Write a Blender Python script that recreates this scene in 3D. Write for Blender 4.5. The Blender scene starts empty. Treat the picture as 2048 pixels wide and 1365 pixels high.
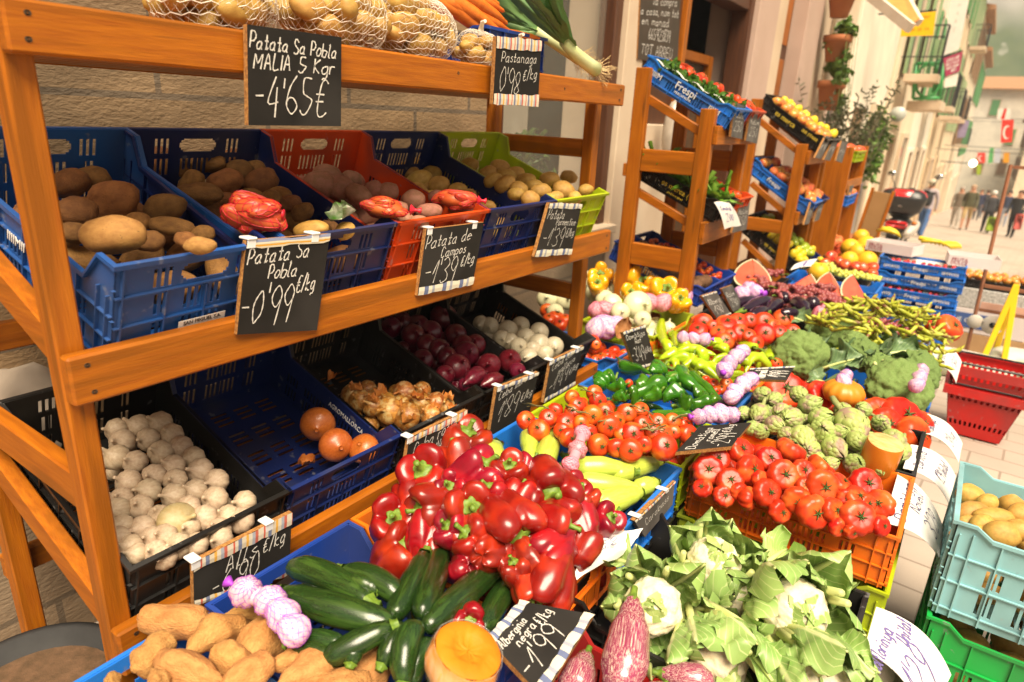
import bpy, math, random
from mathutils import Vector, Matrix, noise
random.seed(7)
SC = bpy.context.scene
COL = SC.collection
R_ = math.radians
LENS_PX = 1315.9                      # focal length in pixels of a 2048 px wide frame
CAM = ((0.81717, 0.57439, 0.04799), (0.22452, -0.24052, -0.94432), (-0.53087, 0.78245, -0.32551))
EYE = 1.65                            # eye height above the paving; everything below is built relative to it
cam = bpy.data.objects.new('camera', bpy.data.cameras.new('camera'))
COL.objects.link(cam)
r_, d_, f_ = [Vector(v) for v in CAM]
cam.matrix_world = Matrix(((r_.x, -d_.x, -f_.x, 0), (r_.y, -d_.y, -f_.y, 0), (r_.z, -d_.z, -f_.z, 0), (0, 0, 0, 1)))
cam.data.sensor_width = 36
cam.data.lens = 36 * LENS_PX / 2048
cam.data.clip_start = 0.02
cam.data.clip_end = 6000
cam.data.dof.use_dof = True
cam.data.dof.focus_distance = 1.75
cam.data.dof.aperture_fstop = 2.8
SC.camera = cam
SUN_EL, SUN_AZ = R_(60), R_(134)      # azimuth measured from +Y (down the street) towards +X (the street side)
w = bpy.data.worlds.new("World"); SC.world = w; w.use_nodes = True
nt = w.node_tree
bg = nt.nodes['Background']
sky = nt.nodes.new('ShaderNodeTexSky'); sky.sky_type = 'NISHITA'; sky.sun_disc = False
sky.sun_elevation = SUN_EL; sky.sun_rotation = SUN_AZ
sky.air_density = 1.0; sky.dust_density = 4.0; sky.ozone_density = 1.0
wm = nt.nodes.new('ShaderNodeMix'); wm.data_type = 'RGBA'; wm.blend_type = 'MULTIPLY'
wm.inputs[0].default_value = 1.0
wm.inputs[7].default_value = (1.0, 0.80, 0.56, 1)      # warm white balance of the photograph
nt.links.new(sky.outputs[0], wm.inputs[6]); nt.links.new(wm.outputs[2], bg.inputs[0])
bg.inputs[1].default_value = 0.065
sun = bpy.data.objects.new('sun', bpy.data.lights.new('sun', 'SUN'))
COL.objects.link(sun)
sun.data.energy = 5.0; sun.data.angle = R_(36); sun.data.color = (1.0, 0.87, 0.68)
sd = Vector((math.sin(SUN_AZ) * math.cos(SUN_EL), math.cos(SUN_AZ) * math.cos(SUN_EL), math.sin(SUN_EL)))
sun.rotation_euler = sd.to_track_quat('Z', 'Y').to_euler()
SC.view_settings.view_transform = 'Standard'
SC.view_settings.look = 'None'
SC.view_settings.exposure = 0.86
SC.view_settings.gamma = 1.0
try:
 SC.cycles.max_bounces = 8; SC.cycles.transparent_max_bounces = 12
except Exception: pass
def ray(px, py):
 a = Vector((px - 1024, py - 682.5, LENS_PX))
 return r_ * a.x + d_ * a.y + f_ * a.z
def onx(px, py, x): v = ray(px, py); return v * (x / v.x)
def ony(px, py, y): v = ray(px, py); return v * (y / v.y)
def onz(px, py, z): v = ray(px, py); return v * (z / v.z)
def onp(px, py, z0, sx=0., x0=0., sy=0., y0=0.):       # surface z = z0 + sx (x-x0) + sy (y-y0)
 v = ray(px, py); k = (z0 - sx * x0 - sy * y0) / (v.z - sx * v.x - sy * v.y); return v * k
def proj(p):
 p = Vector(p); z = p.dot(f_); return (1024 + p.dot(r_) / z * LENS_PX, 682.5 + p.dot(d_) / z * LENS_PX)
def pxm(p): return Vector(p).dot(f_) / LENS_PX         # metres per pixel at a point
def T(x, y=0, z=0): return Matrix.Translation(Vector((x, y, z)) if not isinstance(x, Vector) else x)
def RX(a): return Matrix.Rotation(a, 4, 'X')
def RY(a): return Matrix.Rotation(a, 4, 'Y')
def RZ(a): return Matrix.Rotation(a, 4, 'Z')
def S3(x, y=None, z=None):
 y = x if y is None else y; z = x if z is None else z
 return Matrix.Diagonal((x, y, z, 1))
def frame(xd, zd=None):
 """rotation whose X axis is xd, Z axis near zd"""
 x = Vector(xd).normalized(); z = Vector(zd or (0, 0, 1))
 y = z.cross(x)
 if y.length < 1e-4: y = Vector((0, 1, 0)).cross(x)
 y.normalize(); z = x.cross(y)
 return Matrix(((x.x, y.x, z.x, 0), (x.y, y.y, z.y, 0), (x.z, y.z, z.z, 0), (0, 0, 0, 1)))
def upframe(zd, spin=0.):
 z = Vector(zd).normalized(); a = Vector((1, 0, 0)) if abs(z.x) < .8 else Vector((0, 1, 0))
 x = (a - z * a.dot(z)).normalized(); y = z.cross(x)
 return Matrix(((x.x, y.x, z.x, 0), (x.y, y.y, z.y, 0), (x.z, y.z, z.z, 0), (0, 0, 0, 1))) @ RZ(spin)
def camdir(sx, sy):
 """unit direction leaning sx right / sy down in the picture, the rest towards the viewer"""
 k = max(0., 1 - sx * sx - sy * sy) ** .5
 return (r_ * sx + d_ * sy - f_ * k).normalized()
class MB:
 def __init__(s): s.v = []; s.f = []; s.m = []; s.uv = {}
 def add(s, vs, fs, M=None, mi=0, uvs=None):
  o = len(s.v)
  s.v += [tuple(M @ Vector(p)) if M else tuple(p) for p in vs]
  for i, f in enumerate(fs):
   if uvs: s.uv[len(s.f)] = [uvs[j] for j in f]
   s.f.append(tuple(j + o for j in f)); s.m.append(mi)
  return s
 def box(s, x0, x1, y0, y1, z0, z1, M=None, mi=0):
  return s.add([(x0, y0, z0), (x1, y0, z0), (x1, y1, z0), (x0, y1, z0), (x0, y0, z1), (x1, y0, z1), (x1, y1, z1), (x0, y1, z1)],
 [(3, 2, 1, 0), (4, 5, 6, 7), (0, 1, 5, 4), (1, 2, 6, 5), (2, 3, 7, 6), (3, 0, 4, 7)], M, mi)
 def cbox(s, x0, x1, y0, y1, z0, z1, c=.004, M=None, mi=0):     # chamfered box
  X = (x0, x1); Y = (y0, y1); Z = (z0, z1); vs = []; idx = {}
  for i in (0, 1):
   for j in (0, 1):
    for k in (0, 1):
     sx, sy, sz = (1 - 2 * i) * c, (1 - 2 * j) * c, (1 - 2 * k) * c
     idx[i, j, k] = len(vs)
     vs += [(X[i], Y[j] + sy, Z[k] + sz), (X[i] + sx, Y[j], Z[k] + sz), (X[i] + sx, Y[j] + sy, Z[k])]
  g = lambda i, j, k, a: idx[i, j, k] + a
  fs = []
  for i in (0, 1): q = [g(i, 0, 0, 0), g(i, 1, 0, 0), g(i, 1, 1, 0), g(i, 0, 1, 0)]; fs.append(q if i else q[::-1])
  for j in (0, 1): q = [g(0, j, 0, 1), g(0, j, 1, 1), g(1, j, 1, 1), g(1, j, 0, 1)]; fs.append(q if j else q[::-1])
  for k in (0, 1): q = [g(0, 0, k, 2), g(1, 0, k, 2), g(1, 1, k, 2), g(0, 1, k, 2)]; fs.append(q if k else q[::-1])
  for a in (0, 1):
   for b in (0, 1):
    q = [g(a, b, 0, 0), g(a, b, 1, 0), g(a, b, 1, 1), g(a, b, 0, 1)]; fs.append(q if a == b else q[::-1])
    q = [g(a, 0, b, 0), g(a, 0, b, 2), g(a, 1, b, 2), g(a, 1, b, 0)]; fs.append(q if a == b else q[::-1])
    q = [g(0, a, b, 1), g(1, a, b, 1), g(1, a, b, 2), g(0, a, b, 2)]; fs.append(q if a == b else q[::-1])
    for e in (0, 1):
     q = [g(a, b, e, 0), g(a, b, e, 1), g(a, b, e, 2)]; fs.append(q if (a + b + e) % 2 else q[::-1])
  return s.add(vs, fs, M, mi)
 def hexa(s, p, M=None, mi=0):                                  # 8 corner points, bottom ring then top ring
  return s.add(p, [(3, 2, 1, 0), (4, 5, 6, 7), (0, 1, 5, 4), (1, 2, 6, 5), (2, 3, 7, 6), (3, 0, 4, 7)], M, mi)
 def tube(s, pts, rad, n=8, M=None, mi=0, cap=True):
  pts = [Vector(p) for p in pts]; vs = []; fs = []
  rf = rad if callable(rad) else (lambda t: rad)
  prev = None
  for i, p in enumerate(pts):
   d = (pts[min(i + 1, len(pts) - 1)] - pts[max(i - 1, 0)]).normalized()
   if prev is None: a = Vector((0, 0, 1)) if abs(d.z) < .9 else Vector((1, 0, 0))
   else: a = prev
   x = (a - d * a.dot(d)).normalized(); y = d.cross(x); prev = x
   r = rf(i / max(1, len(pts) - 1))
   for k in range(n):
    t = 2 * math.pi * k / n; vs.append(p + (x * math.cos(t) + y * math.sin(t)) * r)
  for i in range(len(pts) - 1):
   for k in range(n):
    a = i * n + k; b = i * n + (k + 1) % n; fs.append((a, b, b + n, a + n))
  if cap: fs.append(tuple(range(n))[::-1]); fs.append(tuple((len(pts) - 1) * n + k for k in range(n)))
  return s.add(vs, fs, M, mi)
 def rings(s, rings, M=None, mi=0, closed=True, uv=False):      # list of rings of equal size (pole = repeated point)
  n = len(rings[0]); vs = [p for r in rings for p in r]; fs = []
  for i in range(len(rings) - 1):
   for k in range(n if closed else n - 1):
    a = i * n + k; b = i * n + (k + 1) % n; fs.append((a, b, b + n, a + n))
  uvs = [(k / (n - 1), i / (len(rings) - 1)) for i in range(len(rings)) for k in range(n)] if uv else None
  return s.add(vs, fs, M, mi, uvs)
 def lathe(s, prof, n=16, M=None, mi=0):                        # (r, z) profile about Z
  return s.rings([[(r * math.cos(2 * math.pi * k / n), r * math.sin(2 * math.pi * k / n), z) for k in range(n)] for r, z in prof], M, mi)
 def mesh(s, name, mats, smooth=False, angle=None):
  me = bpy.data.meshes.new(name); me.from_pydata(s.v, [], s.f)
  if not isinstance(mats, (list, tuple)): mats = [mats]
  for m in mats: me.materials.append(m)
  if len(mats) > 1: me.polygons.foreach_set('material_index', s.m)
  if s.uv:
   l = me.uv_layers.new(name='UVMap')
   for p in me.polygons:
    u = s.uv.get(p.index)
    if u:
     for j, li in enumerate(p.loop_indices): l.data[li].uv = u[j]
  if smooth: me.polygons.foreach_set('use_smooth', [True] * len(me.polygons))
  me.validate(); me.update()
  if smooth and angle:
   try: me.set_sharp_from_angle(angle=R_(angle))
   except Exception: pass
  return me
 def centre(s):
  xs, ys, zs = zip(*s.v); return Vector(((min(xs) + max(xs)) / 2, (min(ys) + max(ys)) / 2, min(zs)))
 def build(s, name, mats, parent=None, smooth=False, angle=None, local=False):
  if parent is None:
   c = s.centre(); s.v = [tuple(Vector(p) - c) for p in s.v]
  o = bpy.data.objects.new(name, s.mesh(name, mats, smooth, angle)); COL.objects.link(o)
  if parent is None: o.location = c
  else:
   o.parent = parent
   if not local: o.location = -worldloc(parent)
  return o
def worldloc(o):
 l = Vector(o.location)
 while o.parent: o = o.parent; l += Vector(o.location)
 return l
def tag(o, label=None, cat=None, group=None, kind=None):
 if label: o['label'] = label
 if cat: o['category'] = cat
 if group: o['group'] = group
 if kind: o['kind'] = kind
 return o
def thing(name, label, cat, loc, group=None, M=None):
 o = bpy.data.objects.new(name, None); COL.objects.link(o); o.empty_display_size = .05
 if M is not None: o.matrix_world = M
 else: o.location = loc
 return tag(o, label, cat, group)
def structure(name, mb, mats, smooth=False):
 return tag(mb.build(name, mats, None, smooth), kind='structure')
def plate(mb, O, U, Vv, N, ul, vl, holes, th, mi=0, M=None):
 """perforated plate of thickness th along N; holes are (u0,u1,v0,v1)"""
 O, U, Vv, N = Vector(O), Vector(U), Vector(Vv), Vector(N)
 us = sorted({0, ul, *[h[0] for h in holes], *[h[1] for h in holes]}); vs_ = sorted({0, vl, *[h[2] for h in holes], *[h[3] for h in holes]})
 us = [u for u in us if 0 <= u <= ul]; vs_ = [v for v in vs_ if 0 <= v <= vl]
 nu, nv = len(us) - 1, len(vs_) - 1
 sol = [[True] * nv for _ in range(nu)]
 for i in range(nu):
  u = (us[i] + us[i + 1]) / 2
  for j in range(nv):
   v = (vs_[j] + vs_[j + 1]) / 2
   for h in holes:
    if h[0] < u < h[1] and h[2] < v < h[3]: sol[i][j] = False; break
 pts = []; idx = {}
 def P(i, j, k):
  if (i, j, k) not in idx:
   idx[i, j, k] = len(pts); pts.append(O + U * us[i] + Vv * vs_[j] + N * (th if k else 0))
  return idx[i, j, k]
 fs = []
 ok = lambda i, j: 0 <= i < nu and 0 <= j < nv and sol[i][j]
 for i in range(nu):
  for j in range(nv):
   if not sol[i][j]: continue
   fs.append((P(i, j, 1), P(i + 1, j, 1), P(i + 1, j + 1, 1), P(i, j + 1, 1)))
   fs.append((P(i, j, 0), P(i, j + 1, 0), P(i + 1, j + 1, 0), P(i + 1, j, 0)))
   if not ok(i - 1, j): fs.append((P(i, j, 0), P(i, j, 1), P(i, j + 1, 1), P(i, j + 1, 0)))
   if not ok(i + 1, j): fs.append((P(i + 1, j, 0), P(i + 1, j + 1, 0), P(i + 1, j + 1, 1), P(i + 1, j, 1)))
   if not ok(i, j - 1): fs.append((P(i, j, 0), P(i + 1, j, 0), P(i + 1, j, 1), P(i, j, 1)))
   if not ok(i, j + 1): fs.append((P(i, j + 1, 0), P(i, j + 1, 1), P(i + 1, j + 1, 1), P(i + 1, j + 1, 0)))
 mb.add(pts, fs, M, mi)
def srgb(r, g, b):
 f = lambda c: (c / 12.92 if c <= .04045 else ((c + .055) / 1.055) ** 2.4)
 return (f(r / 255), f(g / 255), f(b / 255))
def mat(name, c1, c2=None, rough=.5, ns=8., bump=0., bs=40., stretch=(1, 1, 1), rnd=0., spec=.5, coat=0., sss=0., coords='Object',
  spot=None, spot_s=30., spot_t=.62, detail=4., c3=None, c3s=2., sheen=0., metal=0., trans=0.):
 m = bpy.data.materials.new(name); m.use_nodes = True
 nt = m.node_tree; N = nt.nodes; L = nt.links
 b = N['Principled BSDF']; b.inputs['Roughness'].default_value = rough
 b.inputs['Specular IOR Level'].default_value = spec; b.inputs['Coat Weight'].default_value = coat
 b.inputs['Coat Roughness'].default_value = .12; b.inputs['Metallic'].default_value = metal
 b.inputs['Transmission Weight'].default_value = trans
 if sss:
  b.inputs['Subsurface Weight'].default_value = sss; b.inputs['Subsurface Radius'].default_value = (.012, .007, .004); b.inputs['Subsurface Scale'].default_value = .6
 tc = N.new('ShaderNodeTexCoord'); mp = N.new('ShaderNodeMapping'); mp.inputs['Scale'].default_value = stretch
 L.new(tc.outputs[coords], mp.inputs[0])
 oi = N.new('ShaderNodeObjectInfo')
 va = N.new('ShaderNodeVectorMath'); va.operation = 'ADD'
 L.new(mp.outputs[0], va.inputs[0])
 sc = N.new('ShaderNodeMath'); sc.operation = 'MULTIPLY'; sc.inputs[1].default_value = 13.
 L.new(oi.outputs['Random'], sc.inputs[0]); L.new(sc.outputs[0], va.inputs[1])
 vec = va.outputs[0]
 def nz(s, d=detail, r=.55):
  n = N.new('ShaderNodeTexNoise'); n.inputs['Scale'].default_value = s; n.inputs['Detail'].default_value = d; n.inputs['Roughness'].default_value = r
  L.new(vec, n.inputs['Vector']); return n.outputs[0]
 def ramp(o, a, bb):
  r = N.new('ShaderNodeMapRange'); r.inputs[1].default_value = a; r.inputs[2].default_value = bb; L.new(o, r.inputs[0]); return r.outputs[0]
 def mix(f, a, bb, mode='MIX'):
  x = N.new('ShaderNodeMix'); x.data_type = 'RGBA'; x.blend_type = mode
  if isinstance(f, float): x.inputs[0].default_value = f
  else: L.new(f, x.inputs[0])
  for i, q in ((6, a), (7, bb)):
   if isinstance(q, tuple): x.inputs[i].default_value = (*q[:3], 1)
   else: L.new(q, x.inputs[i])
  return x.outputs[2]
 c2 = c2 or tuple(x * .8 for x in c1)
 col = mix(ramp(nz(ns), .35, .65), tuple(c1), tuple(c2))
 if c3: col = mix(ramp(nz(c3s, 2.), .5, .64), col, tuple(c3))
 if spot: col = mix(ramp(nz(spot_s, 2.), spot_t, spot_t + .06), col, tuple(spot))
 if rnd:
  h = N.new('ShaderNodeHueSaturation'); r1 = N.new('ShaderNodeMapRange'); r1.inputs[3].default_value = 1 - rnd; r1.inputs[4].default_value = 1 + rnd
  L.new(oi.outputs['Random'], r1.inputs[0]); L.new(r1.outputs[0], h.inputs['Value'])
  r2 = N.new('ShaderNodeMapRange'); r2.inputs[3].default_value = .5 + rnd * .06; r2.inputs[4].default_value = .5 - rnd * .06
  f2 = N.new('ShaderNodeMath'); f2.operation = 'FRACT'; f3 = N.new('ShaderNodeMath'); f3.operation = 'MULTIPLY'; f3.inputs[1].default_value = 7.3
  L.new(oi.outputs['Random'], f3.inputs[0]); L.new(f3.outputs[0], f2.inputs[0]); L.new(f2.outputs[0], r2.inputs[0]); L.new(r2.outputs[0], h.inputs['Hue'])
  L.new(col, h.inputs['Color']); col = h.outputs[0]
 L.new(col, b.inputs['Base Color'])
 if bump:
  bn = N.new('ShaderNodeBump'); bn.inputs['Strength'].default_value = min(1., bump); bn.inputs['Distance'].default_value = .004
  L.new(nz(bs), bn.inputs['Height']); L.new(bn.outputs[0], b.inputs['Normal'])
 m['x'] = 1
 return m
def nodes(m): return m.node_tree.nodes, m.node_tree.links, m.node_tree.nodes['Principled BSDF']
def uv_stripes(m, cols, axis=0, scale=1., coords='UV'):
 """coloured stripes (woven or skin) along one coordinate; cols = [(pos, colour), ...]"""
 N, L, b = nodes(m)
 tc = N.new('ShaderNodeTexCoord'); sp = N.new('ShaderNodeSeparateXYZ'); L.new(tc.outputs[coords], sp.inputs[0])
 mu = N.new('ShaderNodeMath'); mu.operation = 'MULTIPLY'; mu.inputs[1].default_value = scale; L.new(sp.outputs[axis], mu.inputs[0])
 fr = N.new('ShaderNodeMath'); fr.operation = 'FRACT'; L.new(mu.outputs[0], fr.inputs[0])
 cr = N.new('ShaderNodeValToRGB'); cr.color_ramp.interpolation = 'CONSTANT'
 while len(cr.color_ramp.elements) < len(cols): cr.color_ramp.elements.new(.5)
 for e, (p, c) in zip(cr.color_ramp.elements, cols): e.position = p; e.color = (*c, 1)
 L.new(fr.outputs[0], cr.inputs[0])
 L.new(cr.outputs[0], b.inputs['Base Color'])
 return m
def plain(name, c, rough=.5, **k): return mat(name, c, tuple(x * .9 for x in c), rough, **k)
WOOD = (.40, .120, .005); WOOD2 = (.30, .080, .004)
def woodmat(name, st, c1=WOOD, c2=WOOD2):
 return mat(name, c1, c2, rough=.45, ns=6., stretch=st, bump=.25, bs=18., coat=.04, spec=.3, c3=tuple(x * .6 for x in c1), c3s=1.4, spot=(.14, .045, .006), spot_s=2.2, spot_t=.69)
wood_x = woodmat('varnished pine along x', (1.2, 16, 16))
wood_y = woodmat('varnished pine along y', (16, 1.2, 16))
wood_z = woodmat('varnished pine upright', (16, 16, 1.2))
wood_end = mat('pine end grain', (.55, .27, .07), (.33, .12, .02), .7, ns=60.)
wood_dark = mat('dark stained window wood', (.10, .035, .012), (.06, .02, .008), .5, ns=4., stretch=(14, 14, 1))
screw_m = plain('screw head', (.12, .08, .05), .5, metal=.6)
def plastic(name, c, r=.42):
 return mat(name, c, tuple(x * .86 for x in c), r, ns=6., bump=.06, bs=90., spec=.45, spot=tuple(x * .5 + .10 for x in c), spot_s=30., spot_t=.66, c3=tuple(x * .62 + .02 for x in c), c3s=4.)
P_BLUE = plastic('mid blue crate plastic', (.012, .085, .32))
P_NAVY = plastic('navy crate plastic', (.006, .018, .11))
P_ROYAL = plastic('royal blue crate plastic', (.012, .05, .30))
P_SKY = plastic('bright blue crate plastic', (.015, .17, .62))
P_ORANGE = plastic('orange crate plastic', (.78, .17, .008))
P_REDOR = plastic('red orange crate plastic', (.62, .065, .008))
P_LIME = plastic('lime crate plastic', (.38, .48, .008))
P_BLACK = plastic('black crate plastic', (.010, .009, .008), .38)
P_RED = plastic('red plastic', (.55, .012, .010), .35)
P_PALE = plastic('pale aqua crate plastic', (.26, .52, .56))
P_GREEN = plastic('green crate plastic', (.008, .36, .06))
P_WHITE = plain('white paper', (.78, .76, .72), .6)
PRINT = plain('white print', (.75, .75, .73), .6)
PRINT_Y = plain('yellow print', (.75, .55, .05), .6)
PEN = plain('blue felt pen', (.05, .045, .16), .6)
PEN_P = plain('violet felt pen', (.16, .12, .34), .6)
CHALK = mat('chalk', (.72, .70, .64), (.5, .48, .45), .9, ns=160.)
BOARD = mat('blackboard', (.012, .011, .010), (.019, .017, .015), .75, ns=7., c3=(.028, .026, .024), c3s=4., bump=.05, bs=120., spec=.2)
BOARD_W = mat('worn dusty blackboard', (.06, .055, .05), (.12, .11, .10), .7, ns=9., stretch=(1, 1, .4))
CORK = mat('chipboard edge', (.42, .20, .05), (.20, .08, .02), .85, ns=140., bump=.3, bs=200.)
CLIP = plain('white price clip', (.72, .72, .72), .35)
m_potato = mat('earthy potato skin', (.27, .115, .028), (.17, .066, .015), .8, ns=5., bump=.7, bs=30., rnd=.2, spot=(.07, .03, .012), spot_s=34., spot_t=.66)
m_potato_y = mat('yellow potato skin', (.50, .30, .065), (.40, .215, .04), .6, ns=6., bump=.2, bs=50., rnd=.12, spot=(.16, .08, .025), spot_s=40., spot_t=.68)
m_potato_p = mat('pink potato skin', (.36, .15, .10), (.26, .12, .06), .7, ns=6., bump=.25, bs=50., rnd=.14, spot=(.13, .06, .03), spot_s=36., spot_t=.66)
m_sweet = mat('sweet potato skin', (.54, .28, .085), (.42, .19, .05), .8, ns=5., bump=1., bs=20., rnd=.09, spot=(.25, .10, .03), spot_s=42., spot_t=.65)
m_garlic = mat('garlic skin', (.52, .41, .28), (.42, .30, .20), .55, ns=2., stretch=(5, 5, .6), bump=.1, bs=6., rnd=.09)
m_root = mat('dry roots', (.28, .15, .06), (.16, .08, .03), .9, ns=60.)
m_onion = mat('brown onion skin', (.56, .25, .05), (.30, .10, .016), .4, ns=2., stretch=(4, 4, .5), bump=.3, bs=9., rnd=.22, coat=.1, c3=(.60, .40, .16), c3s=1.1)
m_onion_o = mat('orange onion skin', (.56, .15, .025), (.46, .105, .016), .35, ns=2.4, stretch=(7, 7, 1), bump=.12, bs=12., rnd=.06, coat=.25)
m_onion_r = mat('red onion skin', (.15, .008, .022), (.07, .004, .012), .28, ns=2.4, stretch=(7, 7, 1), bump=.1, bs=12., rnd=.15, coat=.3)
m_onion_w = mat('white onion skin', (.60, .53, .38), (.52, .44, .29), .4, ns=2., stretch=(6, 6, 1), bump=.08, bs=10., rnd=.05, coat=.15)
m_pepper = mat('glossy red pepper', (.28, .004, .007), (.18, .003, .005), .3, ns=2.5, rnd=.14, coat=.3, bump=.03, bs=30., c3=(.38, .012, .006), c3s=1.6)
m_pepper_o = mat('glossy orange pepper', (.82, .40, .008), (.78, .33, .006), .18, ns=2.5, rnd=.06, coat=.5)
m_stem = mat('green stem', (.17, .27, .028), (.09, .17, .015), .5, ns=12., bump=.2, bs=60.)
m_courg = mat('dark courgette skin', (.017, .046, .008), (.010, .027, .005), .24, ns=7., stretch=(1, 3, 3), rnd=.22, coat=.25, spot=(.10, .17, .03), spot_s=70., spot_t=.63, c3=(.035, .075, .012), c3s=1.6, bump=.08, bs=60.)
m_courg_l = mat('pale courgette skin', (.47, .58, .085), (.38, .48, .05), .3, ns=3., stretch=(1, 5, 5), rnd=.07, coat=.15, spot=(.62, .68, .25), spot_s=120., spot_t=.66)
m_tom = mat('vine tomato skin', (.56, .055, .008), (.48, .030, .006), .28, ns=2.2, rnd=.12, coat=.1, spec=.4, c3=(.68, .13, .012), c3s=1.2)
m_beef = mat('beef tomato skin', (.50, .034, .009), (.42, .020, .007), .3, ns=2.2, rnd=.10, coat=.0, spec=.3, c3=(.66, .10, .02), c3s=1.3)
m_calyx = mat('tomato calyx', (.06, .11, .015), (.04, .07, .01), .6, ns=20.)
m_gpep = mat('green pepper skin', (.050, .18, .008), (.025, .11, .005), .2, ns=4., rnd=.2, coat=.4)
m_lpep = mat('light green pepper skin', (.42, .55, .018), (.32, .47, .010), .24, ns=4., rnd=.1, coat=.35)
m_art = mat('artichoke bract', (.36, .44, .13), (.27, .36, .09), .6, ns=6., rnd=.12, c3=(.30, .21, .15), c3s=2.5, bump=.15, bs=40.)
m_artst = mat('artichoke stalk', (.32, .36, .14), (.24, .27, .09), .7, ns=10., bump=.2, bs=60.)
m_broc = mat('broccoli floret', (.13, .22, .045), (.19, .28, .08), .8, ns=60., bump=.9, bs=120., rnd=.1)
m_brocst = mat('broccoli stalk', (.30, .42, .14), (.22, .34, .09), .6, ns=6.)
m_curd = mat('cauliflower curd', (.80, .74, .54), (.74, .66, .42), .75, ns=20., bump=.7, bs=75., sss=.2)
m_aub = mat('dark aubergine skin', (.012, .004, .012), (.02, .006, .018), .16, ns=3., coat=.5)
m_plast = mat('milky plastic wrap', (.62, .52, .42), (.5, .4, .3), .2, ns=5.)
m_pump = mat('pumpkin skin', (.66, .24, .02), (.56, .17, .012), .4, ns=3., rnd=.05, c3=(.72, .34, .05), c3s=2.)
m_pflesh = mat('pumpkin flesh', (.70, .21, .010), (.62, .15, .007), .6, spec=.2, ns=6., bump=.6, bs=26., spot=(.70, .12, .02), spot_s=9., spot_t=.66)
m_carrot = mat('carrot skin', (.74, .19, .018), (.66, .14, .01), .5, ns=3., stretch=(6, 1, 1), bump=.25, bs=16., rnd=.06)
m_leek = mat('leek leaf', (.16, .30, .09), (.10, .22, .08), .5, ns=3., stretch=(1, 8, 8), rnd=.12)
m_leekw = mat('leek shaft', (.62, .66, .36), (.5, .58, .25), .45, ns=3., stretch=(1, 8, 8))
m_bean = mat('bean pod', (.42, .44, .04), (.32, .36, .025), .5, ns=5., rnd=.15, c3=(.16, .06, .015), c3s=7., bump=.2, bs=30.)
m_grape = mat('red grape skin', (.20, .035, .045), (.30, .075, .06), .35, ns=14., rnd=.1)
m_grape_g = mat('green grape skin', (.50, .52, .10), (.42, .42, .06), .3, ns=14.)
m_apple = mat('red apple skin', (.56, .035, .02), (.58, .13, .03), .25, ns=4., rnd=.1, coat=.3)
m_apple_b = mat('blushed apple skin', (.60, .36, .05), (.55, .10, .035), .3, ns=3., rnd=.12, coat=.2)
m_apple_g = mat('green apple skin', (.34, .44, .03), (.26, .36, .02), .28, ns=3., rnd=.08, coat=.3)
m_lemon = mat('lemon skin', (.74, .55, .02), (.68, .48, .015), .4, ns=5., bump=.2, bs=120., rnd=.06)
m_melon = mat('yellow melon skin', (.80, .46, .02), (.74, .40, .015), .45, ns=5., bump=.2, bs=40., rnd=.04)
m_water = mat('watermelon rind', (.012, .045, .012), (.05, .11, .02), .35, ns=5., stretch=(1, 1, .3))
m_wflesh = mat('watermelon flesh', (.70, .13, .07), (.62, .09, .05), .4, ns=14., bump=.2, bs=60.)
m_wrind = plain('watermelon white rind', (.68, .66, .42), .5)
m_banana = mat('banana skin', (.72, .52, .03), (.62, .46, .03), .45, ns=4., rnd=.06)
m_straw = mat('strawberry', (.56, .02, .015), (.48, .012, .01), .3, ns=30., bump=.4, bs=80., rnd=.1)
m_greens = mat('leafy greens', (.055, .14, .012), (.10, .22, .02), .5, ns=14., rnd=.2)
m_greens2 = mat('flat bean green', (.13, .27, .02), (.19, .34, .035), .45, ns=9., rnd=.15)
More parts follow.
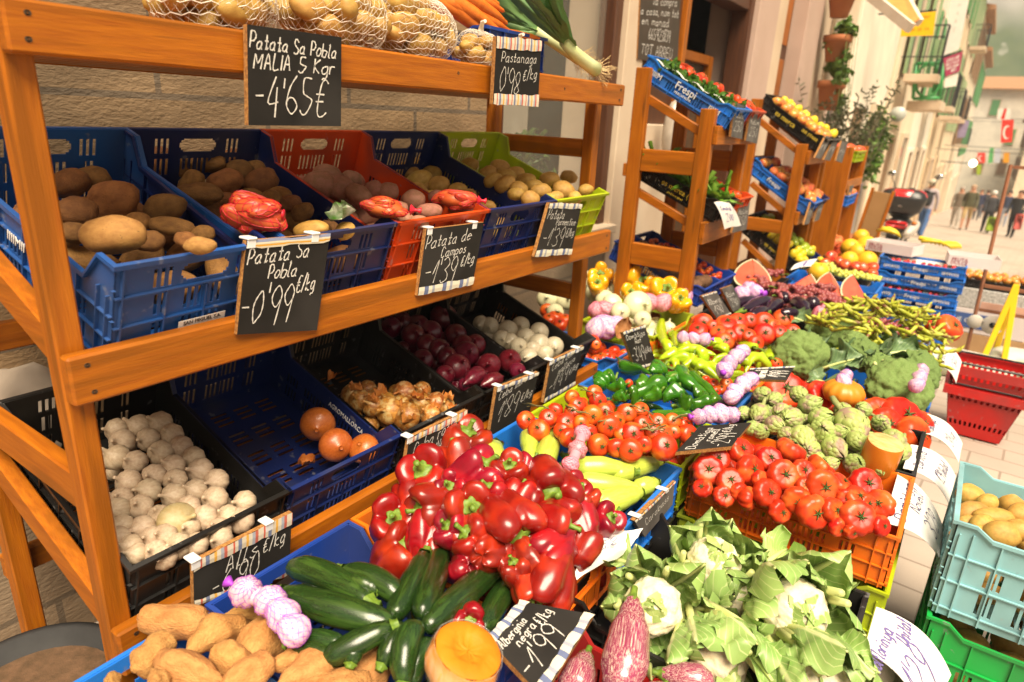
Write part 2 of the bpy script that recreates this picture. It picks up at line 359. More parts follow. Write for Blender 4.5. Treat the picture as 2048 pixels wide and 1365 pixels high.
def leafmat(name, c1, c2, vein, rib=.035, sss=0.1):
 m = mat(name, c1, c2, .45, ns=7., rnd=.1, bump=.25, bs=18., c3=tuple(x * 1.15 + .02 for x in c1), c3s=5.)
 N, L, b = nodes(m)
 b.inputs['Subsurface Weight'].default_value = sss; b.inputs['Subsurface Radius'].default_value = (.006, .008, .002)
 base = b.inputs['Base Color'].links[0].from_socket
 tc = N.new('ShaderNodeTexCoord'); sp = N.new('ShaderNodeSeparateXYZ'); L.new(tc.outputs['UV'], sp.inputs[0])
 a = N.new('ShaderNodeMath'); a.operation = 'SUBTRACT'; a.inputs[1].default_value = .5; L.new(sp.outputs[0], a.inputs[0])
 ab = N.new('ShaderNodeMath'); ab.operation = 'ABSOLUTE'; L.new(a.outputs[0], ab.inputs[0])
 r = N.new('ShaderNodeMapRange'); r.inputs[1].default_value = rib; r.inputs[2].default_value = rib + .03; r.inputs[3].default_value = 1; r.inputs[4].default_value = 0
 L.new(ab.outputs[0], r.inputs[0])
 q = N.new('ShaderNodeMath'); q.operation = 'MULTIPLY'; q.inputs[1].default_value = 1.3; L.new(ab.outputs[0], q.inputs[0])
 s = N.new('ShaderNodeMath'); s.operation = 'SUBTRACT'; L.new(sp.outputs[1], s.inputs[0]); L.new(q.outputs[0], s.inputs[1])
 k = N.new('ShaderNodeMath'); k.operation = 'MULTIPLY'; k.inputs[1].default_value = 7.; L.new(s.outputs[0], k.inputs[0])
 fr = N.new('ShaderNodeMath'); fr.operation = 'PINGPONG'; fr.inputs[1].default_value = .5; L.new(k.outputs[0], fr.inputs[0])
 r2 = N.new('ShaderNodeMapRange'); r2.inputs[1].default_value = .03; r2.inputs[2].default_value = .08; r2.inputs[3].default_value = .55; r2.inputs[4].default_value = 0
 L.new(fr.outputs[0], r2.inputs[0])
 mx = N.new('ShaderNodeMath'); mx.operation = 'MAXIMUM'; L.new(r.outputs[0], mx.inputs[0]); L.new(r2.outputs[0], mx.inputs[1])
 x = N.new('ShaderNodeMix'); x.data_type = 'RGBA'; L.new(mx.outputs[0], x.inputs[0]); L.new(base, x.inputs[6]); x.inputs[7].default_value = (*vein, 1)
 L.new(x.outputs[2], b.inputs['Base Color'])
 return m
m_cleaf = leafmat('cauliflower leaf', (.27, .40, .11), (.19, .32, .075), (.56, .62, .30))
m_cleaf_i = leafmat('inner cauliflower leaf', (.36, .47, .15), (.28, .41, .11), (.58, .64, .30))
m_crib = mat('cauliflower leaf rib', (.58, .62, .27), (.48, .54, .17), .5, ns=6.)
m_bleaf = leafmat('broccoli leaf', (.12, .20, .085), (.09, .16, .07), (.32, .42, .18))
m_purple = mat('striped aubergine skin', (.30, .04, .10), (.20, .02, .065), .22, ns=3., coat=.35)
def _stripe_aub(m):
 N, L, b = nodes(m); tc = N.new('ShaderNodeTexCoord'); mp = N.new('ShaderNodeMapping'); mp.inputs['Scale'].default_value = (.7, 24, 24); L.new(tc.outputs['Object'], mp.inputs[0])
 n = N.new('ShaderNodeTexNoise'); n.inputs['Scale'].default_value = 1.6; n.inputs['Detail'].default_value = 6; n.inputs['Roughness'].default_value = .7; L.new(mp.outputs[0], n.inputs[0])
 r = N.new('ShaderNodeMapRange'); r.inputs[1].default_value = .49; r.inputs[2].default_value = .62; L.new(n.outputs[0], r.inputs[0])
 base = b.inputs['Base Color'].links[0].from_socket
 x = N.new('ShaderNodeMix'); x.data_type = 'RGBA'; L.new(r.outputs[0], x.inputs[0]); L.new(base, x.inputs[6]); x.inputs[7].default_value = (.66, .50, .42, 1); L.new(x.outputs[2], b.inputs['Base Color'])
_stripe_aub(m_purple)
def netmat(name, c, mix_, sc=60., under=None):
 """knitted net drawn tight over what it holds: thread colour over the colour below"""
 m = mat(name, under or c, tuple(x * .85 for x in (under or c)), .45, ns=5., rnd=.05, coat=.1)
 N, L, b = nodes(m); tc = N.new('ShaderNodeTexCoord')
 base = b.inputs['Base Color'].links[0].from_socket
 outs = []
 for ang in (.7, -.7):
  mp = N.new('ShaderNodeMapping'); mp.inputs['Rotation'].default_value = (.4, .3, ang); L.new(tc.outputs['Object'], mp.inputs[0])
  wv = N.new('ShaderNodeTexWave'); wv.inputs['Scale'].default_value = sc; wv.inputs['Distortion'].default_value = 1.; L.new(mp.outputs[0], wv.inputs[0])
  r = N.new('ShaderNodeMapRange'); r.inputs[1].default_value = .62; r.inputs[2].default_value = .85; L.new(wv.outputs[0 if 'Color' not in wv.outputs else 'Fac'], r.inputs[0]); outs.append(r.outputs[0])
 mx = N.new('ShaderNodeMath'); mx.operation = 'MAXIMUM'; L.new(outs[0], mx.inputs[0]); L.new(outs[1], mx.inputs[1])
 ml = N.new('ShaderNodeMath'); ml.operation = 'MULTIPLY_ADD'; ml.inputs[1].default_value = 1 - mix_; ml.inputs[2].default_value = mix_; L.new(mx.outputs[0], ml.inputs[0])
 x = N.new('ShaderNodeMix'); x.data_type = 'RGBA'; L.new(ml.outputs[0], x.inputs[0]); L.new(base, x.inputs[6]); x.inputs[7].default_value = (*c, 1); L.new(x.outputs[2], b.inputs['Base Color'])
 bn = N.new('ShaderNodeBump'); bn.inputs['Strength'].default_value = .5; bn.inputs['Distance'].default_value = .002; L.new(mx.outputs[0], bn.inputs['Height']); L.new(bn.outputs[0], b.inputs['Normal'])
 return m
m_net_red = mat('shallot skin seen through red net', (.42, .045, .012), (.50, .11, .025), .4, ns=3., rnd=.08)
m_net_purple = mat('garlic skin seen through purple net', (.70, .48, .54), (.62, .36, .50), .5, ns=3., rnd=.06)
m_net_violet = plain('violet net knot', (.34, .05, .55), .5)
m_net_pink = mat('garlic skin seen through pink net', (.66, .34, .38), (.60, .20, .30), .5, ns=3., rnd=.06)
m_net_redk = plain('red net knot', (.60, .01, .03), .5)
m_netw = plain('white net thread', (.80, .74, .64), .6)
def nzv(d, s, seed): return noise.noise(Vector(d) * s + Vector((seed, seed * 1.7, -seed)))
def ball(f, nu=20, nv=12):
 """closed surface: f(direction) -> point, poles on Z"""
 rg = []
 for i in range(nv + 1):
  th = math.pi * i / nv
  rg.append([f(Vector((math.sin(th) * math.cos(2 * math.pi * k / nu), math.sin(th) * math.sin(2 * math.pi * k / nu), -math.cos(th)))) for k in range(nu)])
 return rg
def potato_mesh(seed, m, e=(1, .74, .68), a=.16):
 mb = MB()
 def f(d):
  q = 1 + a * nzv(d, 1.3, seed) + .05 * nzv(d, 3.2, seed + 5)
  return Vector((d.x * e[0], d.y * e[1], d.z * e[2])) * .5 * q
 mb.rings(ball(f, 22, 14)); return mb.mesh('potato', m, True)
def spindle(prof, nu=14, nv=22, bend=0., wob=0., seed=0, lob=0, lobamp=0., ct=0.):
 """unit length along X, unit diameter; prof(t) radius in 0..0.5"""
 rg = []
 for i in range(nv + 1):
  t = i / nv; t2 = .5 - .5 * math.cos(math.pi * t); r = prof(t2)
  cz = bend * (4 * t2 * (1 - t2) - .6) + ct * math.sin(t2 * 5 + seed)
  ring = []
  for k in range(nu):
   a = 2 * math.pi * k / nu
   d = Vector((t2 * 2.2, math.cos(a), math.sin(a)))
   q = 1 + wob * nzv(d, 1.4, seed) + lobamp * math.cos(lob * a + seed)
   ring.append((t2 - .5, r * q * math.cos(a), r * q * math.sin(a) + cz))
  rg.append(ring)
 return rg
def lerp_prof(pts):
 def f(t):
  for (a, ra), (b, rb) in zip(pts, pts[1:]):
   if t <= b:
    k = (t - a) / (b - a); k = k * k * (3 - 2 * k); return ra + (rb - ra) * k
  return pts[-1][1]
 return f
class Proto:
 def __init__(s, name, cat, me, kids=()): s.name, s.cat, s.me, s.kids = name, cat, me, list(kids)
def put(p, M, label=None, group=None):
 o = bpy.data.objects.new(p.name, p.me); COL.objects.link(o); o.matrix_world = M
 tag(o, label, p.cat, group)
 for n, me in p.kids:
  c = bpy.data.objects.new(n, me); COL.objects.link(c); c.parent = o
 return o
POT = [Proto('potato', 'potato', potato_mesh(i, m_potato, e=(1, .74 + .05 * (i % 3), .66))) for i in range(4)]
m_potato_t = mat('tan potato skin', (.36, .18, .048), (.26, .115, .028), .8, ns=6., bump=.3, bs=40., rnd=.10, spot=(.12, .06, .02), spot_s=34., spot_t=.66)
POTT = [Proto('potato', 'potato', potato_mesh(i + 50, m_potato_t, e=(1, .80, .72), a=.13)) for i in range(3)]
POTY = [Proto('potato', 'potato', potato_mesh(i + 10, m_potato_y, e=(1, .74 + .06 * (i % 3), .68), a=.10)) for i in range(4)]
POTP = [Proto('potato', 'potato', potato_mesh(i + 20, m_potato_p, e=(1, .84, .74), a=.12)) for i in range(3)]
def sweet_mesh(seed, sharp):
 pr = lerp_prof([(0, .0), (.04, .05), (.2, .27), (.45, .5), (.7, .40), (.9, .16), (.97, .05), (1, 0)] if sharp else [(0, 0), (.03, .12), (.2, .42), (.5, .5), (.8, .42), (.96, .14), (1, 0)])
 mb = MB(); mb.rings(spindle(pr, 18, 26, .12, .30, seed, ct=.06)); return mb.mesh('sweet_potato', m_sweet, True)
SWEET = [Proto('sweet_potato', 'sweet potato', sweet_mesh(i * 3.1, i % 2 == 0)) for i in range(5)]
def garlic(seed, nl=9):
 rnd = random.Random(seed); amps = [rnd.uniform(.6, 1.1) for _ in range(nl)]
 prof = [(0, -.40), (.14, -.42), (.30, -.37), (.44, -.22), (.5, -.02), (.46, .16), (.34, .29), (.20, .37), (.11, .44), (.075, .54), (.065, .66), (.05, .70), (0, .70)]
 tx, ty = rnd.uniform(-.2, .2), rnd.uniform(-.2, .2)
 rg = []
 for j, (r, z) in enumerate(prof):
  ring = []
  for k in range(36):
   a = 2 * math.pi * k / 36; u = a / (2 * math.pi) * nl
   lob = abs(math.sin(math.pi * u)) ** .9 - .6
   q = 1 + .085 * lob * amps[int(u) % nl] * (1 if .15 < r < .49 or r >= .44 else .4)
   h = max(0, z - .35)
   ring.append((r * q * math.cos(a) + tx * h, r * q * math.sin(a) + ty * h, z))
  rg.append(ring)
 mb = MB(); mb.rings(rg); me = mb.mesh('garlic_bulb', m_garlic, True)
 rb = MB()
 for k in range(18):
  a = rnd.uniform(0, 6.28); r = rnd.uniform(.02, .12)
  rb.tube([(r * .6 * math.cos(a), r * .6 * math.sin(a), -.40), (r * 1.2 * math.cos(a), r * 1.2 * math.sin(a), -.47)], .012, 4)
 return Proto('garlic_bulb', 'garlic', me, [('root_tuft', rb.mesh('root_tuft', m_root))])
GARLIC = [garlic(i) for i in range(4)]
def onion(seed, m, name='onion', neck=.12, squat=.9):
 rnd = random.Random(seed)
 prof = [(0, -.44), (.1, -.445), (.26, -.40), (.42, -.25), (.495, -.04), (.48, .14), (.38, .29), (.24, .38), (.13, .43), (.07, .48), (.05, .56 + neck * .5), (.06, .60 + neck), (.02, .62 + neck), (0, .62 + neck)]
 rg = []
 for r, z in prof:
  rg.append([(r * (1 + .03 * nzv((math.cos(a), math.sin(a), z), 1.5, seed)) * math.cos(a) + (max(0, z - .4) * .4), r * math.sin(a) * (1 + .03 * nzv((math.cos(a), math.sin(a), z + 3), 1.5, seed)), z * squat) for a in [2 * math.pi * k / 24 for k in range(24)]])
 mb = MB(); mb.rings(rg)
 rb = MB()
 for k in range(14):
  a = rnd.uniform(0, 6.28); r = rnd.uniform(.0, .07)
  rb.tube([(r * math.cos(a), r * math.sin(a), -.42 * squat), (1.9 * r * math.cos(a) + .02, 1.9 * r * math.sin(a), -.50 * squat)], .008, 4)
 return Proto('onion', 'onion', mb.mesh(name, m, True), [('root_tuft', rb.mesh('root_tuft', m_root))])
ON_B = [onion(i, m_onion, neck=.2) for i in range(3)]
ON_O = [onion(i + 5, m_onion_o, neck=-.1) for i in range(2)]
ON_R = [onion(i + 9, m_onion_r, neck=.1) for i in range(3)]
m_onion_p = mat('pale yellow onion skin', (.44, .36, .19), (.38, .29, .13), .5, ns=2., stretch=(6, 6, 1), bump=.1, bs=10.)
ON_P = onion(41, m_onion_p, neck=.1)
ON_W = [onion(i + 12, m_onion_w, neck=.0) for i in range(3)]
def pepper(seed, m):
 rnd = random.Random(seed); nl = rnd.choice([3, 4, 4]); ph = rnd.uniform(0, 6)
 pts = [(.0, .30), (.08, .30), (.16, .34), (.28, .43), (.40, .44), (.49, .34), (.52, .15), (.50, -.05), (.46, -.25), (.39, -.42), (.29, -.52), (.17, -.53), (.07, -.47), (0, -.45)]
 rg = []
 sub = []
 for (a, b) in zip(pts, pts[1:]):
  sub += [a, ((a[0] + b[0]) / 2, (a[1] + b[1]) / 2)]
 sub.append(pts[-1])
 amps = [rnd.uniform(.8, 1.25) for _ in range(nl)]; off = [rnd.uniform(-.09, .09) for _ in range(nl)]
 bx, by = rnd.uniform(-.12, .12), rnd.uniform(-.12, .12)
 for i, (r, z) in enumerate(sub):
  e = .12 + .11 * abs(z) * 1.3; ring = []
  for k in range(40):
   a = 2 * math.pi * k / 40; u = (a / (2 * math.pi) * nl) % nl; lob = abs(math.sin(math.pi * u)) ** .7
   q = 1 + e * 2.0 * (lob - .75) * amps[int(u)] + .11 * nzv((math.cos(a), math.sin(a), z * 1.5), 1.5, seed) + .05 * nzv((math.cos(a), math.sin(a), z * 1.5), 3.5, seed + 9)
   zz = z + (lob - .6) * (.16 if z > .2 else (.20 if z < -.3 else 0)) * min(1, r / .25) + off[int(u)] * (lob) * (1 if z < -.2 else .3)
   ring.append((r * q * math.cos(a + ph) + bx * z, r * q * math.sin(a + ph) + by * z, zz))
  rg.append(ring)
 rg = [[(x, y, z * 1.1) for x, y, z in r] for r in rg]
 mb = MB(); mb.rings(rg[::-1]); me = mb.mesh('bell_pepper', m, True)
 st = MB(); rg = []
 for r, z in [(0, .30), (.10, .315), (.17, .345), (.19, .365), (.15, .375), (.08, .385), (.055, .42), (.05, .50), (.058, .58), (.062, .60), (0, .605)]:
  rg.append([((r * (1 + (.22 * math.sin(5 * a) if r > .1 else 0))) * math.cos(a) + max(0, z - .4) * .35, (r * (1 + (.22 * math.sin(5 * a) if r > .1 else 0))) * math.sin(a), z) for a in [2 * math.pi * k / 20 for k in range(20)]])
 st.rings([[(x, y, z * 1.1 - .003) for x, y, z in r] for r in rg])
 return Proto('bell_pepper', 'pepper', me, [('stem', st.mesh('stem', m_stem, True))])
PEP = [pepper(i, m_pepper) for i in range(6)]
PEPO = [pepper(i + 30, m_pepper_o) for i in range(3)]
def courgette(seed, m, pale=False):
 pr = lerp_prof([(0, 0), (.012, .2), (.05, .36), (.18, .47), (.5, .5), (.78, .43), (.92, .33), (.955, .27), (.97, 0.24), (1, .2)] if not pale else [(0, 0), (.015, .2), (.06, .38), (.2, .5), (.45, .5), (.75, .38), (.92, .27), (.96, .23), (1, .2)])
 rnd = random.Random(seed); bd = rnd.uniform(.08, .25)
 mb = MB(); mb.rings(spindle(pr, 20, 24, bd, .05, seed, 8, .015))
 st = MB(); cz = bd * (-.6)
 st.rings([[(x, r * (1 + .12 * math.cos(5 * a)) * math.cos(a), r * (1 + .12 * math.cos(5 * a)) * math.sin(a) + cz) for a in [2 * math.pi * k / 15 for k in range(15)]] for x, r in [(.485, .30), (.50, .27), (.53, .20), (.565, .17), (.59, .19), (.592, 0)]])
 return Proto('courgette', 'courgette', mb.mesh('courgette', m, True), [('stem', st.mesh('stem', m_stem, True))])
CRG = [courgette(i, m_courg) for i in range(4)]
CRGL = [courgette(i + 7, m_courg_l, True) for i in range(4)]
def aubergine(seed, m, calyx=True):
 pr = lerp_prof([(0, 0), (.02, .18), (.08, .36), (.28, .5), (.55, .46), (.8, .30), (.95, .20), (1, .14)])
 mb = MB(); mb.rings(spindle(pr, 20, 22, .1, .05, seed))
 st = MB(); rg = []
 for x, r in [(.42, .24), (.455, .225), (.49, .17), (.52, .11), (.58, .085), (.64, .09), (.642, 0)]:
  rg.append([(x - (.055 * abs(math.sin(2.5 * a)) if r > .2 else 0), r * math.cos(a), r * math.sin(a) - .055) for a in [2 * math.pi * k / 20 for k in range(20)]])
 st.rings(rg)
 return Proto('aubergine', 'aubergine', mb.mesh('aubergine', m, True), [('calyx', st.mesh('calyx', m_stem, True))])
AUBS = [aubergine(i, m_purple) for i in range(3)]
AUBD = [aubergine(i + 4, m_aub) for i in range(2)]
def tomato(seed, m, ribs=0, ob=.84):
 rnd = random.Random(seed); rg = []; w = [rnd.uniform(.5, 1.3) for _ in range(24)]
 for i in range(19):
  th = math.pi * i / 18; ring = []
  for k in range(48 if ribs else 24):
   n = 48 if ribs else 24; a = 2 * math.pi * k / n
   s, c = math.sin(th), -math.cos(th)
   q = 1 + .05 * nzv((math.cos(a) * s, math.sin(a) * s, c), 1.1, seed)
   if ribs:
    u = (a / (2 * math.pi) * ribs) % ribs; lob = abs(math.sin(math.pi * u)) ** .75
    q *= 1 + (.065 * s ** .5) * 1.5 * (lob - .8) * w[int(u)] * (1 - .9 * max(0, c) ** 1.5)
   z = c * .5 * ob
   if c > .5: z -= ((c - .5) / .5) ** 2 * (.15 if ribs else .09)
   if c < -.7: z += (-.7 - c) * -.2
   ring.append((.5 * q * s * math.cos(a), .5 * q * s * math.sin(a), z * (q if ribs else 1)))
  rg.append(ring)
 mb = MB(); mb.rings(rg); me = mb.mesh('tomato', m, True)
 top = ob * .5 - (.155 if ribs else .095)
 st = MB()
 for k in range(6):
  a = 2 * math.pi * k / 6 + rnd.uniform(-.2, .2); L = rnd.uniform(.12, .20)
  ca, sa = math.cos(a), math.sin(a); wd = .028
  pts = [(.02, .015), (L * .4, .045), (L * .75, .06), (L, .035)]
  vs = []
  for j, (r, z) in enumerate(pts):
   ww = wd * (1 - .8 * j / 3)
   vs += [(r * ca - ww * sa, r * sa + ww * ca, top + z + .012), (r * ca + ww * sa, r * sa - ww * ca, top + z + .012), (r * ca, r * sa, top + z + .03)]
  fs = []
  for j in range(3): b = j * 3; fs += [(b, b + 2, b + 5, b + 3), (b + 2, b + 1, b + 4, b + 5), (b + 1, b, b + 3, b + 4)]
  st.add(vs, fs)
 st.tube([(0, 0, top - .01), (.01, .0, top + .06), (.04, .02, top + (.13 if not ribs else .09))], .022, 6)
 return Proto('tomato', 'tomato', me, [('calyx', st.mesh('calyx', m_calyx, True))])
BEEF = [tomato(i, m_beef, rb, .76) for i, rb in enumerate((9, 11, 8, 10))]
TOM = [tomato(i + 6, m_tom, 0, .9) for i in range(3)]
TOMR = [tomato(i + 16, m_beef, 0, .84) for i in range(2)]
def longpep(seed, m, fat=1.):
 rnd = random.Random(seed)
 pr = lerp_prof([(0, 0), (.02, .08), (.15, .22), (.5, .40), (.8, .5), (.94, .42), (1, .16)])
 mb = MB(); mb.rings(spindle(pr, 14, 22, rnd.uniform(-.2, .6), .35, seed, 3, .07, rnd.uniform(-.2, .25)))
 st = MB(); r0 = mb.v[-7]; cz = sum(v[2] for v in mb.v[-14:]) / 14
 st.tube([(.49, 0, cz), (.55, 0, cz + .05), (.62, .05, cz + .2), (.70, .12, cz + .3)], lambda t: .16 - .09 * min(1, t * 3), 8)
 return Proto('long_pepper', 'pepper', mb.mesh('long_pepper', m, True), [('stem', st.mesh('stem', m_stem, True))])
GPEP = [longpep(i, m_gpep) for i in range(5)]
LPEP = [longpep(i + 11, m_lpep) for i in range(5)]
def artichoke(seed):
 rnd = random.Random(seed); mb = MB(); n = 58
 for i in range(n):
  t = i / (n - 1); z0 = -.42 + t * .66; a = i * 2.39996 + rnd.uniform(-.15, .15)
  rb = .44 * math.sin(math.pi * min(1, .18 + .68 * (1 - t) + .12)) ** .7 * (1 - .55 * t ** 2)
  L = .34 - .05 * t; wd = .17 - .05 * t
  vs = []
  for j in range(5):
   s = j / 4; r = rb + .055 * math.sin(math.pi * s) - .10 * s * s * (.6 + t) + .012 + (.02 * rnd.random() if j == 4 else 0)
   z = z0 + L * s; wj = wd * (.75 + .5 * s - 1.15 * s ** 3) if j < 4 else .018
   for q in (-1, -.5, 0, .5, 1):
    aa = a + q * wj / max(.12, r) ; rr = r * (1 - .05 * q * q)
    vs.append((rr * math.cos(aa), rr * math.sin(aa), z - .03 * q * q))
  fs = [(j * 5 + k, j * 5 + k + 1, j * 5 + k + 6, j * 5 + k + 5) for j in range(4) for k in range(4)]
  mb.add(vs, fs)
 mb.rings(ball(lambda d: Vector((d.x * .37, d.y * .37, d.z * .40 - .05)), 12, 8))
 st = MB(); st.tube([(0, 0, -.38), (.02, .01, -.55), (.05, .0, -.75), (.06, .02, -.95)], lambda t: .085 - .015 * t, 8)
 return Proto('artichoke', 'artichoke', mb.mesh('artichoke', m_art, True), [('stalk', st.mesh('stalk', m_artst, True))])
ART = [artichoke(i) for i in range(3)]
def floret_surface(seed, flat, big, fine, nu=80, nv=44):
 def f(d):
  v = noise.voronoi(d * 2.1 + Vector((seed, 0, seed)))[0][0]; v2 = noise.voronoi(d * 6.5 + Vector((seed, 3, seed)))[0][0]
  q = 1 - big * v - fine * v2 + .05
  z = d.z * flat if d.z > 0 else d.z * flat * .45
  return Vector((d.x * .5 * q, d.y * .5 * q, z * .5 * q))
 return ball(f, nu, nv)
def broccoli(seed):
 mb = MB(); mb.rings(floret_surface(seed, .72, .22, .16))
 st = MB();
 st.tube([(0, 0, -.08), (0, .01, -.3), (.02, .02, -.55)], lambda t: .2 - .05 * t, 10)
 for k in range(7): a = k * .9 + seed; st.tube([(.03 * math.cos(a), .03 * math.sin(a), -.42), (.2 * math.cos(a), .2 * math.sin(a), -.2), (.33 * math.cos(a), .33 * math.sin(a), -.04)], .06, 7)
 return Proto('broccoli', 'broccoli', mb.mesh('floret_head', m_broc, True), [('stalk', st.mesh('stalk', m_brocst, True))])
BROC = [broccoli(i * 2.3) for i in range(3)]
def leaf_rings(seed, L, W, cup, curl, ruff, n=16, m=13, thick=0., ribw=.03, lob=0.):
 """leaf lying along +X from the base, cupped upwards; returns rings for MB.rings(closed=False, uv=True)"""
 rg = []
 for i in range(n + 1):
  t = i / n
  wd = W * min(1, (t / .4 + .12)) ** .7 * max(.02, 1 - (max(0, t - .42) / .585) ** 2.6) ** .5 * (1 + lob * math.sin(t * 23 + seed))
  ring = []
  for k in range(m):
   u = k / (m - 1) * 2 - 1; e = abs(u)
   q = Vector((t * 3, u * 1.5, seed))
   z = cup * e ** 1.6 * W * 1.0 + curl * (t ** 2) * L + ruff * e ** 2 * W * (1.2 * noise.noise(q * 1.3) + .55 * noise.noise(q * 2.9)) - ribw * .3 * (1 - e) + .03 * L * noise.noise(q * 2.4)
   x = t * L * (1 - .12 * e * e) + .06 * L * ruff * e * noise.noise(q * 2 + Vector((9, 0, 0)))
   ring.append((x, u * wd * .5 * (1 - .12 * abs(curl) * t), z))
  rg.append(ring)
 return rg
G = {
'a': '59391806143456/595464', 'b': '0e04/0729496856442405', 'c': '58391806143454', 'd': '593918061434 56/5e5564', 'e': '0767 58 39 18 06 14 34 55',
'f': '5d4e2c24/0949', 'g': '593918061434 56/5953 41 21 10', 'h': '0e04/071939485464', 'i': '0905 14/0c0d', 'k': '0e04/490734 54', 'l': '0d1e1d05 14 24', 'm': '0904/07192938 34/3749 59 68 64',
'n': '0904/071939485464', 'o': '29180614345658 49 29', 'p': '0900/0729495856442405', 'q': '593918061434 56/5950', 'r': '0904/07193949', 's': '493918 27 46 45 34 14 05', 't': '2d251434 45/0949', 'u': '0905143456/595464',
'v': '092449', 'w': '09143749 54 69', 'x': '0949/4904', 'y': '09051434 56/5953 41 20', 'z': '09490444',
'A': '042e54/1848', 'B': '040e/0e3e5c5a3905/39595644 04', 'C': '5c3e1e0b06143455', 'D': '040e/0e3e5c563404', 'E': '5e0e04 54/0949', 'F': '5e0e04/0949', 'G': '5c3e1e0b06143455 58 38', 'I': '0e04', 'J': '4e45 24 05', 'K': '040e/5e0954', 'L': '0e0444', 'M': '040e386e64', 'N': '040e545e', 'O': '2e0b071434 5b 5c 2e',
'P': '040e/0e3e5c5a3808', 'R': '040e/0e3e5c5a3808/2854', 'S': '5c3e1e0c0b29485755341405', 'T': '0e6e/3e34', 'U': '0e0614345 65e'.replace(' ', ''), 'V': '0e345e',
'0': '3e1c0a08 15 24 35 57 5a 4d 3e', '1': '083e24', '2': '0c2e4e5c590464', '3': '0d2e4d5b29/29575534 14 05', '4': '3e0757/4b43', '5': '5e1e1a39685634 14 05', '6': '4e1b0715345638 18 07', '7': '0e5e24/1949', '8': '2e0c0b29 56 45 24 05 17 49 5c 4e 2e', '9': '5a38190b1d3e5c5a 43',
'€': '6d4e2c162444 65/0a4a/0848', "'": '0f0c', '-': '0949', '/': '034f', ',': '0502', '.': '0404', 'à': '59391806143456/595464/1d3b', ' ': '', ':': '0909/0505', '(': '2e0b0724', ')': '0e2b2704', '~': '09 2a 38 5a', '|': '0e04', '?': '0c2e4d4b2926/2424',
}
G['w'] = '09143749' + '5469'
def glyph(ch):
 out = []; w = 0
 for st in G.get(ch, '').replace(' ', '').split('/'):
  pts = [(int(st[i], 16), int(st[i + 1], 16)) for i in range(0, len(st) - 1, 2)]
  if pts: out.append(pts); w = max(w, max(p[0] for p in pts))
 return out, (w if out else 3)
def catmull(p, k=4):
 if len(p) < 3: return p
 r = []
 q = [p[0]] + list(p) + [p[-1]]
 for i in range(1, len(q) - 2):
  a, b, c, d = q[i - 1], q[i], q[i + 1], q[i + 2]
  for j in range(k):
   t = j / k
   r.append(tuple(.5 * (2 * b[n] + (c[n] - a[n]) * t + (2 * a[n] - 5 * b[n] + 4 * c[n] - d[n]) * t * t + (3 * b[n] - a[n] - 3 * c[n] + d[n]) * t ** 3) for n in (0, 1)))
 r.append(tuple(p[-1])); return r
def handwriting(lines, asp, seed=1):
 """lines: (text, u, v, size[, slope, width]) in board units (u right 0..1, v down 0..1, size = cap height as a share of board height)
 -> list of strokes in (u, v); width None keeps the natural width, else the line is fitted to that width"""
 rnd = random.Random(seed); out = []
 for ln in lines:
  t, u0, v0, sz = ln[:4]; slope = ln[4] if len(ln) > 4 else 0.; fit = ln[5] if len(ln) > 5 else None
  x = 0; st = []
  for ch in t:
   g, w = glyph(ch); jy = rnd.uniform(-.35, .35); js = rnd.uniform(.92, 1.08)
   for s in g:
    s = [(x + p[0] * js + .18 * (p[1] - 4) + rnd.uniform(-.15, .15), (p[1] - 4) * js + jy + rnd.uniform(-.15, .15)) for p in s]
    if len(s) > 1 and s[0] == s[-1]: s[-1] = (s[-1][0] + .1, s[-1][1])
    st.append(catmull(s))
   x += w + 2.2
  k = sz / 10; kx = k / asp if fit is None else fit / max(1, x)
  for s in st: out.append([(u0 + p[0] * kx, v0 - p[1] * k + slope * p[0] * kx) for p in s])
 return out
def ribbons(mb, strokes, surf, width, off=.0012):
 """surf(u, v) -> (point, normal)"""
 for s in strokes:
  P = [surf(*p) for p in s]
  if len(P) == 1: continue
  vs = []
  for i, (p, n) in enumerate(P):
   d = P[min(i + 1, len(P) - 1)][0] - P[max(i - 1, 0)][0]
   if d.length < 1e-7: d = Vector((1, 0, 0))
   sd_ = n.cross(d).normalized() * width * .29 * (.85 + .3 * math.sin(i * 1.7))
   vs += [p + n * off + sd_, p + n * off - sd_]
  mb.add(vs, [(2 * i, 2 * i + 1, 2 * i + 3, 2 * i + 2) for i in range(len(P) - 1)])
FAB = []
for i, cols in enumerate([
 [(0, (.62, .56, .44)), (.18, (.55, .10, .06)), (.24, (.62, .56, .44)), (.34, (.16, .19, .30)), (.46, (.60, .53, .40)), (.60, (.66, .36, .06)), (.68, (.62, .56, .44)), (.80, (.35, .37, .42)), (.9, (.5, .12, .08))],
 [(0, (.62, .58, .46)), (.30, (.12, .15, .27)), (.52, (.62, .58, .46)), (.72, (.30, .32, .38)), (.86, (.62, .58, .46))],
 [(0, (.22, .25, .38)), (.35, (.62, .55, .40)), (.6, (.66, .34, .03)), (.8, (.64, .58, .44))]]):
 m = plain('striped cotton strip %d' % (i + 1), (.6, .55, .45), .85); uv_stripes(m, cols, 0, 3.2 if i < 2 else 1.); FAB.append(m)
uv_stripes(FAB[2], [(0, (.22, .25, .38)), (.35, (.62, .55, .40)), (.6, (.66, .34, .03)), (.8, (.64, .58, .44))], 1, 1.)
def quad_surf(TL, TR, BR, BL):
 TL, TR, BR, BL = map(Vector, (TL, TR, BR, BL)); n = -((TR - TL).cross(BL - TL)).normalized()
 return (lambda u, v: ((TL * (1 - u) + TR * u) * (1 - v) + (BL * (1 - u) + BR * u) * v, n)), n
